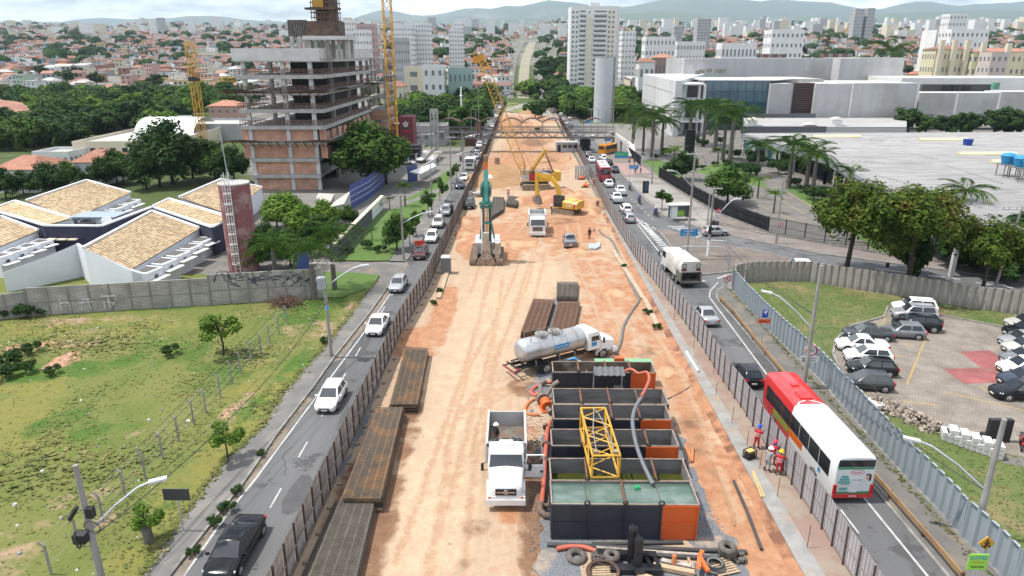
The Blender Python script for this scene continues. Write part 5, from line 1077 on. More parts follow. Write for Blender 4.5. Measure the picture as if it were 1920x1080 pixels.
for(a,c,w_,lb,m)in(((1225,1060),(1302,1075),.3,'thick squared timber nearest the lifting frame',WOOD),((1240,1052),(1296,1063),.28,'weathered pale timber on top of the squared timber',mat('grey_timber',(.42,.39,.34),(.3,.27,.23),3,rough=.9)),((1290,1046),(1300,1066),.12,'short wooden stake leaning on the timbers',WOOD),((1195,1078),(1222,1086),.3,'sawn timber block at the lower photo edge',WOOD)):
 p,q=P(*a,.3),P(*c,.3);k=MB();k.bar(Vector(),q-p,w_,w_*.8);tag(k.build('timber',m,None,None,p),lb,'timber')
p=P(1263,1058,.3);k=MB();k.cyl((0,0,0),(.03,.1,.5),.13,n=10);tag(k.build('pipe_stub',ORH,None,40,p),'orange pipe stub standing behind the timbers','pipe')
p=P(1195,918,2.2);r=thing('jerrycan','green plastic jerrycan floating in the front slurry tank','jerrycan',(p.x,p.y,2.02),.2);k=MB();k.loft([[Vector((sx*w_,sy*d_,z))for sx,sy in((-1,-1),(1,-1),(1,1),(-1,1))]for z,w_,d_ in((0,.15,.11),(.05,.17,.13),(.34,.17,.13),(.42,.12,.1),(.44,.06,.05))]);k.build('can',mat('green_plastic',(.02,.33,.11),rough=.4),r,30);k=MB();k.bar((-.1,0,.46),(.08,0,.46),.04);k.build('handle',mat('green_plastic',(.02,.33,.11)),r)
RB=mat('rusty_rebar',(.125,.092,.062),(.085,.064,.048),3,rough=.8,c3=(.19,.105,.05),sc3=.8);RBR=mat('red_rusty_rebar',(.15,.078,.045),(.10,.055,.035),2,rough=.85);RBD=mat('dark_rebar',(.085,.072,.06),(.13,.11,.09),2,rough=.85)
def rebar(q4,hgt,layers,nb,sp,m,label,w_=.035,z0=.06):
 zt=z0+hgt;tl,tr,br,bl_=[P(*p,zt)for p in q4];c0=(tl+tr+br+bl_)/4;c0.z=0
 r=thing('rebar_stack',label,'steel mesh',c0,0,'stacked reinforcement cages')
 tl,tr,br,bl_=[Vector((p.x-c0.x,p.y-c0.y,0))for p in(tl,tr,br,bl_)]
 L=(tl-bl_).length;nt=max(6,int(L/sp))
 for j in range(layers):
  z=z0+hgt*(j/max(1,layers-1));k=MB();zz=Vector((0,0,z));o=Vector((random.uniform(-.06,.06),random.uniform(-.3,.3),0))
  for i in range(nb):t=i/(nb-1);k.bar(bl_.lerp(br,t)+zz+o+Vector((0,0,w_)),tl.lerp(tr,t)+zz+o+Vector((0,0,w_)),w_*(1.7 if i%max(3,nb//4)==0 else 1),w_)
  for i in range(nt+1):t=i/nt;k.bar(bl_.lerp(tl,t)+zz+o,br.lerp(tr,t)+zz+o,w_*.8,w_)
  k.build('bar_layer',m,r)
 k=MB()
 for e0,e1 in((bl_,br),(br,tr),(tl,bl_)):
  n=max(4,int((e1-e0).length/.28))
  for i in range(n+1):q=e0.lerp(e1,i/n);k.bar(q+Vector((0,0,z0)),q+Vector((0,0,zt)),w_)
  for j in range(3):z=lerp(z0,zt,(j+.5)/3);k.bar(e0+Vector((0,0,z)),e1+Vector((0,0,z)),w_)
 k.build('stirrups',m,r)
 return r
rebar([(760,652),(802,655),(781,761),(730,761)],.75,4,30,.22,RB,'stack of rusty reinforcement cages beyond the two longer stacks by the left hoarding')
rebar([(711,762),(757,762),(716,932),(644,931)],.95,5,34,.24,RB,'long yellowish stack of reinforcement cages, middle of the three by the left hoarding',.034)
rebar([(640,937),(701,949),(662,1110),(570,1110)],.6,4,34,.24,RBD,'dark reinforcement cages at the lower photo edge by the left hoarding',.034)
rebar([(626,945),(644,948),(574,1100),(556,1100)],.15,2,9,.25,RBD,'narrow low strip of mesh beside the dark cages at the lower photo edge',.03)
rebar([(1001,562),(1039,564),(1021,621),(977,626)],.55,4,26,.3,RBR,'reddish stack of reinforcement cages behind the tanker cab, left one',.05)
rebar([(1047,565),(1087,565),(1075,621),(1032,619)],.55,4,26,.3,RBR,'reddish stack of reinforcement cages behind the tanker cab, right one',.05)
rebar([(1046,530),(1084,530),(1082,559),(1045,558)],.5,3,20,.3,RBD,'short brown stack of cages beyond the two reddish stacks',.05)
rebar([(925,369),(945,370),(944,392),(929,412),(919,411)][:3]+[(919,408)],.6,3,16,.4,RBD,'dark stack of cages beside the teal drilling rig',.06)
rebar([(955,367),(975,370),(969,385),(949,382)],.6,3,16,.4,RBD,'small dark stack of cages beside the worker in orange',.06)
SOILR=mat('excavated_soil',(.30,.14,.075),(.36,.2,.11),.5,rough=1,bump=.12,bsc=2.5,det=8,c3=(.40,.27,.16),sc3=.25);SOILY=mat('ochre_soil',(.31,.19,.085),(.24,.13,.06),.5,rough=1,bump=.1,bsc=2.5,det=8)
def mound(px,py,rx,ry,h,m,label,seed):
 p=P(px,py);vs,fs=[],[];n,q=40,16
 for j in range(q+1):
  for i in range(n):
   a=2*pi*i/n;t=j/q;w_=1+.35*noise.noise(Vector((cos(a)*1.2,sin(a)*1.2,seed)));x,y=rx*w_*t*cos(a),ry*w_*t*sin(a)
   z=h*max(0,(1-t**1.3))+.32*h*noise.fractal(Vector((x*.35,y*.35,seed+3)),1,2,4)*(1-t)*1.3
   vs.append((x,y,max(z,0)+.02 if j<q else-.1))
 for j in range(q):
  for i in range(n):fs.append((j*n+i,(j+1)*n+i,(j+1)*n+(i+1)%n,j*n+(i+1)%n))
 me=bpy.data.meshes.new('soil_mound');me.from_pydata(vs,[],fs);me.materials.append(m);me.polygons.foreach_set('use_smooth',[True]*len(fs));tag(put('soil_mound',me,None,p),label,'soil mound')
mound(1050,378,9.5,7,2.4,SOILR,'reddish mound of dug soil in front of the excavator',1);mound(935,332,8,17,1.3,SOILY,'ochre mound of soil left of the crawler crane',2);mound(1094,385,4,8,1.9,SOILR,'orange soil mound behind the excavator near the hoarding',3)
mound(905,458,4.5,8,.9,SOILR,'low orange mound around the drilling rig',5);mound(1128,428,2.4,2,.6,SOILR,'small red heap at the foot of the pink walkway',6);mound(872,440,1.8,3,.9,SOILR,'small red heap beside the left hoarding near the rig',8);mound(960,455,4,6,.5,SOILR,'flat red heap beside the rig tracks',9)
for i,(px,py,rx,ry,h,m,lb)in enumerate([(1035,262,3.5,5,1.0,SOILR,'churned red heap left of the site hut'),(1010,300,3,5,.8,SOILR,'churned heap behind the crawler crane'),(975,258,4,7,.9,SOILR,'long red heap just this side of the footbridge'),(1000,236,5,9,1.2,SOILR,'broad red heap under the far side of the footbridge'),(968,228,4,9,1.1,SOILY,'ochre heap beyond the footbridge beside the left hoarding'),(1022,222,4,10,1.0,SOILR,'red heap beyond the footbridge near the right hoarding'),(990,212,5,9,1.2,SOILY,'last ochre heap at the far end of the site'),(1085,470,1.6,2,.4,SOILR,'low red heap right of the grey pickup'),(1150,545,1.3,3,.35,SOILR,'low red heap right of the reddish rebar stacks'),(1245,690,1.0,2.2,.3,SOILR,'low red heap beside the mint green container'),(872,415,1.6,4,.7,SOILR,'red heap along the left hoarding behind the rig')]):mound(px,py,rx,ry,h,m,lb,20+i)
# tracked machines
TRK=mat('dusty_track',(.27,.2,.145),(.16,.12,.09),2,rough=.95);TRKD=mat('steel_track',(.07,.062,.055),(.16,.125,.095),2,rough=.8)
def track(r,x,L,wd,h,m=TRK):
 b=MB();n=8;pr=[(L/2-h/2+h/2*cos(a),h/2+h/2*sin(a))for a in[-pi/2+pi*i/n for i in range(n+1)]]+[(-L/2+h/2+h/2*cos(a),h/2+h/2*sin(a))for a in[pi/2+pi*i/n for i in range(n+1)]]
 b.loft([[Vector((xx,y,z))for y,z in pr]for xx in(x-wd/2,x+wd/2)]);o=b.build('track',m,r,40)
 k=MB();per=0;
 for(y,z),(y2,z2)in zip(pr,pr[1:]+pr[:1]):
  L_=sqrt((y2-y)**2+(z2-z)**2);c=max(1,int(L_/.3))
  for i in range(c):t=(i+.5)/c;a=Vector((x,lerp(y,y2,t),lerp(z,z2,t)));k.bar(a-Vector((wd/2,0,0)),a+Vector((wd/2,0,0)),.08,.1)
 k.build('track_shoes',m,o);k=MB();k.box((x,0,h/2),(wd*.5,L-h,h*.5));k.build('track_frame',DARK,o)
TEALP=mat('teal_paint',(.10,.42,.40),(.08,.36,.34),.8,rough=.45,c3=(.12,.2,.18),sc3=1,lo3=.62,hi3=.75);TEALD=mat('dark_teal',(.035,.16,.13),(.05,.2,.16),1,rough=.5)
p=P(912,497);r=thing('drilling_rig','tracked drilling rig with a tall teal and orange mast and a hanging grab','drilling rig',(p.x,p.y+2.4,0),pi)
zt=ZT((p.x,p.y+1.4),290)
for s in(1,-1):track(r,s*1.75,6.2,.85,1.1)
k=MB();k.box((0,-1.2,1.9),(3.2,4.6,1.5));k.build('upper_body',CONCW,r);k=MB();k.box((-1.35,1.2,2.2),(1.0,1.6,1.7));c_=k.build('cab',WHITE,r);k=MB();k.box((-1.35,2.02,2.5),(.85,.04,.9));k.box((-1.87,1.2,2.5),(.04,1.3,.9));k.build('cab_window',GLASS,c_)
k=MB();k.box((0,1.0,(zt+8.0)/2-.9),(.55,.5,zt-8.0-1.8));k.build('mast',TEALP,r);k=MB();k.box((0,1.0,zt-1.35),(.57,.52,1.0));k.build('mast_band',mat('rig_orange',(.6,.15,.03),rough=.5),r);k=MB();k.box((0,1.0,zt-.45),(.6,.55,.8));k.cyl((0,1.3,zt-.4),(0,1.36,zt-.4),.25,n=12);k.build('mast_head',mat('rig_brown',(.25,.15,.09),rough=.7),r)
for s in(1,-1):
 for q in(.4,.52,.64):k=MB();k.cyl((s*q,1.0,9.7),(s*(q+.05),1.0,9.7),1.0-q*.2,n=20);k.build('sheave',TEALD,r,40)
 k=MB();k.bar((s*.42,1.0,2.6),(s*.36,1.0,10.8),.2,.3);k.bar((s*.62,1.2,2.8),(s*.6,1.2,8.2),.12,.14);k.build('mast_leg',TEALD,r)
 k=MB();k.bar((s*1.0,-1.0,2.5),(s*.4,.8,6.4),.2);k.build('backstay',TEALD,r)
k=MB();k.box((0,1.3,8.0),(1.75,.9,.35));k.box((0,1.3,7.5),(1.6,.7,.25));k.box((0,1.2,5.4),(1.3,.5,.25));k.build('guide_frame',TEALD,r)
k=MB()
for i in range(7):k.cyl((-.6+.2*i,1.35,2.0),(-.5+.17*i,1.3,7.6),.045,n=5)
k.build('hydraulic_hoses',mat('rig_hoses',(.05,.05,.048),rough=.6),r)
GB=mat('dusty_grab',(.46,.40,.34),(.33,.27,.22),1.5,rough=.85,c3=(.3,.16,.1),sc3=.9)
k=MB();k.box((0,2.5,1.9),(1.1,.6,2.4));k.box((0,2.6,3.3),(.75,.45,2.2));k.build('grab_body',GB,r)
for s in(1,-1):
 k=MB();k.loft([[Vector((s*x,y,z))for x,z in((.1,.1),(.9,.15),(1.35,.25),(1.1,.8),(.75,1.25),(.15,1.0))]for y in(2.05,3.0)]);k.build('grab_jaw',mat('jaw_steel',(.25,.15,.1),(.33,.27,.22),2,rough=.8),r)
 k=MB();k.box((s*1.45,2.4,1.95),(.6,.8,2.1));k.build('front_plate',GB,r)
 for z in(.9,1.3,1.7):k=MB();k.cyl((s*.3,2.81,z),(s*.3,2.83,z),.07,n=8);k.build('pin',DARK,r)
k=MB();k.cyl((.62,1.7,1.2),(.55,1.4,7.2),.08,n=8);k.build('white_cylinder',WHITE,r,40)
p=P(1004,354);CY=mat('machine_yellow',(.58,.33,.03),(.5,.28,.03),.8,rough=.4);r=thing('crawler_crane','yellow crawler crane with a long lattice boom and white cab','crane',(p.x,p.y,0),pi/2+.10)
for s in(1,-1):track(r,s*2.0,6.0,.95,1.25)
k=MB();k.box((0,0,.8),(3.0,2.6,.9));k.cyl((0,0,1.2),(0,0,1.6),1.2,n=16);k.build('undercarriage',DARK,r)
k=MB();k.box((0,-1.3,2.55),(3.0,5.0,1.7));k.build('machine_house',CY,r);k=MB();k.box((0,-4.4,2.7),(3.3,1.2,1.9));k.build('counterweight',CY,r);k=MB();k.box((1.2,-4.5,2.6),(.8,1.05,1.95));k.build('counterweight_panel',DARK,r)
k=MB();k.box((0,-1.0,3.5),(2.6,4.6,.2))
for y in(-2.6,-1.5,-.4,.5):k.cyl((-.8,y,3.5),(-.8,y,4.5),.04,n=5)
for y in(-2.8,.8):k.bar((-1.4,y,3.6),(-1.4,y,4.3),.05)
k.bar((-1.4,-2.8,4.3),(-1.4,.8,4.3),.05);k.build('roof_deck',DARK,r)
k=MB();k.box((-1.5,.9,2.7),(.06,1.2,1.5));k.build('side_door',mat('red_curtain',(.35,.02,.03)),r)
k=MB();k.box((1.52,.4,2.4),(.04,.8,1.2));k.build('service_door',WHITE,r)
k=MB();k.box((1.15,2.0,2.75),(1.1,1.9,2.0));c_=k.build('cab',WHITE,r)
k=MB();k.box((1.71,2.35,2.95),(.04,.9,1.3));k.box((1.15,2.96,2.95),(.9,.04,1.3));k.build('cab_window',GLASS,c_);k=MB();k.box((1.71,1.5,2.95),(.04,.6,1.3));k.build('red_curtain',mat('red_curtain',(.35,.02,.03)),c_)
k=MB();k.box((1.53,-1.6,2.9),(.03,2.2,.5));k.build('pale_stripe',WHITE,r)
bh=W(902,108,dist(P(1004,354))+1.5);bfw=W(984,327,dist(P(1004,354))-.5)
inv=(Matrix.Translation(r.location)@Matrix.Rotation(r.rotation_euler[2],4,'Z')).inverted();BH,BF=inv@bh,inv@bfw
dd=(BH-BF);m1,m2=BF+dd*.1,BF+dd*.9;side=Vector((1,0,0));upv=dd.normalized().cross(side)
k=MB();lattice(k,BF,m1,1.1,1.7,.4,1.6,3,.1,.05,upv);k.build('boom_foot',CY,r,60);k=MB();lattice(k,m1,m2,1.7,1.7,1.6,1.6,22,.06,.03,upv);k.build('boom',CY,r,60)
k=MB();lattice(k,m2,BH,1.7,1.2,1.6,1.0,3,.1,.06,upv);k.build('boom_head',YELB,r,60)
for s in(-.5,.5):
 for o_ in(Vector((0,0,0)),upv*1.1):k=MB();k.cyl(BH+side*(s-.12)+o_,BH+side*(s+.12)+o_,.75,n=16);k.build('sheave',mat('sheave_orange',(.5,.22,.02),rough=.5),r,40)
ap=inv@W(1021,283,dist(P(1004,354))+.5)
for s in(-.7,.7):k=MB();lattice(k,Vector((s,1.3,3.2)),Vector((s*.5,ap.y,ap.z)),.35,.3,.5,.4,8,.07,.03);k.build('gantry_strut',CY,r);k=MB();k.bar(Vector((s,-3.6,3.4)),Vector((s*.5,ap.y,ap.z)),.16,.16);k.build('gantry_back_stay',RUST,r)
k=MB();k.box((0,ap.y,ap.z),(1.4,.6,.9));k.build('gantry_head',CY,r)
for s in(-.45,-.25,.25,.45):k=MB();k.cyl((s,ap.y,ap.z+.2),BF+dd*.93+side*s,.03,n=4);k.build('pendant_line',mat('wire_rope',(.3,.3,.29)),r)
for s in(-.3,.3):k=MB();k.cyl(BH+side*s+Vector((0,.7,0)),Vector((s,BH.y+.7,6.5)),.02,n=4);k.build('hoist_line',mat('wire_rope',(.3,.3,.29)),r)
for s in(-.15,.15):k=MB();k.cyl(BH+side*s,Vector((s,.5,3.5)),.02,n=4);k.build('hoist_line',mat('wire_rope',(.3,.3,.29)),r)
p=P(1062,400);r=thing('excavator','yellow tracked excavator with raised boom digging into the soil mound','excavator',(p.x,p.y,0),1.02)
for s in(1,-1):track(r,s*1.25,4.2,.6,.9)
k=MB();k.box((0,0,.7),(1.9,1.8,.6));k.build('undercarriage',DARK,r)
b=MB();b.loft([[Vector((x,y,z))for x,z in((1.45,1.15),(1.45,2.2),(1.2,2.5),(-1.2,2.5),(-1.45,2.2),(-1.45,1.15))]for y in(.1,-1.9)]);b.loft([[Vector((x,y,z))for x,z in((1.43,1.15),(1.43,2.1),(1.1,2.4),(-1.1,2.4),(-1.43,2.1),(-1.43,1.15))]for y in(-1.9,-2.7)]);b.build('machine_house',CY,r,30)
k=MB();k.box((0,.6,1.2),(2.7,2.6,.2));k.build('deck',CY,r)
k=MB();k.box((-.95,1.0,2.25),(.95,1.7,1.9));c_=k.build('cab',DARK,r);k=MB();k.box((-.95,1.86,2.35),(.8,.03,1.4));k.box((-1.44,1.0,2.4),(.03,1.4,1.2));k.box((-.46,1.0,2.4),(.03,1.4,1.2));k.build('cab_window',GLASS,c_)
q=text('lettering','CAT',.8,WHITE,r,(-1.475,-1.35,1.75),(pi/2,0,-pi/2),.01);k=MB();k.box((-1.46,-2.2,1.7),(.02,.25,.75));k.build('red_stripe',PR,r)
k=MB();bp=[(.25,1.2,1.9),(.25,2.1,4.6),(.25,3.4,6.0),(.25,6.0,6.2)]
for a,c in zip(bp,bp[1:]):k.bar(a,c,.45,.7)
k.build('boom',CY,r);k=MB();k.bar((.25,6.2,6.7),(.25,6.1,2.4),.38,.55);k.build('stick',CY,r)
for a,c in(((0,.9,2.0),(0,2.6,4.9)),((.5,.9,2.0),(.5,2.6,4.9)),((.25,3.6,6.5),(.25,6.1,6.9)),((.25,6.5,5.6),(.25,6.4,2.9))):k=MB();k.cyl(a,c,.1,n=8);k.build('hydraulic_ram',CHROME if a[0]==.25 else CY,r,40)
b=MB();b.loft([[Vector((x,y,z))for y,z in((5.9,2.6),(6.5,2.4),(6.7,1.7),(6.1,1.0),(5.3,.95),(5.5,1.7))]for x in(-.4,.9)]);b.build('bucket',mat('bucket_steel',(.14,.12,.1),(.3,.25,.2),2,rough=.7,metal=.3),r,30)
p=P(837,513);r=thing('portable_toilet','grey portable toilet cabin beside the left hoarding','toilet',(p.x,p.y,0));k=MB();k.box((0,0,1.1),(1.15,1.15,2.1));k.build('cabin',mat('grey_plastic',(.15,.16,.17),rough=.6),r);k=MB();k.loft([[Vector((sx*w_,sy*w_,z))for sx,sy in((-1,-1),(1,-1),(1,1),(-1,1))]for z,w_ in((2.15,.62),(2.25,.6),(2.36,.4))]);k.build('roof',mat('pale_plastic',(.4,.4,.4)),r)
for i in range(5):k=MB();k.box((-.42+i*.21,-.585,1.1),(.04,.03,1.9));k.build('wall_rib',mat('grey_plastic',(.15,.16,.17)),r)
a,c=P(1043,285.5),P(1082,285.5);r=thing('site_hut','long low site hut with a white roof beside the right hoarding','hut',((a.x+c.x)/2,a.y+1.6,0));L=c.x-a.x;k=MB();k.box((0,0,1.3),(L,3,2.6));k.build('wall',mat('hut_wall',(.45,.46,.48),rough=.7),r);k=MB();k.box((0,-.1,2.72),(L+.5,3.9,.16));k.build('roof',WHITE,r)
for i in range(4):k=MB();k.box((-L/2+2.4+i*1.5,-1.52,1.65),(1.2,.06,.9));k.build('window',GLASS,r)
k=MB();k.box((-L/2+.8,-1.52,1.05),(.9,.06,2.0));k.build('door',DARK,r)
p=P(1405,858,.4);r=thing('generator','black and yellow portable generator on the concrete strip','generator',(p.x,p.y,.4),.5);k=MB()
for x in(-.35,.35):
 for y in(-.25,.25):k.bar((x,y,0),(x,y,.58),.05)
for z in(.04,.58):
 k.bar((-.35,-.25,z),(.35,-.25,z),.05);k.bar((-.35,.25,z),(.35,.25,z),.05);k.bar((-.35,-.25,z),(-.35,.25,z),.05);k.bar((.35,-.25,z),(.35,.25,z),.05)
k.build('frame',DARK,r);k=MB();k.box((0,0,.25),(.6,.42,.38));k.build('engine',DARK,r);k=MB();k.box((0,0,.5),(.55,.4,.14));k.build('fuel_tank',mat('generator_yellow',(.5,.36,.12),rough=.5),r)
p=P(1092,340);r=thing('shuttering_panels','upright grey steel shuttering panels beside the pink walkway','formwork',(p.x+.1,p.y+2.2,0))
for i in range(6):k=MB();k.box((-1.4+i*.55,.1*(i%2),1.55),(.4,.25,3.0));k.build('panel',GALV,r)
for(px,py,lb)in((1089,338,'orange pump on a black skid by the shuttering panels, left one'),(1097,352,'orange pump on a black skid by the shuttering panels, right one')):
 p=P(px,py);r=thing('small_pump',lb,'pump',p);k=MB();k.box((0,0,.12),(1.6,.9,.2));k.build('skid',DARK,r);k=MB();k.cyl((-.4,0,.5),(.4,0,.5),.3,n=10);k.bar((0,0,.6),(.1,.1,1.2),.2);k.build('pump_body',OC,r,40);k=MB();k.tube([(.4,0,.5),(.8,.2,.8),(.9,.4,.3)],.12,6);k.build('outlet',OC,r)
r=None
for j,(px,py)in enumerate(((1106,463),(1110,462),(1114,464),(1118,463),(1122,461))):
 p=P(px,py,.1);k=MB();k.bar((-.1,-1.3,.05+.03*j),(.15,1.3,.05+.03*j),.42,.12);tag(k.build('steel_section',GALV,None,None,p),'galvanised steel section in the small heap beside the worker near the walkway','steel','galvanised steel sections')
for(px,py)in((982,290),(1069,300),(1065,256)):
 p=P(px,py);k=MB();k.cyl((0,0,0),(0,0,.06),.35,n=8);k.cyl((0,0,.06),(0,0,1.0),.26,.05,n=10);tag(k.build('traffic_cone',OC,None,40,p),'orange traffic cone standing far up the site','cone','cones on the site')
p=P(932,308);k=MB();k.cyl((0,0,0),(0,0,1.6),.7,n=10);k.cyl((0,0,1.6),(0,0,1.75),.5,n=10);tag(k.build('steel_casing',mat('tan_casing',(.28,.2,.14),rough=.8),None,40,p),'tan steel casing tube standing upright on the site','casing')
p=P(919,340);k=MB();k.loft([[Vector((x*w_,y*w_,z))for x,y in((-1,-.8),(.8,-1),(1,.7),(-.6,1))]for z,w_ in((0,1.2),(.6,1.0),(1.3,.4),(1.6,.05))]);tag(k.build('rubble_bag',CONCW,None,None,p),'pale pile of crumpled sheeting near the ochre mound','sheeting')
p=P(886,370,0);r=thing('concrete_hopper','grey cone shaped concrete hopper lying by the left hoarding','hopper',p,.4);k=MB();k.cyl((0,0,.7),(2.4,-.6,.6),.3,.75,n=14);k.build('cone',CONC,r,40);k=MB();k.box((-.6,0,.6),(.9,.9,1.2));k.build('block',CONC,r)
for(a,c,lb)in(((899,290),(940,246),'left guide wall beam of the far trench'),((906,290),(944,246),'right guide wall beam of the far trench'),((840,507),(822,560),'concrete kerb beam beside the grass strip'),((1206,560),(1150,470),'long pale concrete beam along the grass strip'),((1232,610),(1208,560),'pale concrete beam end next to the walkway')):
 p,q=P(*a,.15),P(*c,.15);k=MB();k.bar(Vector(),q-p,.5,.3);tag(k.build('guide_wall',mat('sandy_concrete',(.42,.33,.24),(.34,.25,.18),1,rough=.95),None,None,p),lb,'concrete beam')
# BUILDINGS
WINM={}
def winpart(root,loc,rz,ww,wh,m=GLASS,frame=None,name='window'):
 key=(round(ww,2),round(wh,2),m.name)
 if key not in WINM:
  k=MB();k.box((0,0,0),(ww,.08,wh));o=k.build(name,m,root);WINM[key]=o.data
 else:o=put(name,WINM[key],root)
 o.location=loc;o.rotation_euler[2]=rz;return o
def block(name,label,px0,px1,ytop,d,depth,floors,cols,m,rot=0,z0=None,win=(.38,.36),side=0,group=None,cat='building',roofm=None,parapet=.8,winm=None):
 winm=winm or WINF
 a,b=W(px0,ytop,d),W(px1,ytop,d);wd=(b-a).length;zb=terr(a.x,a.y)-.5 if z0 is None else z0;h=a.z-zb
 r=thing(name,label,cat,(a.x,a.y,zb),YAW+rot,group)
 k=MB();k.box((wd/2,depth/2,h/2),(wd,depth,h));k.build('wall',m,r)
 k=MB();k.box((wd/2,depth/2,h+.02),(wd-.8,depth-.8,.1));k.build('roof',roofm or CONC,r)
 if parapet:
  k=MB()
  for c,s in(((wd/2,.1,h+parapet/2),(wd,.2,parapet)),((wd/2,depth-.1,h+parapet/2),(wd,.2,parapet)),((.1,depth/2,h+parapet/2),(.2,depth-.41,parapet)),((wd-.1,depth/2,h+parapet/2),(.2,depth-.41,parapet))):k.box(c,s)
  k.build('parapet',m,r)
 fh=h/max(1,floors)
 if cols:
  for f in range(floors):
   for c in range(cols):winpart(r,((c+.5)*wd/cols,-.03,(f+.55)*fh),0,wd/cols*win[0],fh*win[1],winm)
   if side:
    n=max(2,int(cols*depth/wd))
    for c in range(n):winpart(r,(-.03 if side<0 else wd+.03,(c+.5)*depth/n,(f+.55)*fh),pi/2,depth/n*win[0],fh*win[1],winm)
 return r,wd,h
WINF=mat('far_window',(.1,.115,.13),(.16,.175,.19),.2,rough=.3);WW=mat('white_wall',(.68,.68,.66),(.6,.6,.585),.15,rough=.85);CREAM=mat('cream_wall',(.62,.55,.42),(.55,.49,.38),.2,rough=.85);GREYW=mat('grey_wall',(.4,.4,.4),(.34,.34,.345),.12,rough=.85);BRKM=brickmix(mat('hollow_brick',(.4,.2,.12),rough=.95),(.58,.31,.205),(.5,.25,.16),(.42,.33,.28),1.0,.55,.30,rot=(pi/2,0,0),mortar=.02)
DKW=mat('dark_wall',(.035,.037,.042),rough=.7);TERRA=mat('terracotta_tiles',(.31,.14,.088),(.23,.105,.072),.8,rough=.9,obj=.25);TEALG=mat('teal_glass',(.006,.045,.075),(.014,.085,.125),.25,rough=.08,spec=.9)
# unfinished tower block: bare concrete frame, brick infill on the lower storeys
D0=141.0;lv=[352,327,296.5,264,236,205,172,141,109.5];b0=W(480,352,D0);r=thing('unfinished_building','unfinished concrete tower block with brick lower storeys and rusty railings','building',(b0.x,b0.y,0),YAW)
zs=[W(540,y,D0).z for y in lv];zs[0]=0;wf=(W(604,352,D0)-b0).length;cor=P(663,180,W(605,205,D0).z);dpt=(cor-W(605,205,D0)).dot(HD)
cw_=[0.2,wf*.575,wf-.4];RAILR=mat('rusty_railing',(.2,.115,.085),(.13,.08,.065),2,rough=.9);NET=mat('black_net',(.03,.03,.032),(.06,.055,.05),2,rough=.95)
over=1.6
for i,z in enumerate(zs[1:]):
 k=MB();o_=over if i>1 else.1;k.box((wf/2+.3*(i>1),dpt/2-.3,z-.3),(wf+2*o_,dpt+.8,.72));k.build('floor_slab',CONC,r)
for i in range(8):
 z0,z1=zs[i],zs[i+1]-.55
 for x in cw_:
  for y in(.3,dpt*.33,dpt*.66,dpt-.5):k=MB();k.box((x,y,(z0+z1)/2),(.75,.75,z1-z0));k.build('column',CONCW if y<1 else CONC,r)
 if i<4:
  for x0,x1 in((cw_[0]+.4,cw_[1]-.4),(cw_[1]+.4,cw_[2]-.4)):
   k=MB();k.box(((x0+x1)/2,.35,(z0+z1)/2),(x1-x0,.3,z1-z0));k.build('brick_infill',BRKM,r)
  if i in(2,3):
   for x in(-.95,wf+1.0):k=MB();k.box((x,.35,(z0+z1)/2),(1.3,.3,z1-z0));k.build('brick_infill',BRKM,r)
  if i>1:
   n=9
   for j in range(n):k=MB();k.box((wf+1.7,1.2+j*(dpt-2)/n,(z0+z1)/2-.3),(.3,(dpt-2)/n*.62,(z1-z0)*.8));k.build('brick_pier',BRKM,r)
  k=MB();k.box((wf*.5,dpt*.6,(z0+z1)/2),(wf-1,dpt*.5,z1-z0));k.build('shade_core_wall',mat('interior_shade',(.05,.048,.045),rough=1),r)  # core box coloured near black to stand for shade inside the storey
 else:
  k=MB();ys=-.4;xs0,xs1=-over+.1,wf+over
  for zz in(.35,.75,1.1):k.bar((xs0,ys,z0+zz),(xs1,ys,z0+zz),.1);k.bar((xs1,ys,z0+zz),(xs1,dpt,z0+zz),.1);k.bar((xs0,ys,z0+zz),(xs0,dpt,z0+zz),.05)
  for j in range(17):x=lerp(xs0,xs1,j/16);k.bar((x,ys,z0),(x,ys,z0+1.1),.11)
  for j in range(34):y=lerp(ys,dpt,j/33);k.bar((xs1,y,z0),(xs1,y,z0+1.1),.11);k.bar((xs0,y,z0),(xs0,y,z0+1.1),.06)
  k.build('railing',RAILR,r)
  k=MB();k.box((wf*.66,dpt*.6,(z0+z1)/2),(wf*.55,dpt*.62,z1-z0-.2));k.build('shade_core_wall',mat('interior_shade',(.05,.048,.045)),r)  # same near-black core, painting the shade deep in the open floors
for z in(zs[3]-.3,zs[6]-.3):
 k=MB();st=[]
 for j in range(30):
  t=j/29;st.append([Vector((lerp(-3.2,wf+2.2,t),-.9,z+.05)),Vector((lerp(-4.2,wf+4.2,t),-3.0,z+.55+.25*sin(t*9)))])
 k.loft(st,cap=False,closed=False);st=[[Vector((wf+1.9,lerp(-1,dpt,t),z+.05)),Vector((wf+4.4,lerp(-3,dpt,t),z+.6+.3*sin(t*11)))]for t in[j/19 for j in range(20)]];k.loft(st,cap=False,closed=False);k.build('catch_net',NET,r)
 k=MB()
 for j in range(11):x=lerp(-2.5,wf+1.5,j/10);k.bar((x,-.9,z-.9),(x-.3,-2.9,z+.5),.14);k.bar((x,-.9,z),(x-.3,-2.9,z+.5),.12)
 k.bar((-4,-2.95,z+.5),(wf+4,-2.95,z+.5),.12);k.build('net_bracket',RUST,r)
zt=zs[8];k=MB();hp=W(540,91,D0).z-zt;k.box((wf/2+.2,-.6,zt+hp/2-.2),(wf+3.4,.4,hp+.5));k.box((wf+1.75,dpt/2,zt+hp/2),(.4,dpt,hp+.1));k.box((-1.4,dpt/2,zt+hp/2),(.3,dpt,hp));k.build('parapet',CONCW,r)
wg=MB()
r2x=wf+3.2
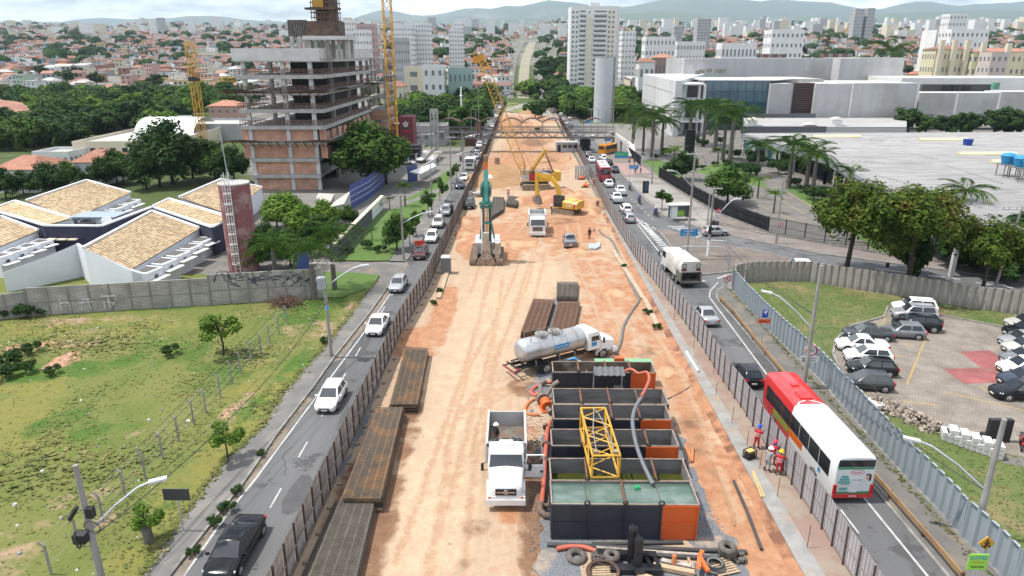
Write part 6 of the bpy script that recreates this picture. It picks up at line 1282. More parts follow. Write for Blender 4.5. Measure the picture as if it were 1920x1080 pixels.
for i,z in enumerate(zs[2:-1]+[zt]):
 k=MB();k.box((r2x,dpt+6,z-.3),(5.2,12,.55));k.build('wing_slab',CONC,r)
 for x in(r2x-2.2,r2x+2.2):
  for y in(dpt+.6,dpt+6,dpt+11):k=MB();k.box((x,y,z-2.0),(.6,.6,3));k.build('column',CONC,r)
 k=MB()
 for zz in(.5,1.1):k.bar((r2x+2.6,dpt,z+zz),(r2x+2.6,dpt+12,z+zz),.08);k.bar((r2x-2.6,dpt,z+zz),(r2x+2.6,dpt,z+zz),.08)
 for j in range(16):k.bar((r2x+2.6,dpt+j*.8,z),(r2x+2.6,dpt+j*.8,z+1.1),.08)
 k.build('railing',RAILR,r)
for i in(1,2,3):
 z0,z1=zs[i],zs[i+1]-.55;k=MB();k.box((r2x,dpt+.4,(z0+z1)/2),(4,.3,z1-z0));k.build('brick_infill',BRKM,r)
 for j in range(5):k=MB();k.box((r2x+2.45,dpt+1.5+j*2.2,(z0+z1)/2),(.3,1.3,z1-z0));k.build('brick_pier',BRKM,r)
inv=(Matrix.Translation(r.location)@Matrix.Rotation(YAW,4,'Z')).inverted();L_=lambda px,py,d:inv@W(px,py,d)
zb_=W(610,92,D0+6).z
k=MB();a,c=L_(571,68,D0+4),L_(654,66,D0+4);k.box(((a.x+c.x)/2,7,a.z-.3),(c.x-a.x,9,.7));k.build('roof_slab',CONCW,r)
for px in(545,560,578,590,612,633,648):x=L_(px,80,D0+4).x;k=MB();k.box((x,5,(zt+a.z)/2),(.7,.7,a.z-zt));k.box((x,9.5,(zt+a.z)/2),(.7,.7,a.z-zt));k.build('column',CONC,r)
a,c=L_(538,37,D0+5),L_(577,70,D0+5);k=MB();k.box(((a.x+c.x)/2,5.4,(a.z+c.z)/2),(c.x-a.x,.2,a.z-c.z));k.build('black_sheeting',NET,r)
for j in range(12):k=MB();x=lerp(a.x,c.x,j/11);k.bar((x,5.2,c.z),(x,5.2,a.z),.12);k.build('scaffold_pole',STEEL,r)
a,c=L_(577,40,D0+6),L_(640,66,D0+6);k=MB();k.box(((a.x+c.x)/2,7,(a.z+c.z)/2),(c.x-a.x,5,a.z-c.z));k.build('core_formwork',mat('dark_formwork',(.04,.038,.036),(.13,.075,.05),.8,rough=.9),r)
a,c=L_(583,-14,D0+6),L_(632,42,D0+6);k=MB();n=5
for z in[lerp(c.z,a.z,j/6)for j in range(7)]:
 for y in(5,9):k.bar((a.x-.3,y,z),(c.x+.3,y,z),.14)
 k.bar((a.x,5,z),(a.x,9,z),.14);k.bar((c.x,5,z),(c.x,9,z),.14)
for j in range(9):x=lerp(a.x,c.x,j/8);k.bar((x,5,c.z),(x,5,a.z),.13);k.bar((x,9,c.z),(x,9,a.z),.13)
k.build('scaffolding',mat('brown_scaffold',(.2,.11,.07),(.12,.07,.05),1,rough=.9),r)
k=MB();k.box(((a.x+c.x)/2,7,(a.z+c.z)/2),((c.x-a.x)*.7,3,a.z-c.z));k.build('stair_core',mat('dark_formwork',(.04,.038,.036)),r)
k=MB();k.box((a.x+1.4,4.9,a.z-1.2),(2.2,.1,3));k.build('yellow_panel',mat('formwork_yellow',(.4,.22,.04),rough=.8),r);k=MB();k.box((c.x-.6,6,(a.z+c.z)/2),(1.5,2.2,a.z-c.z));k.box(((a.x+c.x)/2,5,a.z-3.0),(c.x-a.x+2,2,.35));k.build('platform',mat('dark_formwork',(.04,.038,.036)),r)
for(px,pyb,pyt,d,w_,lb)in((737,230,-60,176,1.9,'tall yellow tower crane mast rising out of the picture behind the red building'),(375,226,78,190,1.7,'yellow tower crane mast with a short top, left of the unfinished tower block')):
 b_=W(px,pyb,d);t_=W(px-(14 if pyt<0 else 18),pyt,d);r=thing('tower_crane_mast',lb,'crane',(b_.x,b_.y,0));h=t_.z;lean=(t_.x-b_.x)*.0;k=MB();lattice(k,(0,0,0),(0,0,h),w_,w_,w_,w_,int(h/1.9),.13,.07,(0,1,0));k.build('mast',YELB,r)
 if pyt>0:k=MB();lattice(k,(-8,0,h-9.4),(11,0,h-9.4),.9,.9,.9,.9,14,.07,.04);k.build('jib',YELB,r);k=MB();k.box((0,0,h-9.2),(2.2,2.2,1));k.build('slewing_ring',DARK,r)
 else:k=MB();k.box((0,0,b_.z+11),(2.8,2.8,.5));k.build('collar',STEEL,r)
# court building group with cream tile roofs, white stepped bays and navy walls
TILE=mat('cream_roof_tile',(.53,.405,.255),(.47,.345,.21),.5,rough=.9,isl=.26,c3=(.42,.27,.16),sc3=.35,lo3=.6,hi3=.72);CW=mat('pale_blue_white_wall',(.66,.68,.71),(.6,.62,.65),.3,rough=.8);NAVYW=mat('navy_wall',(.025,.028,.055),(.04,.043,.07),.5,rough=.85)
def tiled(root,q):
 """roof quad a-b (upper edge) and d-c (eave): overlapping tiles laid in courses"""
 a,b,c,d=q;n=(b-a).cross(d-a).normalized();n=n if n.z>0 else-n;k=MB();nu=max(8,int((b-a).length/.46));nv=max(6,int((d-a).length/.62))
 for j in range(nv):
  for i in range(nu):
   f=lambda u,v:a.lerp(b,u).lerp(d.lerp(c,u),v);u0,u1,v0,v1=i/nu,(i+.88)/nu,j/nv,(j+1.04)/nv;um=(u0+u1)/2;lf=random.uniform(0,.06)
   k.add([f(u0,v0)+n*.02,f(um,v0)+n*.07,f(u1,v0)+n*.02,f(u1,v1)+n*(.05+lf),f(um,v1)+n*(.11+lf),f(u0,v1)+n*(.05+lf)],[(0,1,4,5),(1,2,3,4)])
 o=struct(k.build('roof_tiles',TILE,root),'stuff');k=MB();k.add([a,b,c,d],[(0,1,2,3)]);k.build('roof_deck',mat('roof_underlay',(.33,.235,.145),rough=1),root);return o
cg=thing('court_building','white and navy low building group with cream tiled sloping roofs','building',(0,0,0))
def wallq(pts,m,name,th=.0,root=None):
 k=MB();lo=[Vector((p.x,p.y,0))for p in pts];n=len(pts);k.add(list(pts)+lo,[tuple(range(n))]+[(i,i+n,(i+1)%n+n,(i+1)%n)for i in range(n)]);return k.build(name,m,root or cg)
for(q,zz)in(([(285,397),(375,429),(246,506),(157,466)],(4.6,3.1,3.1,4.6)),([(162,339),(245,362),(137,411),(50,377)],(4.8,3.3,3.3,4.8)),([(28,378),(133,410),(90,422),(-14,393)],(4.5,4.5,3.9,3.9)),([(2,407),(72,433),(-30,475),(-110,440)],(4.5,3.1,3.1,4.5)),([(317,374),(426,407),(400,425),(287,388)],(4.5,4.5,3.9,3.9)),([(415,337),(492,352),(427,401),(336,371)],(4.8,3.4,3.4,4.8))):
 pts=[P(x,y,z)for(x,y),z in zip(q,zz)];tiled(cg,pts);ce=sum(pts,Vector())/4;wallq([Vector((lerp(p.x,ce.x,.015),lerp(p.y,ce.y,.015),p.z-.12))for p in pts],CW,'wall')
 for a,c in((0,3),(0,1)):k=MB();k.bar(pts[a]+Vector((0,0,.1)),pts[c]+Vector((0,0,.1)),.35,.35);k.build('parapet',CW,cg)
def bays(e0,e1,n,out,z1):
 a,c=P(*e0,3.0),P(*e1,3.0);d=(c-a)/n
 for i in range(n):
  p=a+d*(i+.1);q=a+d*(i+.85);o=Vector((out,-out*.25,0));h=z1-.12*i;k=MB()
  k.slab([p,q,q+o*1.0,p+o*.75],0,h);k.build('stepped_bay',CW,cg);k=MB();k.flat([p+d*.08+o*.08,q-d*.08+o*.08,q-d*.08+o*.85,p+d*.08+o*.6],h+.01);k.build('bay_roof',mat('bay_roof_dark',(.1,.095,.09),rough=1),cg)
  m_=(p+q)/2+o*.89;winpart(cg,(m_.x+.05,m_.y,h*.72),atan2(d.y,d.x)+.1,.7,.5);k=MB();k.slab([p+o*.8,q+o*1.02,q+o*1.35,p+o*1.1],1.7,1.82);k.build('canopy',WHITE,cg)
bays((246,508),(375,431),5,2.4,2.7);bays((140,414),(246,365),4,2.2,2.8);bays((-28,478),(74,437),4,2.4,2.7)
for(a,c,h)in(((0,399),(86,424),3.9),((86,424),(190,425),3.9),((190,425),(286,389),4.1),((286,389),(398,427),3.8),((398,427),(440,405),3.9)):
 p,q=P(*a,h),P(*c,h);k=MB();k.bar(Vector((p.x,p.y,h/2)),Vector((q.x,q.y,h/2)),.3,h);k.build('navy_wall',NAVYW,cg);k=MB();k.bar(Vector((p.x,p.y,h+.12)),Vector((q.x,q.y,h+.12)),.5,.2);k.build('coping',CW,cg)
for f in(.15,.4,.65,.9):p,q=P(400,432,2.0),P(437,412,2.0);m_=p.lerp(q,f);winpart(cg,(m_.x+.12,m_.y-.17,1.9),atan2(q.y-p.y,q.x-p.x),.9,2.2)
for px in(101,121,141):p=P(px,447,2.2);k=MB();k.box((p.x,p.y-.4,2.2),(1.2,1.0,.15));k.build('window_hood',CREAM,cg)
for pl in([(5,512,2.4),(60,492,3.1),(118,468,3.9),(118,540,0)],[(118,468,3.9),(143,457,4.3),(157,466,4.6),(246,507,3.1),(262,512,2.7)]):
 pts=[P(x,y,z)for x,y,z in pl if z>0]
 for a,c in zip(pts,pts[1:]):k=MB();k.add([Vector((a.x,a.y,0)),Vector((c.x,c.y,0)),c,a,Vector((a.x,a.y+.4,0)),Vector((c.x,c.y+.4,0)),c+Vector((0,.4,0)),a+Vector((0,.4,0))],[(0,1,2,3),(3,2,6,7),(0,3,7,4),(1,5,6,2)]);k.build('front_wall',CW,cg)
k=MB();p,q=P(135,405,3.8),P(222,405,3.8);k.box(((p.x+q.x)/2,p.y+1.0,3.7),(q.x-p.x,4,.3));k.build('flat_roof',mat('blue_grey_roof',(.25,.3,.34),rough=.7),cg)
p=P(200,414,4.3);k=MB();k.cyl((p.x,p.y,p.z),(p.x+.12,p.y-.22,p.z+.1),.65,n=16);tag(k.build('satellite_dish',WHITE,None,40),'white satellite dish on the flat roof between the tiled roofs','dish')
p=P(459,507);zt=ZT(p,343);r=thing('water_tower','round dusky red water tower with a white caged ladder','water tower',p);k=MB();n=28;k.cyl((0,0,0),(0,0,zt),1.85,n=n);k.build('tower_wall',mat('red_render',(.23,.085,.09),(.18,.07,.075),.8,rough=.9,c3=(.3,.19,.18),sc3=.6,st=(1,1,.3)),r,40)
k=MB();k.torus((0,0,zt),1.75,.13,n=28,k=6);k.build('rim',CONCW,r,60);k=MB();k.cyl((0,0,zt),(0,0,zt+.02),1.7,n=24);k.build('top',CONC,r)
k=MB();ya=-2.35
for s in(-.3,.3):k.bar((s,ya+.35,0),(s,ya+.35,zt+1.6),.07)
for i in range(int(zt/.4)):k.bar((-.3,ya+.35,.4*i),(.3,ya+.35,.4*i),.04)
for i in range(int(zt/1.3)+1):k.torus((0,ya,1.6+1.25*i),.42,.04,n=12,k=4)
for a in range(5):t=pi+pi*a/4;k.bar((.42*cos(t),ya+.42*sin(t),1.6),(.42*cos(t),ya+.42*sin(t),zt+1.4),.045)
k.build('caged_ladder',WHITE,r);k=MB();k.cyl((.0,-1.4,zt),(-.25,-1.4,zt+6.5),.05,n=6)
for a in(0,2,4):k.bar((cos(a)*.6,-1.4+.6*sin(a),zt),(0,-1.4,zt+2),.03)
k.build('antenna',GALV,r)
BLK=brickmix(mat('concrete_block',(.3,.28,.26),rough=.95),(.38,.36,.325),(.31,.295,.27),(.21,.2,.185),1.0,.75,.22,rot=(pi/2,0,0),mortar=.015,bump=.02);BLKD=mat('wall_post_concrete',(.25,.235,.215),(.18,.17,.155),1,rough=.95)
a,m_,c=P(-120,618),P(45,594),P(585,561);e=c;L=[a,m_,c];root=thing('block_wall','weathered grey block wall with graffiti closing off the vacant lot','wall',m_)
for i,(q,h)in enumerate(along(L,2.0)):
 o=q-m_;z1=2.75 if q.x<m_.x else(3.15 if q.x<P(395,570).x else 3.55);dx,dy=cos(h),sin(h);R=Matrix.Translation(o)@Matrix.Rotation(h,4,'Z')
 for z0_,z2 in((0,z1*.47),(z1*.47+.1,z1)):k=MB();k.box((1.0,0,(z0_+z2)/2),(1.84,.14,z2-z0_),0,R);k.build('wall_panel',BLK,root)
 k=MB();k.box((0,-.02,z1/2),(.18,.24,z1),0,R);k.box((1.0,-.01,z1*.47+.05),(1.82,.2,.1),0,R);k.build('post',BLKD,root)
def graf(px,py,strokes,m,w_,s):
 d=dist(P(px,578));k=MB()
 h=atan2((c-m_).y,(c-m_).x);t=(P(px,580).x-m_.x)/(c.x-m_.x);q=m_.lerp(c,t);z=ZT(q,py)
 for st in strokes:k.tube([Vector((q.x+x*s*cos(h),q.y+x*s*sin(h)-.10,z+y*s))-m_ for x,y in st],w_,4)
 return k.build('graffiti',m,root)
GW=mat('graffiti_white',(.5,.5,.5),rough=.8);GD=mat('graffiti_dark',(.05,.06,.09),rough=.8)
graf(143,570,[[(-.5,.8),(-.5,-.7)],[(-.5,.1),(.1,.25),(.5,.1),(.5,-.7)]],GW,.09,.9);graf(177,569,[[(-.6,-.7),(0,.8),(.5,-.7)],[(-.7,.1),(.7,.2)],[(-.3,.5),(.6,.6)]],GW,.09,.9);graf(215,567,[[(-.7,.8),(.8,.75),(.75,.3)],[(-.5,.2),(-.5,-.7)],[(0,.7),(.05,-.7)],[(-.2,.1),(.6,-.1),(.3,-.3)]],GW,.09,.95)
rg=random.Random(4)
for px in range(408,580,9):graf(px,522+rg.uniform(-8,9),[[(rg.uniform(-1,1),rg.uniform(-.8,.8))for _ in range(6)]],GD,.045,.8)
# small roofs, walls and hoardings along the left road
r,wd,h=block('cream_warehouse','long cream warehouse with small windows left of the tower block',135,318,271,186,55,1,0,CREAM,.05,roofm=CONC)
for px in(.2,.29,.4,.52):winpart(r,(wd*px,-.05,h*.62),0,1.4,1.3)
k=MB();k.box((wd*.45,-1.6,h*.28),(wd*.9,3,.3));k.build('awning',CONC,r)
r=thing('flat_canopy','flat white canopy roof over a low wall by the green lawn','canopy',(0,0,0));pts=[P(768,322,3),P(812,306,3),P(818,311,3),P(788,326,3)];k=MB();k.slab(pts,2.8,3.05);k.build('roof',WHITE,r);a,c=P(788,337),P(818,318);k=MB();k.bar(a+Vector((0,0,1.4)),c+Vector((0,0,1.4)),.2,2.8);k.build('wall',CONCW,r)
BLUE=mat('blue_hoarding',(.03,.055,.2),(.045,.075,.24),.5,rough=.5);r=thing('blue_hoarding','curved blue sheet hoarding under the dark tree','fence',(0,0,0));ln=PL([(658,392),(692,372),(722,345),(728,328),(780,340),(782,338)])
for a,c in zip(ln[:3],ln[1:4]):
 n=max(1,int((c-a).length/2.2))
 for i in range(n):p,q=a.lerp(c,i/n),a.lerp(c,(i+.98)/n);k=MB();k.bar(p+Vector((0,0,2.1)),q+Vector((0,0,2.1)),.06,4.2);k.build('panel',BLUE,r)
 for z in(1.2,2.2,3.2):k=MB();k.bar(a+Vector((.1,-.1,z)),c+Vector((.1,-.1,z)),.05);k.build('rail',WHITE,r)
p,q=P(765,343),P(783,338);k=MB();k.bar(p+Vector((0,0,1.8)),q+Vector((0,0,1.8)),.08,3.6);k.build('panel',BLUE,r)
p,q=P(560,512),P(585,506);k=MB();k.bar(p+Vector((0,0,1.6)),q+Vector((0,0,1.6)),.1,3);tag(k.build('blue_gate',BLUE),'blue sheet gate at the right end of the block wall','gate')
r=thing('boundary_wall','long low wall, dark grey and white, along the green lawn','wall',(0,0,0));ln=[P(626,492),P(697,414),P(718,392)]
for a,c,m in((ln[0],ln[1],mat('slate_wall',(.06,.065,.07),rough=.8)),(ln[1],ln[2],WW)):k=MB();k.bar(a+Vector((0,0,1.15)),c+Vector((0,0,1.15)),.3,2.3);k.build('wall',m,r)
k=MB();k.bar(ln[0]+Vector((0,0,2.38)),ln[2]+Vector((0,0,2.38)),.6,.18);k.build('coping',CREAM,r);m_=ln[1].lerp(ln[2],.72)
for j in range(4):k=MB();k.box((m_.x+.25+j*.28,m_.y+j*.75-.3,1.45),(.05,.35,.5));k.build('letter',DARK,r)
r=thing('shed_roof','pale twin sloping shed roof beside the blue hoarding','shed',(0,0,0))
for q in([(597,362),(627,364),(618,380),(592,371)],[(627,378),(658,357),(645,382),(617,389)]):
 pts=[P(x,y,3)for x,y in q];k=MB();k.slab(pts,2.8,3.0);k.build('roof',mat('pale_roof',(.42,.4,.36),(.34,.32,.29),.6,rough=.9),r);wallq([p-Vector((0,0,.25))for p in pts],CONC,'wall',root=r)
REDW=mat('maroon_wall',(.2,.05,.065),(.17,.045,.055),.3,rough=.85);r,wd,h=block('red_building','maroon building with a tall block carrying a white crown emblem',700,748,239,190,14,1,0,REDW,0,0);k=MB();a=W(748,219,189.6);c=W(775,250,189.6);o=r.location;k.box(((c.x-a.x)/2+a.x-o.x,3,a.z/2),(c.x-a.x,7,a.z));k.build('tower_wall',REDW,r)
ex=a.x-o.x+1.7;k=MB()
for s,q in((-.55,.9),(0,1.25),(.55,.9)):k.tube([(ex+s*.5,-.6,a.z-2.6),(ex+s,-.6,a.z-2.6+q)],.16,6);k.cyl((ex+s,-.66,a.z-2.6+q),(ex+s,-.54,a.z-2.6+q),.24,n=8)
k.build('crown_emblem',WHITE,r);k=MB();k.box((ex,-.6,a.z-3.0),(1.7,.1,.55));k.build('green_sign',mat('sign_dark_green',(.03,.08,.06)),r);k=MB();k.box((ex,-.6,a.z-3.6),(1.8,.1,.6));k.build('red_sign',PR,r)
block('grey_shop','low grey shop with panelled roof plant behind the lattice pylon',776,836,240,215,10,1,4,GREYW,0,0)
r=thing('slatted_container','dark slatted screen block beside the footbridge ramps','screen',(0,0,0));p,q=P(742,304),P(790,302);k=MB();k.box(((p.x+q.x)/2,p.y+2,2.1),(q.x-p.x,4,4.2));k.build('body',mat('near_black',(.012,.013,.017),rough=.6),r)
for i in range(5):
 for z in(.7,2.1,3.5):k=MB();k.box((lerp(p.x,q.x,(i+.5)/5),p.y-.04,z),(1.1,.06,.12));k.build('slat',GALV,r)
FB=mat('footbridge_steel',(.27,.26,.25),(.2,.185,.17),.6,rough=.75,metal=.2);db=200.0;r=thing('footbridge','steel truss footbridge with brown arched canopies crossing the whole corridor','footbridge',(0,0,0));x0,x1=W(818,250,db).x,W(1152,250,db).x;z0,z1,z2=W(960,258,db).z,W(960,248,db).z,W(960,240,db).z
k=MB();k.box(((x0+x1)/2,db,z1),(x1-x0,2.6,.25));k.build('deck',FB,r);n=26
for y in(db-1.3,db+1.3):
 k=MB();k.bar((x0,y,z0),(x1,y,z0),.25);k.bar((x0,y,z2+.3),(x1,y,z2+.3),.14);k.bar((x0,y,(z1+z2)/2+.1),(x1,y,(z1+z2)/2+.1),.08)
 for i in range(n):a,c=lerp(x0,x1,i/n),lerp(x0,x1,(i+1)/n);k.bar((a,y,z0 if i%2 else z1),(c,y,z1 if i%2 else z0),.14)
 for i in range(n*3+1):a=lerp(x0,x1,i/n/3);k.bar((a,y,z1),(a,y,z2+.3),.06)
 k.build('truss',FB,r)
nA=8
for i in range(nA):
 a,c=lerp(x0+1,x1-3,i/nA),lerp(x0+1,x1-3,(i+1)/nA);st=[[Vector((lerp(a,c,t),y,z2+2.0+1.15*sin(pi*t)-.3))for y in(db-1.7,db+1.7)]for t in[j/8 for j in range(9)]]
 k=MB();k.loft(st,cap=False,closed=False);k.loft([[p+Vector((0,0,-.16))for p in s_]for s_ in st],cap=False,closed=False);k.build('arched_canopy',mat('rusty_canopy',(.10,.042,.03),(.07,.034,.026),.8,rough=.85),r)
 k=MB();k.bar((a,db-1.2,z1),(a,db-1.2,z2+1.8),.12);k.bar((a,db+1.2,z1),(a,db+1.2,z2+1.8),.12);k.build('canopy_post',FB,r)
k=MB();xx=W(898,240,db).x;k.loft([[Vector((xx+x,db-1.5,z2+z))for x,z in((-.6,1.4),(.6,1.4),(.7,.6),(.3,-1.4),(-.3,-1.4),(-.7,.6))],[Vector((xx+x,db-1.6,z2+z))for x,z in((-.6,1.4),(.6,1.4),(.7,.6),(.3,-1.4),(-.3,-1.4),(-.7,.6))]]);k.build('shield_emblem',mat('emblem_brown',(.14,.05,.03),rough=.7),r)
for px in(866,905,1150):x=W(px,250,db).x;k=MB();k.box((x,db,z0/2),(.7,.9,z0));k.build('pier',CONC,r)
def ramp(a,b_,wd=2.0):
 a,b_=Vector(a),Vector(b_);d=(b_-a);nn=Vector((-d.y,d.x,0)).normalized();k=MB();k.add([a-nn*wd/2,b_-nn*wd/2,b_+nn*wd/2,a+nn*wd/2]+[v-Vector((0,0,.3))for v in(a-nn*wd/2,b_-nn*wd/2,b_+nn*wd/2,a+nn*wd/2)],[(0,1,2,3),(0,4,5,1),(1,5,6,2),(2,6,7,3),(3,7,4,0)]);k.build('ramp',CONCW,r);k=MB();m_=int(d.length/1.2)+1
 for s in(-1,1):
  for z in(.5,1.1):k.bar(a+nn*s*wd/2+Vector((0,0,z)),b_+nn*s*wd/2+Vector((0,0,z)),.09)
  for i in range(m_+1):p=a.lerp(b_,i/m_)+nn*s*wd/2;k.bar(p,p+Vector((0,0,1.1)),.08)
 k.build('ramp_railing',mat('railing_beige',(.4,.37,.33),rough=.8),r)
G_=lambda px,py,d:tuple(W(px,py,d))
for a,c in((G_(818,250,db),G_(768,254,db)),(G_(764,252,db),G_(748,275,db-4)),(G_(748,276,db-6),G_(795,268,db-2)),(G_(793,270,db-8),G_(776,283,db-10)),(G_(800,282,db-14),G_(786,300,db-22)),(G_(823,283,db-10),G_(806,300,db-24)),(G_(1152,250,db),G_(1182,270,db-6)),(G_(1182,270,db-6),G_(1184,292,db-14))):ramp(a,c)
for px,d in((768,db),(790,db-4),(1165,db-2)):p=W(px,262,d);k=MB();k.box((p.x,p.y,p.z/2),(.5,.5,p.z));k.build('pier',CONC,r)
p=W(816,287,db-3);r=thing('lattice_pylon','square white and grey pylon with cut out triangles at the footbridge end','pylon',(p.x,p.y,0));h=W(816,205,db-3).z;k=MB()
for i in range(6):
 za,zc=h*i/6,h*(i+1)/6
 for x,y in((-.95,-.95),(.95,-.95),(.95,.95),(-.95,.95)):k.bar((x,y,za),(x,y,zc),.18)
 for y in(-.95,.95):k.add([(-.95,y,za),(.95,y,za),(0,y,zc)]if i%2==0 else[(-.95,y,zc),(0,y,za),(.95,y,zc)],[(0,1,2)])
 for x in(-.95,.95):k.add([(x,-.95,za),(x,.95,za),(x,0,zc)],[(0,1,2)])
 k.bar((-.95,-.95,zc),(.95,-.95,zc),.16);k.bar((-.95,.95,zc),(.95,.95,zc),.16)
k.build('pylon_frame',mat('pylon_white',(.48,.47,.46),(.38,.37,.36),.7,rough=.7),r)
p=W(816,302,180);r,wd,h=block('kiosk','small cream kiosk at the foot of the pylon',812,823,293,184,2.5,1,1,CREAM,0,0)
block('container_office','maroon and grey low boxes beside the road under the footbridge',872,890,262,212,14,1,0,mat('dark_red_box',(.1,.035,.035)),0,0)
# right side: round tank, mall, white roofed store
p=W(1131,222,296);r=thing('storage_tower','tall pale grey cylindrical water tower with a service ladder','water tower',(p.x,p.y,0));h=W(1131,107,292).z;k=MB();k.cyl((0,0,0),(0,0,h),4.15,n=36);k.build('tower_wall',mat('tower_grey',(.42,.44,.46),(.38,.4,.42),.15,rough=.7),r,40);k=MB();k.torus((0,0,h),4.1,.15,n=36,k=5)
for i in range(18):a=2*pi*i/18;k.bar((4.1*cos(a),4.1*sin(a),h),(4.1*cos(a),4.1*sin(a),h+1),.07)
k.build('roof_railing',STEEL,r);k=MB();k.box((3.4,-2.6,h/2),(.6,.6,h));k.build('ladder_shaft',STEEL,r)
for i in range(1,14):k=MB();k.torus((0,0,h*i/14),4.15,.03,n=36,k=4);k.build('weld_seam',mat('tower_seam',(.36,.38,.4)),r)
MW=mat('mall_render',(.56,.56,.555),(.46,.46,.455),.25,rough=.85,st=(1,1,.12),det=6);MG=mat('mall_grey_render',(.47,.47,.472),(.42,.42,.422),.22,rough=.85,st=(1,1,.12),c3=(.37,.36,.34),sc3=.05,det=6)
r=thing('shopping_mall','large pale grey shopping mall with blue glass front and louvred panel','building',(0,0,0))
def prism(pts,z0,z1,m,nm):
 k=MB();k.slab(pts,z0,z1);return k.build(nm,m,r)
A0=P(1260,256);A1=P(1202,216);zm=ZT(A0,151);ux=Vector((1,-.02,0));fd=A0.y+8
prism([A0,A1,A1+Vector((30,6,0)),A0+Vector((1.6,.2,0))],0,zm,MW,'left_wall')
for z in(zm*.42,zm*.78):k=MB();a,c=A0.lerp(A1,.06),A0.lerp(A1,.96);k.bar(a+Vector((-.04,-.02,z)),c+Vector((-.04,-.02,z)),.1,.25);k.build('wall_groove',GREYW,r)
def face(px0,px1,yt,yb,d,m,nm,th=.4):
 a,c=W(px0,yt,d),W(px1,yt,d);zb=W(px0,yb,d).z;k=MB();k.slab([Vector((a.x,a.y,0)),Vector((c.x,c.y,0)),Vector((c.x,c.y+th,0)),Vector((a.x,a.y+th,0))],zb,a.z);return k.build(nm,m,r)
face(1260,1325,158,262,262,DKW,'portico_back',2);
for px in(1283,1312,1322):a=W(px,160,250);k=MB();k.cyl((a.x,a.y,0),(a.x,a.y,a.z),.5,n=10);k.build('column',WW,r,40)
a,c=W(1264,150,246),W(1323,160,246)
for yt in(158,188,228):a,c=W(1264,yt,247),W(1322,yt,247);k=MB();k.box(((a.x+c.x)/2,a.y+6,a.z),(c.x-a.x,14,.5));k.build('canopy',WW,r)
for j in range(8):
 for i,(ya,yb)in enumerate(((152,172),(172,193),(193,214))):face(lerp(1323,1446,j/8)+.4,lerp(1323,1446,(j+1)/8)-.4,ya+.4,yb-.4,262,TEALG,'glass_panel')
face(1322,1447,150,260,262.4,mat('glass_frame',(.02,.05,.07),rough=.4),'glass_frame',.6);face(1446,1494,157,214,260,GREYW,'grey_panel',8)
face(1490,1530,156,214,259.5,mat('louvre_dark',(.03,.02,.02)),'louvre_back',8)
for i in range(14):face(1490.5,1529.5,157+i*4.05,158.6+i*4.05,259.2,mat('louvre_brown',(.09,.045,.04),rough=.6),'louvre',.2)
for px0,px1,ya,yb in((1530,1600,157,156),(1600.5,1725,156,154)):face(px0,px1,ya,222,258,MG,'grey_wall',30)
for px0,px1 in((1725.5,1798),(1798.5,1878),(1878.5,2050)):face(px0,px1,174 if px0<1800 else 172,222,262,MG,'grey_wall',10)
for px in(1600,1724,1797,1877):face(px-1,px+2,156 if px<1725 else 173,220,257.7,WW,'downpipe',.2)
for i in range(24):px=1534+i*21.3;face(px,px+.35,158 if px<1724 else 175.5,221,257.6 if px<1724 else 261.6,mat('panel_joint',(.37,.37,.375)),'panel_joint',.05)
for i in range(22):px=1287+i*18.5;face(px,px+.3,111,149,321.6 if 1576<px<1612 else 329.7,mat('panel_joint',(.37,.37,.375)),'panel_joint',.05)
face(1283,1576,109,150,330,MG,'upper_block',40);face(1576.5,1612,110,152,322,MG,'upper_block',40);face(1612.5,1697,108,153,330,MG,'upper_block',40)
face(1450,1545,148,158,275,CONC,'roof_edge',30)
a,c=W(1275,140,300),W(1330,152,260);k=MB();k.slab([W(1322,152,262),W(1450,152,262),W(1520,152,290),W(1275,152,300)],W(1380,150,262).z-.3,W(1380,150,262).z);k.build('curved_roof',MW,r)
for(px,py)in((1308,136),(1316,134),(1330,132),(1345,133),(1355,133)):p=W(px,py,300);k=MB();k.box(p,(2,2,1.6));k.build('roof_unit',STEEL,r)
for(px,py,n)in((1432,105,5),(1545,104,6)):
 for i in range(n):p=W(px+i*9,py,334);k=MB();k.box(p,(1.9,4,1.6));k.build('roof_unit',STEEL if i%2 else mat('rusty_unit',(.12,.06,.05)),r)
r=thing('rear_annex','low white annex with roof plant right of the mall wall','building',(0,0,0));face(1692,1980,146,172,300,WW,'wall',30);face(1730,1860,158,172,285,mat('dark_roof',(.1,.095,.085),rough=1),'roof',2)
for(px,py,m_)in((1775,166,DARK),(1790,165,DARK),(1812,166,DARK),(1866,161,mat('green_unit',(.12,.3,.2)))):p=W(px,py,284);k=MB();k.box(p,(2.2,2,2.6));k.build('roof_unit',m_,r)
RW=mat('white_roof_sheet',(.40,.395,.39),(.24,.23,.225),.32,rough=.8,st=(.2,4,1),c3=(.25,.235,.225),sc3=.12,lo3=.54,hi3=.72,det=8,rgh=.75);r=thing('store_building','sprawling store with a white corrugated roof, seen beyond the orange-green trees','building',(0,0,0));ZR=5.6
c0=[P(1395,253,ZR),P(1550,296,ZR),P(1655,356,ZR),P(1795,436,ZR),P(2300,440,ZR),P(2300,243,ZR)];k=MB()
A_,B_=c0[0],c0[3];dr=(c0[2]-c0[1]).normalized();ac=Vector((1,.06,0));nst=110
for i in range(nst):
 t0,t1=i/nst,(i+1)/nst
 def ed(t):
  L=t*3;j=min(2,int(L));return c0[j].lerp(c0[j+1],L-j)
 p,q=ed(t0),ed(t1);tm=ed((t0+t1)/2);e_=Vector((130,6,0));st=.16*(i%2)
 k.loft([[p,p+e_],[tm+Vector((0,0,.55)),tm+e_+Vector((0,0,.55))],[q,q+e_]],cap=False,closed=False)
struct(k.build('corrugated_roof',RW,r),'stuff')
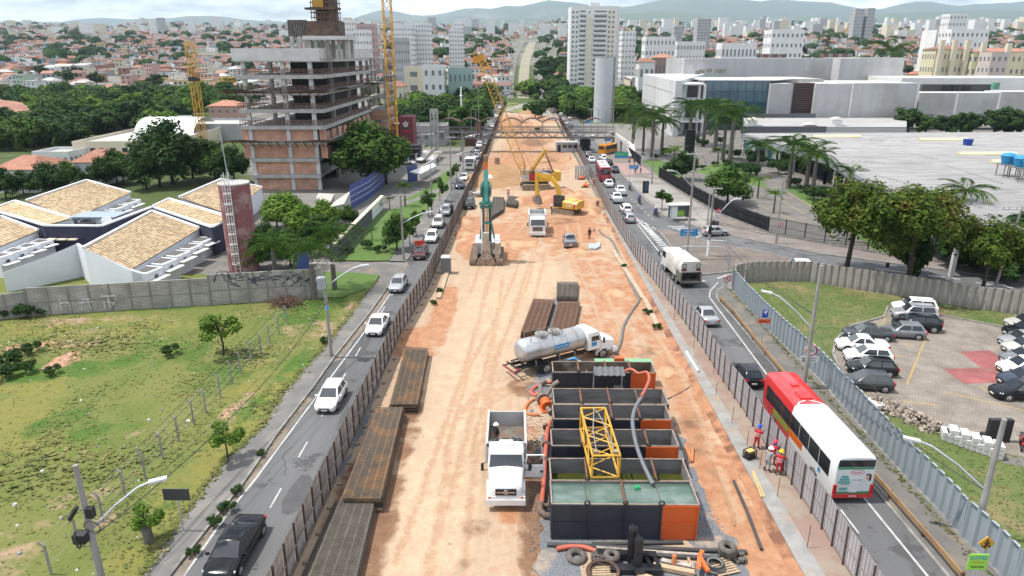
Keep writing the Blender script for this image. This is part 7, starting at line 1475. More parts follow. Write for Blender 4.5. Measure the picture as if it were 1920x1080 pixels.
for a,c in zip(c0,c0[1:5]):k=MB();k.bar(a+Vector((0,0,-.5)),c+Vector((0,0,-.5)),.5,1.5);k.build('fascia',mat('fascia_grey',(.27,.29,.32),rough=.7),r)
for a,c in zip(c0,c0[1:4]):
 n=int((c-a).length/7)
 for i in range(n+1):q=a.lerp(c,i/max(1,n));k=MB();k.box((q.x+.3,q.y,ZR/2-.6),(.5,.5,ZR-1.2));k.build('column',CONCW,r)
 k=MB();k.bar(a+Vector((5,2,2.6-ZR)),c+Vector((5,2,2.6-ZR)),.3,5.2);k.build('shop_wall',DKW,r)
for(x0_,y0_,x1_,y1_)in((1500,263,1580,265),(1620,262,1700,266),(1480,252,1560,252),(1590,300,1660,308),(1640,328,1720,350),(1690,284,1760,300),(1770,310,1880,345)):p,q=P(x0_,y0_,ZR+.4),P(x1_,y1_,ZR+.4);k=MB();k.bar(p,q,.3,.2);k.build('roof_seam',mat('roof_dirt',(.16,.13,.11),rough=1),r)
for(px,py)in((1840,290),(1905,305),(1760,263),(1560,257)):p=P(px,py,ZR+.5);k=MB();k.loft([[p+Vector((x,1.0*cos(t),.6*sin(t)))for t in[pi*j/8 for j in range(9)]]for x in(-5,7)]);k.build('skylight',mat('skylight_cream',(.52,.47,.3),rough=.6),r)
face(1390,1550,237,250,232,mat('slate_band',(.10,.105,.12),rough=.8),'parapet',.5);face(1394,1530,213,221,255,mat('slate_band',(.10,.105,.12)),'upper_band',.5)
k=MB();a,c,d_,e_=W(1394,221,254),W(1700,221,256),W(1700,238,233),W(1392,238,233);k.add([e_,d_,c,a],[(0,1,2,3)]);k.build('flat_roof',RW,r);wallq([v-Vector((0,0,.1))for v in(e_,d_,c,a)],GREYW,'annex_wall',root=r)
for(px,py)in((1412,236),(1570,235),(1518,246)):p=W(px,py-4,236);k=MB();k.box(p,(2.6,1.6,2));k.build('air_unit',WHITE,r);k=MB();k.loft([[p+Vector((x,y,1.4+.6*cos(x/1.6)))for y in(-1.5,1.5)]for x in(-2.2,-1.1,0,1.1,2.2)],cap=False,closed=False);k.build('unit_canopy',CREAM,r)
for px,py in((1396,266),(1408,272)):pass
r2=thing('banner','teal and white hanging banner among the palms by the store','banner',(0,0,0));a=W(1393,250,205);c=W(1455,300,170);k=MB();k.add([a,W(1455,285,172),W(1455,312,172),W(1393,290,205)],[(0,1,2,3)]);k.add([v+Vector((.1,.1,0))for v in(a,W(1455,285,172),W(1455,312,172),W(1393,290,205))],[(3,2,1,0)]);k.build('cloth',mat('banner_teal',(.03,.25,.28),(.5,.55,.56),.25,rough=.7),r2)
for i,(px,py)in enumerate(((1884,332),(1908,338),(1926,345))):
 p=P(px,py,ZR+.3);r3=thing('water_tank',('left','middle','right')[i]+' one of the blue plastic water tanks on a steel stand on the store roof','water tank',(p.x,p.y,ZR+.3),0,'blue roof tanks');k=MB()
 for x,y in((-1,-1),(1,-1),(1,1),(-1,1),(0,-1)):k.bar((x,y,0),(x,y,2.2),.12)
 k.box((0,0,2.25),(2.6,2.6,.15));k.build('stand',STEEL,r3);k=MB();k.loft([[Vector((q*cos(t),q*sin(t),z))for t in[2*pi*j/16 for j in range(16)]]for z,q in((2.33,1.0),(3.6,1.25),(3.75,1.28),(4.1,.9),(4.25,.3))]);k.build('tank',mat('tank_blue',(.01,.2,.42),rough=.45),r3,40)
p=P(1813,276,ZR);k=MB();k.cyl((0,0,0),(0,0,1.5),.9,1.1,n=14);tag(k.build('water_tank',mat('tank_navy',(.01,.05,.25)),None,40,(p.x,p.y,ZR+.4)),'small dark blue water tank alone on the white store roof','water tank')
p=P(1291,295);r=thing('sign_totem','tall black advertising totem among the palms','sign',(p.x,p.y,0));h=ZT(p,243);k=MB();k.box((0,0,h/2),(2.6,.8,h));k.build('panel',mat('totem_black',(.012,.014,.016),rough=.3),r)
# apartment towers and mid-distance blocks
r,wd,h=block('apartment_tower','tall white apartment tower with balcony columns rising above the trees',1071,1163,14,450,22,18,0,WW,.0,z0=2)
fh=h/18.5
for f in range(18):
 for x in(.05,.13,.79,.87):winpart(r,(wd*x,-.05,(f+.55)*fh),0,1.2,1.1,WINF)
 for x0_,x1_ in((.18,.31),(.47,.74)):
  k=MB();k.box((wd*(x0_+x1_)/2,-.5,(f+.2)*fh),(wd*(x1_-x0_),1.2,.9));k.build('balcony',WW,r);winpart(r,(wd*(x0_+x1_)/2,-.04,(f+.68)*fh),0,wd*(x1_-x0_)*.94,fh*.36,WINF)
 winpart(r,(wd*.38,-.05,(f+.55)*fh),0,.8,1.0)
k=MB();k.box((wd*.38,-.12,h*.5),(wd*.13,.2,h*.8));k.box((wd*.83,-.02,h*.5),(wd*.15,.03,h*.95));k.build('beige_band',mat('ivory_wall',(.66,.62,.52),(.6,.56,.47),.2),r);k=MB();k.box((wd*.5,8,h+1.5),(wd*.2,6,3));k.build('roof_tank',WW,r);k=MB();k.box((wd*.97,-.06,h*.5),(.2,.1,h));k.build('grey_strip',GREYW,r)
GB_='mid distance blocks'
for a in[('apartment_block','white slab tower with bluish windows beyond the crane mast',643,668,40,560,14,10,5,WW),('apartment_block','pinkish brown tower block left of the white towers',668,701,47,540,14,9,6,mat('pinkish_wall',(.4,.27,.26))),('apartment_block','pale low tower in front of the pinkish brown tower',662,690,58,500,12,7,5,WW),('apartment_block','tall white tower directly behind the crane mast',735,752,38,600,14,12,3,WW),('apartment_block','white tower right of the crane mast with rows of windows',735,773,51,520,16,11,8,WW),('apartment_block','white tower with cream edge, rightmost of the cluster behind the mast',773,805,45,540,16,12,6,WW),('apartment_block','small pale apartment block at the foot of the white towers',736,763,73,470,12,6,6,GREYW),('apartment_block','slender white twin tower standing alone left of the road',841,867,57,560,12,11,5,WW),('apartment_block','taller rear half of the slender white twin tower',852,868,43,575,12,13,4,WW),('office_building','white cubic office building among the trees left of the road',792,831,125,380,16,3,3,WW),('yellow_building','tan building with striped windows beside the white office',757,793,128,385,14,3,1,CREAM),('glass_building','pale green glass building beside the white office',840,884,130,390,12,2,5,mat('green_glass_wall',(.25,.36,.33),rough=.4)),('house','cream house with hipped tile roof beside the crane mast',712,756,166,300,14,2,4,CREAM),('apartment_block','white block of flats right of the tall apartment tower',1167,1193,60,520,14,9,4,WW),('apartment_block','white five storey flats with rows of small windows',1211,1267,71,480,14,5,8,WW),('apartment_block','low white school-like block right of the five storey flats',1270,1323,80,500,14,4,9,WW),('house','white house with a grey hipped roof near the round water tower',1199,1228,119,400,12,2,3,WW),('house','brown brick house behind the white house',1229,1263,111,420,12,2,5,mat('brown_wall',(.27,.19,.15))),('apartment_block','grey concrete tower on the far ridge',1309,1334,36,800,16,12,4,GREYW),('apartment_block','small grey tower left of the grey concrete tower',1265,1281,50,760,14,7,4,GREYW),('apartment_block','long white school building with a strip of windows',1354,1420,83,520,14,2,9,WW),('apartment_block','white seven storey tower behind the mall roof',1448,1509,58,440,14,7,7,WW),('apartment_block','white hall building beyond the yellow flats',1757,1790,58,560,20,2,0,WW),('apartment_block','grey white apartment block beyond the yellow flats',1785,1856,57,540,16,5,8,WW),('apartment_block','pinkish slim block right of the yellow flats',1860,1893,101,380,10,5,3,mat('pink_beige_wall',(.46,.4,.36))),('yellow_flats','pale yellow flats with white stair towers, left half',1755,1824,95,430,14,4,9,mat('yellow_wall',(.58,.54,.36))),('yellow_flats','pale yellow flats with white stair towers, right half',1826,1960,100,425,14,4,13,mat('yellow_wall',(.58,.54,.36))),('apartment_block','white terraced flats on the far right ridge',1782,1815,27,900,18,6,5,WW),('apartment_block','pale twin tower on the far right ridge, left one',1605,1622,17,1100,14,10,4,GREYW),('apartment_block','pale twin tower on the far right ridge, right one',1628,1642,16,1100,14,10,4,GREYW),('white_house','white house with white pyramid roof on the far left',88,133,237,255,12,2,3,WW),('warehouse','long pale grey warehouse roof at the left edge',-40,90,240,245,20,1,5,GREYW),('house','pink house with orange tile roof left of the tower block',391,446,203,300,12,2,4,mat('pink_wall',(.45,.27,.23))),('warehouse','long pale flat warehouse beyond the cream one',150,330,226,262,14,1,8,CONCW),('warehouse','low white shed between the trees above the court roofs',60,128,290,178,10,1,5,WW),('warehouse','low grey warehouse left of the tower block',330,455,237,225,22,1,0,GREYW),('house','low house with red tiles at the left edge',-10,60,326,138,12,1,2,WW),('house','house with red tiles between the dark trees',140,190,312,146,12,1,2,WW),('house','pale house with red tiles behind the tall dark trees',320,350,288,160,10,2,1,CREAM)]:
 r,wd,h=block(*a[:10],group=GB_,side=1 if a[2]<960 else-1)
 if a[0]in('house','white_house')or 'yellow' in a[0]and a[2]>1700:
  dp=a[6];e=.6;k=MB();zt=h+.9;k.add([(-e,-e,zt),(wd+e,-e,zt),(wd+e,dp+e,zt),(-e,dp+e,zt),(wd*.3,dp/2,zt+2),(wd*.7,dp/2,zt+2)],[(0,1,5,4),(1,2,5),(2,3,4,5),(3,0,4),(3,2,1,0)]);k.build('tiled_roof',WHITE if a[0]=='white_house' else TERRA,r)
 if a[0]=='yellow_flats':
  for f in(.1,.45,.8):k=MB();k.box((wd*f,-1.2,h*.6),(2.6,2.4,h*1.2));k.build('stair_tower',CREAM,r)
a,c=P(250,243,5),P(335,222,5);r=thing('vaulted_hall','white vaulted hall roof left of the first crane mast','hall',(a.x,a.y,0));k=MB();k.loft([[Vector((x,9*(1-cos(t)),3+5*sin(t)))for t in[pi*j/10*.8 for j in range(11)]]for x in(0,12,18)],cap=False,closed=False);k.build('vault',WHITE,r,60);k=MB();k.box((7,6,1.5),(14,8,3));k.build('wall',GREYW,r)
k=MB();rr=[]
for j in range(9):
 rr.append([])
 for i in range(20):
  t,u=i/19,j/8;v=W(lerp(-70,68,t),lerp(lerp(182,205,t**3),234,u),292-26*u);q=noise.fractal(Vector((t*4,u*3,5)),1,2,5);rr[-1].append(v+Vector((q*2,q*3,q*1.6*(j>0))))
k.loft(rr,cap=False,closed=False);tag(k.build('earth_bank',mat('red_earth',(.36,.2,.14),(.24,.12,.085),.15,rough=1,bump=.3,bsc=.6),None,60),'eroded red earth bank at the left edge beyond the trees','earth bank')
# hillside city: the houses that show largest are things, the rest one mass
HW={'white':WW,'cream':CREAM,'grey':GREYW,'brick':mat('brick_wall',(.34,.17,.12),(.27,.14,.10),.5,rough=.9),'pink':mat('pink_house_wall',(.48,.3,.26)),'yellow':mat('yellow_house_wall',(.55,.38,.1)),'pale green':mat('green_house_wall',(.33,.43,.33)),'blue':mat('blue_house_wall',(.12,.3,.45))}
HR={'orange tile':TERRA,'flat grey':CONC,'brown tile':mat('brown_tiles',(.2,.1,.075),(.15,.08,.06),.8,rough=.9)}
def house_proto(w_,d_,h_,kind):
 r=thing('house','h','house');k=MB();k.box((0,0,h_/2-1),(w_,d_,h_+2));k.build('wall',WW,r);k=MB();e=.5
 if kind==0:k.add([(-w_/2-e,-d_/2-e,h_),(w_/2+e,-d_/2-e,h_),(w_/2+e,d_/2+e,h_),(-w_/2-e,d_/2+e,h_),(-w_/4,0,h_+2),(w_/4,0,h_+2)],[(0,1,5,4),(1,2,5),(2,3,4,5),(3,0,4),(3,2,1,0)])
 elif kind==1:k.add([(-w_/2-e,-d_/2-e,h_),(w_/2+e,-d_/2-e,h_),(w_/2+e,d_/2+e,h_+1.6),(-w_/2-e,d_/2+e,h_+1.6),(-w_/2,d_/2,h_),(w_/2,d_/2,h_)],[(0,1,2,3),(3,2,5,4),(0,3,4),(1,5,2)])
 else:k.box((0,0,h_+.15),(w_+.4,d_+.4,.4));k.box((w_*.2,d_*.15,h_+1.2),(2.4,2.4,2))
 k.build('roof',TERRA,r);n=max(2,int(w_/3))
 for f in range(int(h_/2.9)):
  for i in range(n):winpart(r,((i+.5)*w_/n-w_/2,-d_/2-.03,1.5+f*2.9),0,1.3,1.2)
 index(r);return r
HP=[house_proto(*a)for a in((10,9,3.2,0),(9,8,6,0),(12,9,6,1),(8,9,6.2,2),(11,8,3.4,1),(9,9,8.8,2))];rg=random.Random(11);cand=[]
def occupied(px,d):return(470<px<700 and d<400)or(1060<px<1175 and d<520)or(1195<px<1950 and d<330)
VAL=[]
for _ in range(2600):
 d=330*(1600/330)**rg.random();px=rg.uniform(-60,1980);x=W(px,100,d).x
 if d<455 and(px<720 or 900<px<1190):continue
 if d<410 or occupied(px,d)or(940<px<1035)or(780<px<940 and d<440):continue
 if any(abs(x-a)<9 and abs(d-b_)<8.5 for a,b_ in VAL):continue
 VAL.append((x,d))
VAL.sort(key=lambda t:t[1]);used=[False]*6
near=VAL[:290];ks_=list(HW)
for x,d in near:
 i=rg.choice((0,0,1,1,2,3,3,4,5));wn_=rg.choices(ks_,(22,12,14,24,7,4,3,1))[0];rn='flat grey' if i in(3,5)else rg.choices(('orange tile','brown tile','flat grey'),(5,4,4))[0]
 side_='left of the road' if x<0 else 'right of the road';row_='low on' if d<480 else('partway up' if d<540 else 'higher on')
 lb='%s-walled house with %s roof, %s the hillside %s'%(wn_,rn,row_,side_);rec={WW:HW[wn_],TERRA:HR[rn]}
 loc=(x,d,terr(x,d)-.3);rz=rg.uniform(-.5,.5)
 if not used[i]:
  used[i]=True;o=HP[i];o.location=loc;o.rotation_euler[2]=rz
  lb='white-walled house with orange tile roof, %s the hillside %s'%(row_,side_)
 else:o=dup(HP[i],loc,rz,recol=rec)
 o['label']=lb;o['group']='houses on the hillsides'
def mass(name,lo,hi,step0,m_w,seed,hts=(3,6.5)):
 rg=random.Random(seed);k=MB();d=lo
 while d<hi:
  st=step0*(1+d/2200);hwid=d*.80
  for i in range(int(2*hwid/st)):
   x=-hwid+i*st+rg.uniform(-.4,.4)*st;y=d+rg.uniform(-.45,.45)*st;px=960+FP*x/(y*1.02)
   if(940<px<1035 and y<1500)or noise.noise(Vector((x/140,y/140,4)))>.38 or occupied(px,y):continue
   if y<640 and y<near[-1][1]+2:continue
   z=terr(x,y)-1;h=rg.uniform(*hts);w_,dp=rg.uniform(6,11),rg.uniform(6,10);a=rg.uniform(-.5,.5);R=Matrix.Translation((x,y,z))@Matrix.Rotation(a,4,'Z');wi=rg.choices(range(6),(30,12,20,18,6,2))[0];e=.4
   q=[R@Vector(v)for v in((-w_/2,-dp/2,0),(w_/2,-dp/2,0),(w_/2,dp/2,0),(-w_/2,dp/2,0),(-w_/2,-dp/2,h),(w_/2,-dp/2,h),(w_/2,dp/2,h),(-w_/2,dp/2,h))]
   k.add(q,[(0,1,5,4),(1,2,6,5),(2,3,7,6),(3,0,4,7)],wi)
   if rg.random()<.5:k.add([R@Vector(v)for v in((-w_/2-e,-dp/2-e,h),(w_/2+e,-dp/2-e,h),(w_/2+e,dp/2+e,h),(-w_/2-e,dp/2+e,h),(-w_/4,0,h+1.8),(w_/4,0,h+1.8))],[(0,1,5,4),(1,2,5),(2,3,4,5),(3,0,4)],6+(rg.random()<.5))
   else:k.add(q[4:],[(0,1,2,3)],8)
   if y<1100 and rg.random()<.45:k.add([R@Vector((w_*.2+a_,b_,h+z_))for z_ in(.2,2.6)for a_,b_ in((-.8,-.8),(.8,-.8),(.8,.8),(-.8,.8))],[(0,1,5,4),(1,2,6,5),(2,3,7,6),(3,0,4,7),(4,5,6,7)],rg.choice((0,2,10)))
   if y<1300:
    for j in range(max(1,int(w_/3.4))):
     for zz in([1.6]if h<5 else[1.6,4.5]):xx=-w_/2+1.6+j*3.2;k.add([R@Vector((xx+a_,-dp/2-.05,zz+1+b_))for a_,b_ in((-.6,-.6),(.6,-.6),(.6,.6),(-.6,.6))],[(0,1,2,3)],9)
  d+=st*.95
 struct(k.build(name,[HW[x]for x in('white','cream','grey','brick','pink','yellow')]+[TERRA,HR['brown tile'],CONC,GLASS,HW['blue']]),'stuff')
mass('hillside_houses',500,1500,12.5,None,3);mass('distant_houses',1500,3300,21,None,5,(4,9))
k=MB();rg=random.Random(8)
for i in range(620):
 d=rg.uniform(1500,5200);px=rg.choice((rg.uniform(1150,2000),rg.uniform(1250,2000),rg.uniform(560,2000),rg.uniform(-50,1000)));h=rg.uniform(12,38)*(1.5 if 1400<px<1800 and d>3500 else 1);x=W(px,60,d).x;z=terr(x,d)-4;w_=rg.uniform(11,24);k.box((x,d,z+h/2),(w_,w_,h+4),rg.choice((0,0,0,1,2)))
struct(k.build('distant_towers',[WW,CREAM,GREYW]),'stuff')
# TREES AND PLANTS
def leafm(n,c1,c2,c3):return mat('foliage_'+n,c1,c2,.35,rough=.6,isl=.45,c3=c3,sc3=.5,lo3=.52,hi3=.72,transl=.25,spec=.08)
LG=leafm('green',(.04,.09,.015),(.058,.11,.02),(.08,.12,.026));LD=leafm('dark',(.022,.054,.013),(.034,.068,.016),(.046,.076,.02));LB=leafm('bright',(.085,.165,.02),(.11,.185,.028),(.13,.175,.032));LO=leafm('olive',(.05,.092,.012),(.072,.1,.014),(.13,.082,.019));LP=leafm('palm',(.04,.085,.018),(.06,.105,.026),(.09,.115,.03))
def crown(rad,n,leaf,seed,ncl=26,flat=1.0,hollow=.35):
 rg=random.Random(seed);k=MB();cl=[]
 for _ in range(ncl):
  v=Vector((rg.gauss(0,1),rg.gauss(0,1),rg.gauss(0,1)*.9+.25)).normalized()*rg.uniform(hollow,.9);cl.append((Vector((v.x,v.y,v.z*flat))*rad,rg.uniform(.14,.36)*rad))
 for _ in range(n):
  c,q=rg.choice(cl);d=Vector((rg.gauss(0,1),rg.gauss(0,1),rg.gauss(0,1)*.75)).normalized();p=c+d*q*rg.uniform(.55,1.05);nn=(d*.9+Vector((rg.uniform(-.5,.5),rg.uniform(-.5,.5),rg.uniform(.2,.9)))).normalized()
  a=nn.cross(Vector((rg.uniform(-1,1),rg.uniform(-1,1),rg.uniform(-1,1)))).normalized();b=nn.cross(a);s=leaf*rg.uniform(.6,1.25)
  k.add([p-a*s,p+b*s*.55+nn*s*.15,p+a*s,p-b*s*.55-nn*s*.1],[(0,1,2,3)])
 return k,cl
def tree_proto(name,H,rad,n,leaf,seed,m=LG,flat=.8,trunk=.22,ncl=26,th=.5,lean=.0):
 r=thing(name,'t','tree');k,cl=crown(rad,n,leaf,seed,ncl,flat);zc=H-rad*flat*1.05;o=k.build('crown',m,r,loc=(lean,0,zc));b=MB();zt=zc-rad*flat*th
 b.tube([(0,0,-.3),(lean*.2+.06,.05,zt*.5),(lean*.7,0,zt)],[trunk,trunk*.75,trunk*.6],7)
 for c,q in cl[::max(1,len(cl)//7)]:b.tube([(lean*.7,0,zt),Vector((lean,0,zc))*.5+Vector((lean*.7,0,zt))*.5+c*.35,Vector((lean,0,zc))+c*.8],[trunk*.5,trunk*.32,trunk*.12],5)
 b.build('trunk',BARK,r,60);index(r);r['H']=H;return r
TPR={'big':tree_proto('tree',10,5.3,6500,.36,1,trunk=.32,ncl=40,flat=.86),'umbrella':tree_proto('tree',8.4,4.6,13000,.19,2,LO,.45,.24,44,.3,.5),'umbrella2':tree_proto('tree',8.4,4.6,13000,.19,12,LO,.48,.24,44,.3,-.6),'small':tree_proto('tree',4.2,1.7,1900,.15,3,LG,.8,.09,20),'street':tree_proto('tree',4.6,1.5,1100,.2,4,LG,1.1,.08,16),'mid':tree_proto('tree',9,5.2,2000,.62,5,trunk=.3,flat=.85),'mid2':tree_proto('tree',9,5,2000,.62,6,LD,.92,.3),'far':tree_proto('tree',8,4.4,320,1.0,7,LD,.75,.3,14),'bush':tree_proto('shrub',1.5,1.0,1100,.1,8,LG,.75,.04,12)}
TUSED=set();PROT_MAT={'umbrella':LO,'umbrella2':LO,'mid2':LD,'far':LD}
def tree(kind,px,py,pyt,m,label,group=None,name='tree',wk=1.0,z=0,p=None,s=None,cat='tree'):
 o=TPR[kind];p=P(px,py,z)if p is None else p;s=s or(ZT(p,pyt)-z)/o['H'];src=PROT_MAT.get(kind,LG)
 if kind in TUSED:o=dup(o,p,random.uniform(0,6.28),label,group,{src:m})
 else:
  TUSED.add(kind);o.location=p;o['label']=label;o['group']=group or 'trees'
  for c in CH[o.as_pointer()]:
   for sl_ in c.material_slots:
    if sl_.material==src:sl_.link='OBJECT';sl_.material=m
 o.scale=(s*wk,s*wk,s);o.name=name;o['category']=cat;return o
for a in[('umbrella',1584,518,342,LO,'left one of the three flat-topped trees with orange-tinged leaves behind the sheet fence',None,'flame_tree',1.05),('umbrella2',1700,545,350,LO,'middle, widest one of the three flat-topped orange-tinged trees',None,'flame_tree',1.0),('umbrella',1838,560,415,LO,'right one of the three flat-topped orange-tinged trees beside the leaning pole',None,'flame_tree',1.0),('mid2',1712,520,425,LD,'dark bushy tree under the middle flat-topped tree',None,'tree',.75),('mid2',1915,500,375,LD,'dark tree at the right photo edge in front of the store roof'),('big',690,352,228,LG,'large dark green tree hiding the right foot of the unfinished tower block',None,'tree',1.35),('big',725,345,245,LG,'second large green tree, right of the largest one by the blue hoarding',None,'tree',1.1),('big',545,440,362,LB,'bushy bright tree between the red water tower and the shed roofs',None,'tree',1.3),('big',610,432,375,LB,'lower bright bushy tree in front of the shed roofs',None,'tree',1.2),('big',520,428,365,LB,'green tree behind the red water tower'),('big',572,458,385,LB,'green tree between the palms and the bright bushy trees'),('big',655,425,385,LG,'green tree in front of the blue hoarding'),('big',600,478,405,LD,'dark tree behind the tall feathery palm'),('big',485,505,430,LG,'green tree right at the foot of the ladder'),('big',545,500,430,LG,'green tree behind the right end of the block wall'),('big',500,480,420,LD,'dark bush tree at the foot of the red water tower',None,'tree',1.3),('small',419,668,580,LB,'small bright green tree standing alone on the vacant lot',None,'tree',1.25),('small',428,865,790,LB,'small bushy tree on the verge beside the footpath',None,'tree',1.15),('small',281,1018,945,LB,'bright sprouting regrowth on a cut tree stump',None,'tree',1.0),('big',745,472,400,LG,'green tree next to the wooden lamp post on the upper lawn',None,'tree',.85),('street',768,462,405,LG,'young street tree nearest the lamp post on the left pavement'),('street',781,444,390,LG,'second young street tree on the left pavement'),('street',803,408,352,LG,'slim street tree by the cross path on the left pavement'),('street',825,378,330,LG,'leaning street tree near the silver off-roaders'),('street',850,345,310,LG,'young tree near the far end of the green lawn'),('street',856,338,303,LG,'young tree furthest along the green lawn'),('big',300,350,250,LD,'dark tree left of the tall pair behind the court roofs'),('big',325,345,225,LD,'tallest dark spreading tree behind the court roofs',None,'tree',1.15),('big',275,355,275,LD,'dark tree at the left of the group behind the court roofs'),('big',362,335,262,LD,'dark tree left of the light green one by the tower block'),('big',405,340,265,LG,'light green tree between the court roofs and the tower block',None,'tree',1.1),('big',12,372,315,LD,'dark tree at the left edge over the red tiled house'),('big',70,352,302,LD,'dark tree between the red tiled house and the white shed'),('big',130,350,302,LG,'green tree left of the second red tiled house'),('big',195,352,295,LD,'dark tree right of the second red tiled house'),('big',220,345,282,LD,'dark tall tree in front of the cream warehouse'),('big',160,360,322,LD,'low dark tree in front of the second red tiled house'),('big',440,345,275,LD,'dark tree touching the left side of the tower block'),('big',95,372,305,LD,'dark round tree behind the left tiled roofs',None,'tree',1.3),('big',45,365,320,LD,'dark tree at the far left behind the tiled roofs'),('big',232,345,285,LG,'olive tree behind the middle tiled roof'),('big',1363,382,312,LG,'round green tree beside the curved railing fence',None,'tree',1.35),('big',1278,338,285,LD,'dark shrubby tree behind the netting of the railing fence',None,'tree',1.3),('street',1240,395,352,LG,'small wind-swept tree on the plaza beside the bus shelter',None,'tree',1.5),('mid',1003,222,182,LG,'dark green tree on the median beyond the footbridge'),('mid',992,186,143,LB,'large round bright tree on the median far up the road',None,'tree',1.25),('mid',1004,190,173,LB,'small pale tree beside the large round median tree'),('mid',1083,222,185,LG,'green tree left of the round water tower'),('mid',1064,205,175,LG,'green tree at the bend of the right road'),('mid',932,165,120,LG,'green tree left of the far road'),('mid',925,150,118,LD,'dark tree among the far roofs left of the road'),('mid2',1702,250,197,LD,'left one of the dark rounded trees before the grey mall wall',None,'tree',1.2),('mid2',1772,255,210,LD,'second dark rounded tree before the grey mall wall',None,'tree',1.2),('mid2',1815,255,205,LD,'third dark rounded tree before the grey mall wall',None,'tree',1.2),('mid2',1862,256,195,LD,'tallest dark rounded tree before the grey mall wall',None,'tree',1.25),('mid2',1912,256,200,LD,'rightmost dark rounded tree before the grey mall wall',None,'tree',1.2),('mid2',1880,525,430,LD,'dark tree behind the leaning pole in front of the store'),('mid2',1935,530,425,LD,'dark tree at the right photo edge behind the railing fence'),('mid2',1795,505,440,LD,'dark low tree behind the right flat-topped tree'),('mid2',1735,252,212,LG,'small dark tree between the first two before the mall wall')]:tree(*a)
BU='shrubs'
for(px,py,s,m,lb)in[(712,475,1.6,LD,'dark round shrub at the left of the upper lawn'),(688,468,1.9,LD,'large dark round shrub on the upper lawn'),(655,475,1.3,LG,'shrub by the slate wall'),(52,595,2.2,LG,'grey-green shrub against the block wall'),(22,597,1.6,LG,'low shrub at the left end of the block wall'),(82,592,1.2,LB,'small shrub right of the grey-green one at the block wall'),(382,567,1.6,LG,'shrub at the foot of the graffitied wall'),(60,665,1.6,LG,'spiky shrub beside the pink soil patch'),(20,690,2.2,LD,'dark shrub left of the pink soil patch'),(50,700,1.6,LG,'yellow-green shrub below the spiky one'),(5,712,1.8,LD,'dark shrub at the left photo edge'),(100,705,1.3,LB,'low bright shrub below the pink soil patch'),(320,668,1.5,LG,'straggly shrub near the lone tree'),(610,645,1.0,LG,'small shrub at the foot of the concrete pole'),(425,960,.9,LB,'leafy growth on the kerb, upper'),(405,985,.8,LB,'leafy growth on the kerb, lower'),(445,925,.7,LB,'leafy growth on the kerb near the black car'),(365,1040,.7,LB,'weeds on the kerb at the lower edge'),(490,855,.6,LG,'weed tuft on the kerb by the lane'),(1317,318,1.6,LB,'bright shrub in the mall garden'),(1340,312,1.8,LG,'round shrub in the mall garden'),(1362,310,2,LB,'wide bright shrub in the mall garden'),(1385,318,1.6,LG,'shrub beside the palm trunk'),(1300,270,3,LB,'long hedge-like shrub above the brick path'),(1318,275,3,LB,'second hedge-like shrub above the brick path'),(1350,272,3.4,LD,'dark hedge-like shrub under the palms'),(1480,345,1.6,LB,'bright shrub near the store corner'),(1225,300,2.4,LB,'tall grassy shrub by the ramp rail'),(1250,292,3,LG,'rounded shrub under the small palms'),(1215,590,.9,LG,'weeds between the concrete beams, middle'),(1232,618,.9,LB,'weeds between the concrete beams, near'),(1170,503,.8,LG,'weeds between the concrete beams, far'),(825,550,.9,LG,'weeds between hoarding and kerb beam, far'),(813,572,.8,LG,'weeds between hoarding and kerb beam, near'),(1008,246,2,LB,'bright bush on the soil below the footbridge')]:tree('bush',px,py,0,m,lb,BU,'shrub',1.2,0,P(px,py,.0),s*.62,'shrub')
rs=random.Random(17)
for i in range(26):
 px,py=rs.uniform(1290,1500),rs.uniform(258,335)
 if i>15:px,py=lerp(1490,1640,(i-16)/9),lerp(352,440,(i-16)/9)+rs.uniform(-4,6)
 m=rs.choice((LG,LD,LB));tree('bush',0,0,0,m,('mid green','dark green','bright green')[(LG,LD,LB).index(m)]+(' shrub in the planted bed under the palms by the mall' if i<16 else ' shrub along the front of the store'),'shrubs in the mall garden','shrub',1.3,0,P(px,py),rs.uniform(1.3,2.6),'shrub')
fk=MB();L_f=4.3
for i in range(15):
 t=i/14;y=L_f*t*(1-.18*t);z=1.1*t-2.3*t*t;ll=.95*(1-abs(t-.45)*1.2)+.12
 for s in(1,-1):fk.add([(0,y,z),(s*ll*.55,y+.16,z-.1),(s*ll,y+.34,z-.42*ll-.1),(s*ll*.5,y+.02,z-.16)],[(0,1,2,3)])
fk.tube([(0,L_f*t*(1-.18*t),1.1*t-2.3*t*t)for t in(0,.25,.5,.75,1)],[.05,.04,.03,.02,.01],4)
def palm_proto(n,seed):
 rg=random.Random(seed);r=thing('palm_tree','p','palm');b=MB();b.tube([(0,0,-.2),(0,0,3),(0,0,6.4)],[.36,.3,.24],9);b.build('trunk',PALMB,r,60);b=MB();b.cyl((0,0,6.4),(0,0,7.7),.24,.12,8);b.build('crownshaft',LB,r,60);me=None
 for i in range(n):
  if me is None:o=fk.build('frond',LP,r);me=o.data
  else:o=put('frond',me,r)
  o.location=(0,0,7.5);o.rotation_euler=(rg.uniform(-.55,.75),rg.uniform(-.3,.3),i*2.4);o.scale=(1,rg.uniform(.8,1.1),1)
  if rg.random()<.12:o.material_slots[0].link='OBJECT';o.material_slots[0].material=LB
 index(r);r['H']=10;return r
TPR['palm']=palm_proto(19,1);TPR['palm2']=palm_proto(15,2);TPR['palm3']=palm_proto(24,3);PROT_MAT.update(palm=LP,palm2=LP,palm3=LP);WID={'palm':1.15,'palm2':1.1,'palm3':1.2}
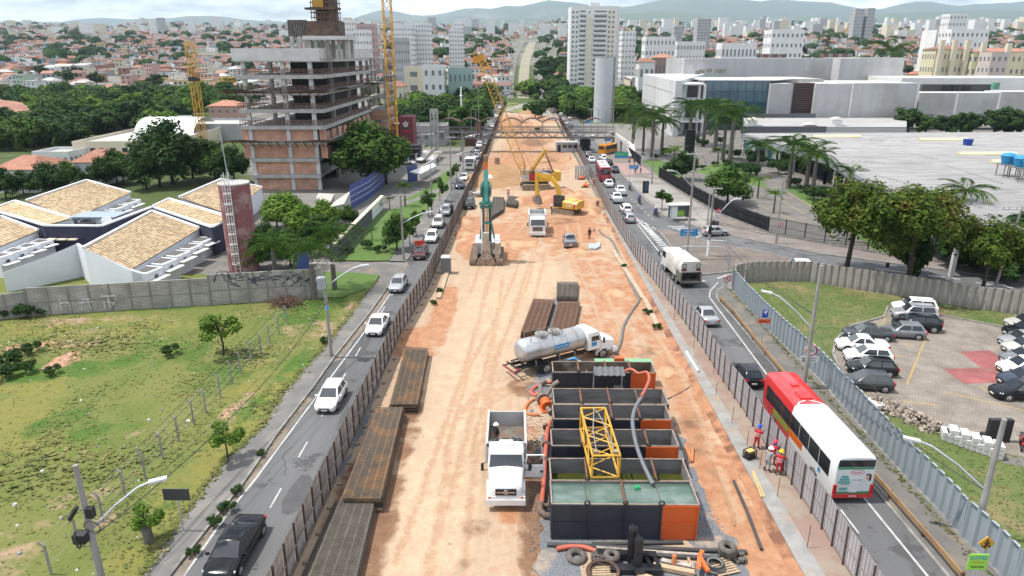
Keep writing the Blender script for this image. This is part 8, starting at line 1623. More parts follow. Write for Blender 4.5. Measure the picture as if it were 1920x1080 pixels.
for(kd,px,py,pyt,m,lb,wk)in[('palm',1186,282,183,LP,'palm left of the group by the mall wall',1.1),('palm3',1222,296,185,LP,'full palm in front of the white mall wall',1.1),('palm',1205,290,215,LP,'short palm by the footbridge stairs',1.2),('palm3',1240,290,205,LP,'palm right of the full one before the mall wall',1.2),('palm3',1292,270,172,LP,'palm standing behind the black totem',1.1),('palm',1318,275,170,LP,'palm beside the white portico columns',1.1),('palm3',1340,285,172,LP,'tall palm with yellowish fronds before the blue glass',1.1),('palm3',1368,306,178,LP,'tallest grey-trunked palm before the blue glass',1.1),('palm',1355,300,200,LD,'darker palm between the two tall ones',1.1),('palm2',1345,310,272,LP,'small palm on the mall garden lawn',1.3),('palm3',1418,330,250,LP,'palm in front of the teal banner',1.2),('palm3',1478,352,240,LP,'palm at the corner of the store roof',1.2),('palm',1510,360,250,LP,'second palm at the corner of the store roof',1.2),('palm',1522,368,262,LP,'lower palm at the corner of the store roof',1.2),('palm2',1587,380,300,LP,'palm standing out against the white store roof',1.1),('palm',1790,455,322,LP,'palm rising above the flat-topped trees',1.1),('palm2',1450,400,350,LB,'young bright palm on the forecourt',1.2),('palm2',1262,322,268,LB,'bright palm by the ramp rail',1.2),('palm2',1420,372,325,LB,'small bright palm beside the round tree',1.2),('palm3',628,545,400,LG,'tall feathery palm at the right end of the block wall',1.0),('palm3',590,562,432,LG,'bright feathery palm behind the block wall',1.15),('palm3',520,545,425,LG,'dense palm behind the graffitied wall',1.2),('palm2',760,388,335,LP,'fan-like palm on the lawn beside the blue hoarding',1.1),('palm2',731,395,365,LP,'small palm at the end of the boundary wall',1.2),('palm2',680,452,425,LP,'small palm beside the slate wall',1.2),('palm2',698,452,425,LP,'second small palm beside the slate wall',1.2),('palm2',1672,100,60,LP,'far palm beside the yellow-orange tree',1)]:
 q=None
 if py==100:q=W(px,100,430);q.z=terr(q.x,q.y)
 o=tree(kd,px,py,pyt,m,lb,'palms','palm_tree',wk,0,q,None,'palm')
rg=random.Random(21);acc=[];AREAS=[(1012,1068,445,640,22,'beside the far avenue'),(-40,470,290,455,125,'in the wooded valley left of the tower block'),(705,925,225,460,85,'in the wood between the crane mast and the road'),(1035,1068,330,470,14,'on the slope left of the apartment tower'),(1050,1200,300,420,34,'in the green belt behind the round water tower'),(-40,325,203,262,34,'at the left edge before the warehouse')]
for(a,b,d0,d1,n,where)in AREAS:
 c=0;tries=0
 while c<n and tries<3000:
  tries+=1;px=rg.uniform(a,b);d=d0*(d1/d0)**rg.random();p=W(px,200,d);
  if any((p.x-x)**2+(p.y-y)**2<26 for x,y in acc)or(350<px<465 and d<320)or(px<100 and 238<d<275)or(px<75 and 262<d<300)or(130<px<330 and 180<d<248)or(755<px<835 and 370<d<400)or(735<px<830 and d<240)or abs(p.x)<15.5 or(16<p.x<26 and p.y<300):continue
  acc.append((p.x,p.y));c+=1;p.z=terr(p.x,p.y)-.3;i=rg.choice((0,1,1,0,2));m=(LG,LD,LB)[i]
  tree(rg.choice(('mid','mid2')),0,0,0,m,('mid green','dark green','bright green')[i]+' tree '+('near edge' if d<d0*1.12 else 'far edge' if d>d1*.88 else 'middle')+(' left, ' if px<lerp(a,b,.33)else ' right, ' if px>lerp(a,b,.67)else ' centre, ')+where,'trees '+where,'woodland_tree',rg.uniform(.9,1.25),0,p,rg.uniform(.85,1.4))
c=0
while c<150:
 px=rg.uniform(-40,1960);d=430*(1300/430)**rg.random();p=W(px,100,d)
 if occupied(px,d)or any(abs(p.x-x)<7 and abs(p.y-y)<7 for x,y in VAL)or abs(px-988)<34:continue
 c+=1;p.z=terr(p.x,p.y)-.3;tree('far',0,0,0,rg.choice((LD,LD,LG)),'rounded tree among the houses on the hillside '+('left of the road' if p.x<0 else 'right of the road'),'trees between the houses','hillside_tree',rg.uniform(.9,1.4),0,p,rg.uniform(.7,1.5))
k=MB()
for i in range(900):
 d=650*(3400/650)**rg.random();px=rg.uniform(-60,1980);p=W(px,100,d)
 if abs(px-985)<25:continue
 z=terr(p.x,p.y);R=rg.uniform(3,7)*(1+d/3000)
 for j in range(26):
  v=Vector((rg.gauss(0,1),rg.gauss(0,1),abs(rg.gauss(0,1)))).normalized();q=Vector((p.x,p.y,z+R*.3))+Vector((v.x*1.4,v.y*1.4,v.z))*R*.8;a=v.cross(Vector((rg.random(),rg.random(),1))).normalized();b=v.cross(a);s=R*.5;k.add([q-a*s,q+b*s,q+a*s,q-b*s],[(0,1,2,3)])
struct(k.build('distant_trees',LD),'stuff')
GT=mat('tall_grass',(.2,.195,.06),(.13,.165,.04),.3,rough=.9,isl=.3,c3=(.27,.235,.09),sc3=.25,lo3=.5,hi3=.62,transl=.3);k=MB();zr=[p for p in rl if p.y<81]
xr=lambda y:resample(zr,[y])[0]
for i in range(24000):
 y=20+54*rg.random()**1.4;x=rg.uniform(-62,xr(y)-.1)
 nv=noise.noise(Vector((x*.14,y*.14,9)));s=rg.uniform(.06,.15)*(1+max(0,nv)*2.2)
 if nv<-.12 and rg.random()<.75:continue
 z=zlot(x,y)
 for j in range(3):a=rg.uniform(0,6.28);k.add([(x-.5*s*sin(a),y+.5*s*cos(a),z),(x+.5*s*sin(a),y-.5*s*cos(a),z),(x+cos(a)*s*1.1,y+sin(a)*s*1.1,z+s*.6)],[(0,1,2)])
def inside(x,y,pl):
 c=False
 for(a,b)in zip(pl,pl[1:]+pl[:1]):
  if(a.y>y)!=(b.y>y)and x<(b.x-a.x)*(y-a.y)/(b.y-a.y)+a.x:c=not c
 return c
def tuft(x,y,z,s):
 for j in range(3):a=rg.uniform(0,6.28);k.add([(x-.5*s*sin(a),y+.5*s*cos(a),z),(x+.5*s*sin(a),y-.5*s*cos(a),z),(x+cos(a)*s*1.1,y+sin(a)*s*1.1,z+s*.6)],[(0,1,2)])
for i in range(1500):y=20+60*rg.random()**1.4;tuft(xr(y)+rg.gauss(-.05,.18),y,.12,rg.uniform(.08,.22))
for i in range(260):y=24+50*rg.random();tuft(resample(cL,[y])[0]+rg.gauss(0,.08),y,.02,rg.uniform(.06,.15))
struct(k.build('grass_tufts',GT),'stuff');k=MB();lp_,pp_=PL(lot),PL(pk)
for i in range(26000):
 x,y=rg.uniform(25,62),30+52*rg.random()
 if inside(x,y,lp_)and not inside(x,y,pp_)and noise.noise(Vector((x*.3,y*.3,2)))>-.3:tuft(x,y,.01,rg.uniform(.05,.11))
for i in range(700):y=30+47*rg.random();tuft(24.9+rg.gauss(-.15,.1)*(1+rg.random()),y,.13,rg.uniform(.05,.16))
struct(k.build('lawn_tufts',mat('lawn_grass',(.08,.125,.025),(.13,.14,.045),.3,rough=.9,isl=.3,c3=(.19,.16,.08),sc3=.16,lo3=.5,hi3=.7,transl=.3)),'stuff');k=MB()
def pebble(k,x,y,z,s,mi=0):k.add([(x+s*cos(t+rg.random()*.4)*f,y+s*sin(t)*f*rg.uniform(.7,1),z+h*s)for h,f in((-.2,1),(.45,.65))for t in(0,1.26,2.5,3.8,5)],[(i,(i+1)%5,5+(i+1)%5,5+i)for i in range(5)]+[(5,6,7,8,9)],mi)
for i in range(230):
 y=22+50*rg.random()**1.3;x=rg.uniform(-55,xr(y)-.3);pebble(k,x,y,zlot(x,y),rg.choice((.05,.08,.1,.16))*rg.uniform(.7,1.4),rg.choice((0,0,1,1,2)))
struct(k.build('rubble_and_litter',[CONC,mat('slab_grey',(.2,.2,.2)),mat('litter_white',(.6,.6,.58))],None),'stuff');k=MB()
for i in range(2600):
 y=26+26*rg.random();e=rg.choice((0,1,1));x=(1.5+rg.uniform(-.9,.5))if e==0 else 10.1+rg.uniform(-.3,2.2)*(1-(y-26)/40)
 if y<31.5:x=rg.uniform(.8,12.2)
 pebble(k,x,y,.1,rg.uniform(.03,.075))
for i in range(700):y=rg.uniform(16,170);x=rg.uniform(-9,14);pebble(k,x,y,.05,rg.uniform(.03,.1)*(1 if y<90 else 1.6),1)
struct(k.build('loose_stones',[GRAV,mat('soil_clod',(.36,.22,.14),(.27,.14,.085),1,rough=1)]),'stuff')
r=thing('rubble_heap','heap of broken paving stones along the grass edge of the parking lot','rubble heap',P(1690,770));a,c=P(1632,752)-r.location,P(1760,806)-r.location;sm=[]
for i in range(4):q=MB();pebble(q,0,0,0,.22);q.box((0,0,0),(.3,.2,.16));o=q.build('stone',mat('broken_stone',(.33,.275,.23),(.24,.2,.17),2,rough=.95,obj=.3),r);sm.append(o.data);o.location=a.lerp(c,i/4)+Vector((0,0,.3))
for i in range(280):t=rg.random();w_=rg.gauss(0,.55);o=put('stone',rg.choice(sm),r);o.location=a.lerp(c,t)+Vector((w_*.5,w_,max(.05,.75-abs(w_)*.7-rg.random()*.25)));o.rotation_euler=(rg.random()*3,rg.random()*3,rg.random()*6);o.scale=(rg.uniform(.6,1.3),)*3
for(a,c)in(((1627,748),(1650,764)),((1640,746),(1668,766))):p,q=P(*a,.3),P(*c,.3);k=MB();k.bar(Vector(),q-p,.5,.25);tag(k.build('kerb_block',CONCW,None,None,p),'long concrete kerb piece lying at the left end of the rubble heap','kerb block','kerb pieces at the rubble heap')
for i in range(10):
 t=i/9;p=P(lerp(1772,1868,t),lerp(822,856,t));r=thing('kerb_block_pile',['leftmost','second','third','fourth','fifth','sixth','seventh','eighth','ninth','rightmost'][i]+' pile in the row of stacked pale kerb blocks beside the parking lot','kerb blocks',(p.x,p.y,0),-.35,'stacked kerb blocks')
 for j in range(2+i%2):k=MB();k.box((rg.uniform(-.05,.05),0,.2+.34*j),(.52,1.0,.3));k.build('block',CONCW,r)
p=P(1868,828);k=MB();k.box((0,0,.9),(1.6,.35,1.8));k.box((0,.4,.2),(1.4,.8,.3));tag(k.build('covered_board',DARK,None,None,p),'black covered board standing beside the stacked kerb blocks','board')
k=MB();p=P(537,572)
for i in range(330):v=Vector((rg.gauss(0,1),rg.gauss(0,.8),abs(rg.gauss(0,.5))));d=Vector((rg.gauss(0,1),rg.gauss(0,1),rg.gauss(0,.5))).normalized()*rg.uniform(.3,1.0);k.bar(v*.8,v*.8+d,.05)
tag(k.build('brush_pile',mat('dead_brush',(.16,.09,.06),(.1,.06,.045),2,rough=1),None,None,p),'brown heap of dead branches on the verge by the block wall','brush pile')
p=P(281,1020);k=MB();k.tube([(0,0,-.1),(-.02,0,.7),(-.1,0,1.5)],[.3,.26,.28],9);tag(k.build('tree_stump',mat('stump_bark',(.16,.14,.12),(.06,.055,.05),1.5,rough=1),None,60,p),'thick cut stump with a charred top and pale painted foot','stump')
# POLES, SIGNS, PEOPLE
def pole(px,py,pyt,rad,label,arm=None,cross=0,base=0.,name='utility_pole',m=POLEM,lean=0,tr=False,sgrp='poles'):
 p=P(px,py,base);h=ZT(p,pyt)-base;r=thing(name,label,'pole',p,0,sgrp);k=MB();k.cyl((0,0,-.2),(lean,0,h),rad,rad*.62,9);k.build('shaft',m,r,40)
 if cross:
  for z in(h-.25,h-.8)[:cross]:k=MB();k.bar((-1.15,-.1,z),(1.15,-.1,z),.12,.12);k.build('crossarm',mat('crossarm_grey',(.45,.45,.44)),r);k=MB();[k.cyl((x,-.1,z+.05),(x,-.1,z+.28),.05,n=6)for x in(-1.0,-.4,.4,1.0)];struct(k.build('insulators',mat('insulator',(.3,.22,.17)),r),'stuff')
 if arm:
  f,rx,ry,rise=arm;z0=h*f;k=MB();k.tube([(0,0,z0),(rx*.4,ry*.4,z0+rise*.55),(rx*.75,ry*.75,z0+rise*.92),(rx*.92,ry*.92,z0+rise)],.06,6);k.build('lamp_arm',GALV,r,60);d=Vector((rx,ry,0)).normalized();k=MB();k.bar(Vector((rx*.9,ry*.9,z0+rise)),Vector((rx*.9,ry*.9,z0+rise+.08))+d*.85,.3,.12);k.build('lamp_head',mat('lamp_grey',(.5,.51,.53),rough=.4),r)
 if tr:k=MB();k.cyl((-.15,-.45,h-2.4),(-.15,-.45,h-1.4),.38,n=12);[k.bar((-.15+.36*cos(a),-.45+.36*sin(a),h-2.3),(-.15+.46*cos(a),-.45+.46*sin(a),h-1.5),.06)for a in range(6)];k.build('transformer',GALV,r,40);k=MB();k.cyl((0,0,h*.5),(.01,0,h*.5+.35),rad*.95,n=9);k.build('blue_band',mat('notice_blue',(.12,.35,.6)),r)
 return r,p,h
A_=pole(621,668,488,.17,'concrete pole with transformer and crossarm between the vacant lot and the left road',(.72,3.4,.5,1.9),1,.1,tr=True);B_=pole(196,1110,872,.2,'concrete pole with a long lamp arm and cable coils at the lower photo corner',(.5,3.1,1.0,2.2),0,0);C_=pole(757,487,362,.16,'concrete pole on the left pavement with a lamp over the maroon car',(.55,3.6,.6,1.4),1,.1);D_=pole(810,404,306,.15,'slim pole by the cross path on the left pavement',None,0,.1);E_=pole(846,355,255,.15,'pole near the white lorry on the left pavement',(.6,3.4,.3,1.2),1,.1)
pole(868,300,245,.14,'pole under the footbridge beside the left road',(.75,4.2,0,1.0),0,.1);M_=pole(866,246,163,.42,'thick white mast rising behind the footbridge',m=WHITE,name='mast');k=MB();k.torus((0,0,M_[2]*.8),.5,.16,n=12,k=6);k.build('collar',WHITE,M_[0])
for px in(893,884,842,931):pole(px,262 if px!=931 else 214,205 if px!=931 else 178,.12,'thin distant pole beside the road near the footbridge',None,0)
G_=pole(1287,486,285,.17,'tall slim pole with crossarm on the traffic island tip',(.68,-2.9,-.3,2.2),1,.1);H_=pole(1327,480,350,.2,'cable-laden pole with white painted foot on the traffic island',(.45,3.2,0,3.6),1,.1);I_=pole(1506,728,498,.19,'concrete pole carrying the 70 speed limit sign',(.5,-3.3,1.6,2.5),0,.1);J_=pole(1826,1012,786,.21,'concrete pole with a long lamp arm beside the sheet fence, nearest on the right',(.42,-3.8,1.3,2.4),0,0);K_=pole(1454,457,336,.14,'pole with a no parking sign at the railing fence',None,0,.1);pole(1222,345,268,.14,'plain pole on the plaza beside the advertising totem',(.62,-3.0,0,1.4),0,.1);N_=pole(1861,550,388,.17,'leaning pole between the flat-topped trees',None,1,0,lean=1.1);pole(1325,432,362,.12,'short pole behind the bus shelter',None,0,.1)
for(px,py,pt)in((1148,278,200),(1120,262,205),(1135,268,208),(1108,248,203)):pole(px,py,pt,.12,'distant pole in the cluster by the right end of the footbridge',None,1)
k=MB();k.box((.28,-.1,4.9),(.35,.3,.55));k.torus((.35,-.3,4.2),.38,.03,(0,1,.2),14,4);k.box((-.3,-.3,3.6),(.6,.5,.5));k.torus((-.45,-.4,3.5),.42,.04,(1,.5,.2),14,4);k.tube([(-.9,0,4.4),(-.4,0,5.1)],.12,6);k.build('cable_closure',DARK,B_[0])
k=MB();k.box((.5,0,4.6),(1.1,.4,.5));k.torus((.3,-.2,4.7),.3,.06,(0,1,0),10,4);k.box((-.1,-.25,3.7),(.4,.3,1.0));k.build('cable_closure',DARK,H_[0]);k=MB();k.cyl((0,0,0),(0,0,2.2),.215,n=9);k.build('white_foot',WHITE,H_[0])
WIRE=mat('cable_black',(.025,.025,.026),rough=.6)
def wires(a,b,ls,label,r_=.018):
 (ra,pa,ha),(rb,pb,hb)=a,b;r=thing('power_cable',label,'cable',pa)
 for fa,fb,ox,sag in ls:
  p,q=Vector((ox,-.1,ha*fa)),pb-pa+Vector((ox,-.1,hb*fb));k=MB();k.tube([p.lerp(q,t)-Vector((0,0,sag*4*t*(1-t)))for t in[i/10 for i in range(11)]],r_ if sag<1.2 else r_*2,4);k.build('wire',WIRE,r)
LW=[(.99,.62,-1,.5),(.99,.64,-.4,.5),(.99,.66,.4,.5),(.99,.68,1,.5),(.62,.5,0,1.0),(.58,.46,.1,1.3)]
wires(A_,B_,LW,'bundle of cables crossing the vacant lot from the transformer pole');wires(A_,C_,[(.99,.99,x,.5)for x in(-1,-.4,.4,1)]+[(.62,.6,0,1)],'cables between the transformer pole and the next pole up the road');wires(C_,E_,[(.99,.99,x,.5)for x in(-1,.4,1)]+[(.6,.6,0,1)],'cables strung up the left pavement towards the footbridge')
wires(I_,J_,[(.62,.45,0,.9),(.5,.42,0,1.3)],'sagging cables between the two poles along the sheet fence');wires(H_,I_,[(.5,.62,0,1.2),(.55,.6,.1,.8)],'cables from the island pole to the speed limit pole');wires(G_,H_,[(.98,.98,-.9,.4),(.98,.98,.9,.4),(.55,.55,0,1)],'short cables between the two island poles');wires(H_,N_,[(.5,.6,0,1.6),(.52,.58,0,1.3)],'cables crossing the slip road towards the leaning pole')
FP_=[(97,1080,1027),(149,1027,975),(195,982,932),(236,935,887),(274,900,847),(306,862,813),(336,829,785),(364,797,752),(387,776,730),(414,747,702),(436,721,680),(452,702,663),(472,681,642),(490,665,625),(506,645,609),(524,629,591),(539,610,577)];r=thing('wire_fence','row of slim concrete posts with angled tops and loose wires on the vacant lot','fence',P(97,1080));o0=P(97,1080);hs=[]
for px,py,pt in FP_:p=P(px,py)-o0;h=1.9;k=MB();k.bar(p,p+Vector((0,0,h)),.1);k.bar(p+Vector((0,0,h)),p+Vector((-.25,0,h+.25)),.09);k.build('post',POLEM,r);hs.append(p)
for z in(.7,1.3,2.0):k=MB();k.tube([p+Vector((-.06,0,z))for p in hs],.008,4);k.build('wire',GALV,r)
BS=mat('sign_blue',(.02,.22,.5),rough=.4);RS=mat('sign_red',(.5,.02,.04),rough=.4);WS=mat('sign_white',(.72,.72,.7),rough=.5)
def sign(px,py,pcx,pcy,w_,h_,m,label,lines=(),base=.13,posts=(0,),tm=WS,sz=.3,shape=None,back=None):
 p=P(px,py,base);zc=ZT(p,pcy)-base;r=thing('road_sign',label,'sign',p,0);k=MB()
 for x in posts:k.cyl((x,.05,0),(x,.05,zc+h_*.4),.04,n=6)
 k.build('sign_post',GALV,r);k=MB()
 if shape=='round':k.cyl((0,-.0,zc),(0,-.04,zc),w_/2,n=22)
 elif shape=='diamond':k.add([(x,y,zc+z)for y in(0,-.04)for x,z in((-w_/2,0),(0,-w_/2),(w_/2,0),(0,w_/2))],[(3,2,1,0),(4,5,6,7),(0,1,5,4),(1,2,6,5),(2,3,7,6),(3,0,4,7)])
 else:k.box((0,-.02,zc),(w_,.04,h_))
 k.build('sign_board',m,r)
 for i,t in enumerate(lines):text('lettering',t,sz,tm,r,(0,-.05,zc+((len(lines)-1)/2-i)*sz*1.15),(pi/2,0,0))
 return r,zc
sign(1289,472,1289,436,2.4,.95,BS,'blue direction sign with an arrow on two posts on the traffic island',('Faculdade','Tombos  ↗'),posts=(-.9,.9),sz=.38);sign(1187,341,1187,313,2.0,.8,BS,'blue direction sign on the plaza beside the tactile paving',('Faculdade','Tombos'),posts=(-.8,.8),sz=.3)
r,zc=sign(1164,318,1164,289,3.2,.95,mat('sign_green',(.02,.36,.17),rough=.4),'green and blue direction sign standing above the plaza kerb',('Aeroporto  ↑',),posts=(1.5,),sz=.38);k=MB();k.box((0,-.02,zc-.72),(3.2,.04,.45));k.build('blue_strip',BS,r)
sign(1139,275,1139,261,2.0,1.0,BS,'blue direction sign beyond the black lorry',(),0);sign(1099,260,1099,228,2.4,1.0,BS,'blue direction sign hung near the footbridge deck',(),0)
r,zc=sign(1345,425,1346,395,.75,.75,RS,'round red no-entry sign on the pavement behind the turning hatchback',(),shape='round');k=MB();k.box((0,-.05,zc),(.5,.02,.13));k.build('white_bar',WS,r);k=MB();k.cyl((0,0,zc-.65),(0,-.04,zc-.65),.26,n=16);k.build('lower_disc',WS,r)
def ringsign(r,z,R,y=-.06):k=MB();k.torus((0,y,z),R,.05,(0,1,0),24,5);k.build('red_ring',RS,r)
r,zc=sign(1362,543,1363,523,.8,.8,WS,'round no parking sign on the bent pole at the slip road',(),shape='round');ringsign(r,zc,.36);text('letter','E',.45,DARK,r,(0,-.05,zc),(pi/2,0,0));k=MB();k.bar((-.25,-.065,zc+.25),(.25,-.065,zc-.25),.06);k.build('slash',RS,r);h=ZT(P(1362,543),463);k=MB();k.tube([(0,.05,0),(0,.05,h-1.4),(-.3,.05,h-.4),(-1.2,.05,h),(-5.6,.1,h)],.06,6);k.build('bent_mast',GALV,r,60)
r,zc=sign(1458,457,1459,421,.6,.6,WS,'round no parking sign fixed to the pole at the railing fence',('E',),shape='round',tm=DARK);ringsign(r,zc,.27)
r,zc=sign(1511,722,1515,657,.98,.98,WS,'round 70 speed limit sign above a white notice board',('70',),shape='round',tm=DARK,sz=.5,base=.2);ringsign(r,zc,.44);k=MB();k.box((-.05,-.02,zc-.78),(1.4,.04,.52));b=k.build('notice_board',WS,r);[text('lettering',t,.19,DARK,b,(-.05,-.05,zc-.68-.21*i),(pi/2,0,0))for i,t in enumerate(('FISCALIZAÇÃO','ELETRÔNICA'))]
r,zc=sign(1428,643,1434,588,.52,.78,mat('sign_navy',(.02,.05,.35)),'blue lorry lane sign with an orange board below it',('↑',),sz=.4);k=MB();k.box((0,-.05,zc+.18),(.3,.02,.14));k.box((.1,-.05,zc+.28),(.14,.02,.1));k.build('lorry_symbol',WS,r);k=MB();k.box((0,-.02,zc-.75),(1.15,.04,.42));b=k.build('orange_board',mat('sign_orange',(.62,.1,.015)),r);text('lettering','DESVIO →',.2,DARK,b,(0,-.05,zc-.75),(pi/2,0,0))
r,zc=sign(1832,1085,1830,1018,.85,.85,mat('sign_amber',(.55,.28,.01)),'yellow diamond pedestrian crossing sign at the lower photo corner',(),shape='diamond',base=.1);k=MB();k.cyl((0,-.05,zc+.2),(0,-.06,zc+.2),.06,n=8)
for a,c in(((0,.14),(.0,-.02)),((0,-.02),(.13,-.2)),((0,-.02),(-.12,-.2)),((0,.1),(.15,.0)),((0,.1),(-.14,.02)),((-.25,-.12),(-.18,-.22)),((-.05,-.15),(-.03,-.27)),((.2,-.12),(.15,-.22))):k.bar((a[0],-.055,zc+a[1]),(c[0],-.055,zc+c[1]),.055)
k.build('walking_figure',DARK,r);r,zc=sign(1822,1095,1820,1053,1.0,.95,mat('banner_lime',(.28,.6,.06),rough=.6),'lime green land sale banner below the pedestrian sign',(),base=.1);text('lettering','LOTES',.3,BS,r,(0,-.05,zc+.25),(pi/2,0,0));text('lettering','Casa Nova',.15,mat('banner_orange',(.6,.25,.02)),r,(0,-.05,zc),(pi/2,0,0));text('lettering','75001840',.17,DARK,r,(0,-.05,zc-.3),(pi/2,0,0))
sign(343,995,333,927,1.5,.75,mat('sign_back_grey',(.05,.05,.055),rough=.6),'dark back of a traffic sign on a pale post beside the footpath',());sign(795,415,793,397,.6,.6,DARK,'back of a small sign on the upper left pavement',());sign(1658,530,1660,497,.45,.6,DARK,'back of a small sign behind the weathered sheet fence',())
p=P(1210,362,.14);r=thing('advertising_panel','black advertising panel with a blue figure on the pale plaza','sign',p);k=MB();k.box((0,0,1.2),(1.2,.25,2.4));k.build('panel',mat('totem_black',(.012,.014,.016)),r);k=MB();k.box((.1,-.14,1.3),(.45,.02,1.6));k.cyl((.1,-.14,2.15),(.1,-.15,2.15),.16,n=10);k.build('poster',mat('poster_blue',(.02,.07,.2),(.05,.12,.16),3),r)
p=P(1272,412,.14);r=thing('bus_shelter','small bus shelter with poster panel and pale roof on the plaza','bus shelter',p,.15);k=MB();k.box((0,0,2.6),(3.8,1.9,.16));k.build('roof',CONCW,r);k=MB();[k.bar((x,y,0),(x,y,2.55),.12)for x in(-1.6,1.6)for y in(-.6,.6)];k.build('post',GALV,r);k=MB();k.box((0,.6,1.4),(3.1,.06,2.1));k.box((1.6,0,1.4),(.06,1.1,2.1));k.build('side_panel',mat('shelter_panel',(.22,.22,.22),rough=.3),r);k=MB();k.box((-1.1,-.55,1.4),(1.2,.08,1.9));k.build('poster',WS,r);k=MB();k.box((-.35,-.5,1.2),(2.2,.06,.9));k.build('green_poster',mat('poster_green',(.2,.4,.05)),r);k=MB();k.box((.2,.3,.5),(2.6,.4,.08));k.build('bench',GALV,r)
for(a,c)in(((1205,306),(1246,290)),):r=thing('ramp_railing','long silver ramp railings by the palms','railing',P(*a));d=P(*c)-P(*a);k=MB();[k.bar((0,y,z),d+Vector((0,y,z+.6)),.07)for z in(.4,.8,1.2)for y in(0,2.5)];[k.bar(d*(i/14)+Vector((0,y,0)),d*(i/14)+Vector((0,y,1.3+.6*i/14)),.06)for i in range(15)for y in(0,2.5)];k.build('rail',GALV,r)
# people
SK=mat('skin',(.2,.1,.065),rough=.6);SH={n:mat('cloth_'+n,c,tuple(x*.75 for x in c),4,rough=.9)for n,c in dict(red=(.5,.02,.04),grey=(.3,.31,.33),black=(.02,.02,.022),orange=(.65,.14,.06),white=(.6,.6,.6),blue=(.03,.08,.3),maroon=(.14,.04,.035),jeans=(.09,.14,.24),khaki=(.22,.19,.14)).items()};HL={n:mat('helmet_'+n,c,rough=.35)for n,c in dict(white=(.75,.75,.74),yellow=(.7,.5,.01),blue=(.02,.06,.4),red=(.55,.03,.06),black=(.02,.02,.02)).items()}
def body_mesh(arms,legs,bend=0.):
 V,E,R=[],[],[]
 def v(p,r,par=None):
  V.append(p);R.append(r);i=len(V)-1
  if par is not None:E.append((par,i))
  return i
 pel=v((0,0,.95),.145);wa=v((0,.02+bend*.12,1.12),.135,pel);ch=v((0,.01+bend*.35,1.34),.165,wa);nk=v((0,bend*.5,1.5-bend*.05),.06,ch);hd=v((0,.02+bend*.58,1.6-bend*.1),.095,nk);ht=v((0,.02+bend*.64,1.72-bend*.12),.085,hd);v((0,.13+bend*.62,1.61-bend*.13),.02,hd)
 for s,(el,ha)in zip((-1,1),arms):
  sh=v((s*.2,bend*.4,1.42-bend*.03),.07,ch);e=v(el,.05,sh);h=v(ha,.036,e);d=(Vector(ha)-Vector(el)).normalized();pa=v(tuple(Vector(ha)+d*.08),.04,h)
  for j in range(5):f=Vector((s*(.03-.015*j),.02*(j-2),0))if j<4 else Vector((-s*.05,.04,0));v(tuple(Vector(ha)+d*(.14 if j<4 else.08)+f),.011,pa)
 for s,(kn,an)in zip((-1,1),legs):
  hp=v((s*.1,0,.88),.105,pel);kk=v(kn,.075,hp);a=v(an,.055,kk);v((an[0],an[1]+.17,an[2]-.04),.045,a)
 me=bpy.data.meshes.new('body');me.from_pydata(V,E,[]);o=bpy.data.objects.new('tmp',me);COL.objects.link(o);md=o.modifiers.new('s','SKIN');md.use_smooth_shade=True
 for i,q in enumerate(me.skin_vertices[0].data):q.radius=(R[i],R[i]);q.use_root=i==0
 o.modifiers.new('u','SUBSURF').levels=1;dg=bpy.context.evaluated_depsgraph_get();m2=bpy.data.meshes.new_from_object(o.evaluated_get(dg));bpy.data.objects.remove(o)
 for n in('red','black'):m2.materials.append(SH[n])
 m2.materials.append(SK);m2.materials.append(DARK);hands=[Vector(a[1])for a in arms];lw=[Vector(l[1])for l in legs]
 for f in m2.polygons:
  c=f.center;f.material_index=3 if min((c-a).length for a in lw)<.2 else 2 if(c.z>1.47-bend*.05 and abs(c.x)<.14)or min((c-h).length for h in hands)<.17 else 1 if c.z<.98 and abs(c.x)<.24 and min((c-h).length for h in hands)>.2 else 0
 return m2,(0,.03+bend*.64,1.73-bend*.12)
L0=(((-.11,.03,.5),(-.12,-.02,.1)),((.11,.03,.5),(.12,-.02,.1)));POSE={'stand':body_mesh((((-.29,-.02,1.15),(-.3,.08,.9)),((.29,-.02,1.15),(.3,.08,.9))),L0),'work':body_mesh((((-.3,.12,1.18),(-.16,.38,1.2)),((.32,.1,1.2),(.2,.4,1.3))),(((-.13,.06,.5),(-.16,-.05,.1)),((.13,.05,.5),(.16,.05,.1))),.25),'stride':body_mesh((((-.3,.12,1.16),(-.28,.25,.98)),((.3,-.1,1.15),(.3,-.1,.9))),(((-.11,.16,.52),(-.11,.2,.1)),((.11,-.02,.5),(.11,-.22,.14)))),'ride':body_mesh((((-.3,.22,1.12),(-.32,.5,1.05)),((.3,.22,1.12),(.32,.5,1.05))),(((-.24,.4,.85),(-.22,.22,.42)),((.24,.4,.85),(.22,.22,.42))),.2)}
hk=MB();hk.loft([[Vector((q*cos(t),q*sin(t)*1.15,z))for t in[2*pi*i/12 for i in range(12)]]for z,q in((-.03,.175),(-.02,.13),(.06,.118),(.11,.075),(.125,.02))]);HME=None
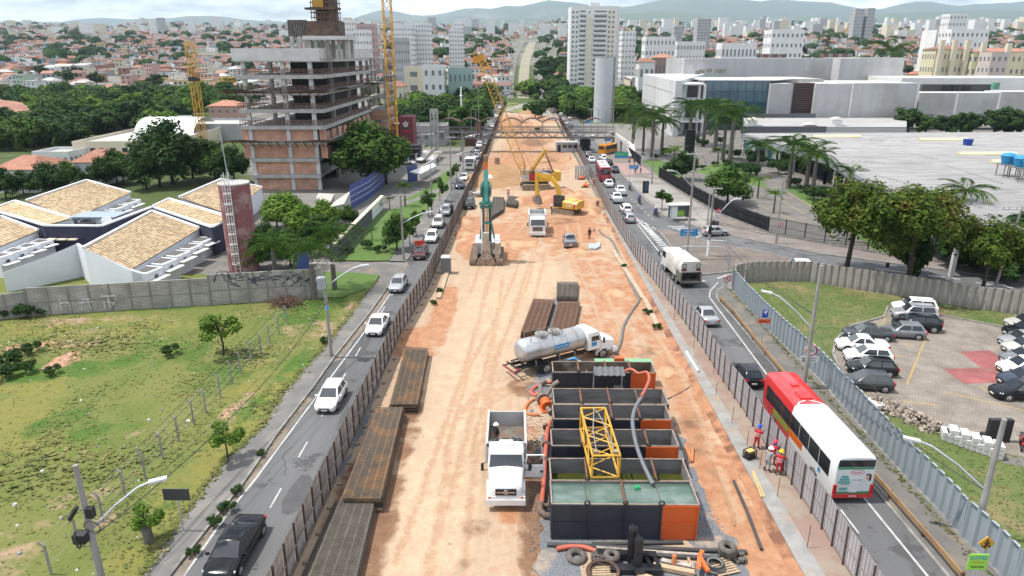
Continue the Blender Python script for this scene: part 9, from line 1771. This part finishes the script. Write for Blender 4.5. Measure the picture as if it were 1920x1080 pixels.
def person(p,pose,rz,shirt,trou,helm,label,extra=None,dz=0,name='person'):
 global HME
 me,hp=POSE[pose];r=thing('person',label,'person',(p.x,p.y,p.z+dz),rz);o=put('body',me,r)
 for i,m in((0,SH[shirt]),(1,SH[trou])):o.material_slots[i].link='OBJECT';o.material_slots[i].material=m
 if helm:
  h=hk.build('helmet',HL[helm],r,50)if HME is None else put('helmet',HME,r);HME=h.data;h.location=hp
  if h.material_slots[0].material!=HL[helm]:h.material_slots[0].link='OBJECT';h.material_slots[0].material=HL[helm]
 if extra=='stripes':b={'work':.25}.get(pose,0);k=MB();[k.loft([[Vector((.185*f*cos(t),.01+b*q+.15*f*sin(t),z+dz_))for t in[2*pi*i/12 for i in range(12)]]for dz_ in(-.025,.025)],cap=False)for z,f,q in((1.2,1.0,.22),(1.05,.95,.08))];k.build('reflective_stripe',WS,r)
 if extra=='hood':k=MB();k.cyl((0,hp[1]-.05,1.5),(0,hp[1]-.03,1.66),.13,.12,10);k.build('neck_hood',SH['blue'],r,60)
 return r
person(P(1417,841,.37),'work',-.9,'red','red','blue','worker in red overalls with a blue cap bending towards the hoarding','stripes');person(P(1437,884,.37),'work',-1.0,'grey','grey','white','worker in grey with a white helmet reaching to the hoarding');person(P(1446,872,.37),'work',-.8,'red','red','red','worker in red with a pinkish helmet, half hidden behind the grey-clad worker','hood');person(P(1459,891,.37),'work',-.5,'red','red','yellow','worker in red with a yellow helmet standing against the hoarding','stripes')
p=P(931,838,1.3);person(p,'stand',2.2,'black','khaki','white','worker in black with a white helmet standing in the tipper body',None,.0);person(P(953,370),'stand',2.9,'orange','black','white','worker in orange with a white helmet near the small dark cages','stripes');person(P(1011,373),'stand',1,'grey','grey','yellow','worker in grey with a yellow helmet before the crawler crane');person(P(1034,403),'stand',-1.2,'maroon','jeans','white','worker in maroon shirt and jeans with a white helmet beside the excavator');person(P(1105,449),'stand',.4,'black','maroon','black','worker in dark clothes near the galvanised steel heap');person(P(1113,351),'stand',1.2,'red','red','yellow','worker in red with a yellow helmet beside the shuttering panels');person(P(1120,393),'stand',0,'maroon','maroon',None,'person in dark red at the foot of the pink walkway')
for px,py,s,t,lb in((1180,308,'orange','black','pedestrian in an orange top beside the green sign post'),(1189,310,'black','black','pedestrian in black by the short railing fence'),(1191,327,'black','maroon','pedestrian in black on the pink tactile paving'),(1201,327,'black','blue','pedestrian in blue trousers on the pink tactile paving')):person(P(px,py,.14),'stride',random.uniform(0,6),s,t,None,lb)
def motorcycle(p,rz,m,label,name='motorcycle'):
 r=thing(name,label,'motorcycle',p,rz)
 for y in(.65,-.65):k=MB();k.torus((0,y,.3),.24,.06,(1,0,0),16,6);w_=k.build('wheel',TYRE,r,60);k=MB();k.cyl((-.03,y,.3),(.03,y,.3),.18,n=10);k.build('rim',RIM,w_)
 k=MB();k.bar((0,.65,.3),(0,.45,.95),.07);k.bar((0,-.65,.3),(0,.3,.5),.1);k.box((0,0,.42),(.26,.5,.32));k.build('frame',DARK,r);k=MB();k.loft([[Vector((x*w_,y,z))for x,z in((-1,.7),(1,.7),(.8,.88),(-.8,.88))]for y,w_ in((-.05,.1),(.2,.17),(.45,.08))]);k.box((0,.72,.62),(.13,.35,.05));k.build('fuel_tank',m,r,40);k=MB();k.box((0,-.35,.8),(.24,.7,.1));k.build('seat',DARK,r);k=MB();k.bar((-.36,.42,1.03),(.36,.42,1.03),.04);k.box((0,.52,.9),(.18,.12,.18));k.build('handlebar',DARK,r);k=MB();k.box((0,-.78,.75),(.16,.06,.08));k.build('tail_light',TAILL,r);return r
for px,py,rz,m,s,hc,lb in((1151,347,.05,PK,'black','black','beside the red city bus'),(1181,357,.15,PS,'grey','black','beside the white pickup'),(1199,382,.1,PK,'blue','blue','in the middle of the right road'),(1230,406,.35,PB,'blue','white','nearest the plaza kerb')):p=P(px,py,.01);motorcycle(p,rz,m,'motorcycle ridden '+lb);person(p,'ride',rz,s,'black',hc,'rider with a %s helmet on the motorcycle '%hc+lb,None,-.05)
motorcycle(P(1913,838),2.6,PR,'parked red motorcycle at the right photo edge');p=P(864,303);motorcycle(p,pi,PK,'motorcycle beside the white lorry on the left road');person(p,'ride',pi,'black','black','red','rider with a red helmet beside the white lorry',None,-.05);p=P(833,400);motorcycle(p+Vector((1.4,0,0)),pi,PK,'motorcycle squeezed between the silver off-roader and the hoarding');person(p+Vector((1.4,0,0)),'ride',pi,'black','black','black','rider in black between the silver off-roader and the hoarding',None,-.05)
hz=MB();hz.box((0,6600,598),(40000,13600,1198));o=hz.build('haze',[],None);m=bpy.data.materials.new('air');m.use_nodes=True;n=m.node_tree.nodes;n.remove(n['Principled BSDF']);v=n.new('ShaderNodeVolumePrincipled');v.inputs['Color'].default_value=(.66,.83,1,1);v.inputs['Density'].default_value=6.5e-5;v.inputs['Anisotropy'].default_value=.2;m.node_tree.links.new(v.outputs[0],n['Material Output'].inputs['Volume']);o.data.materials.append(m);struct(o,'stuff')
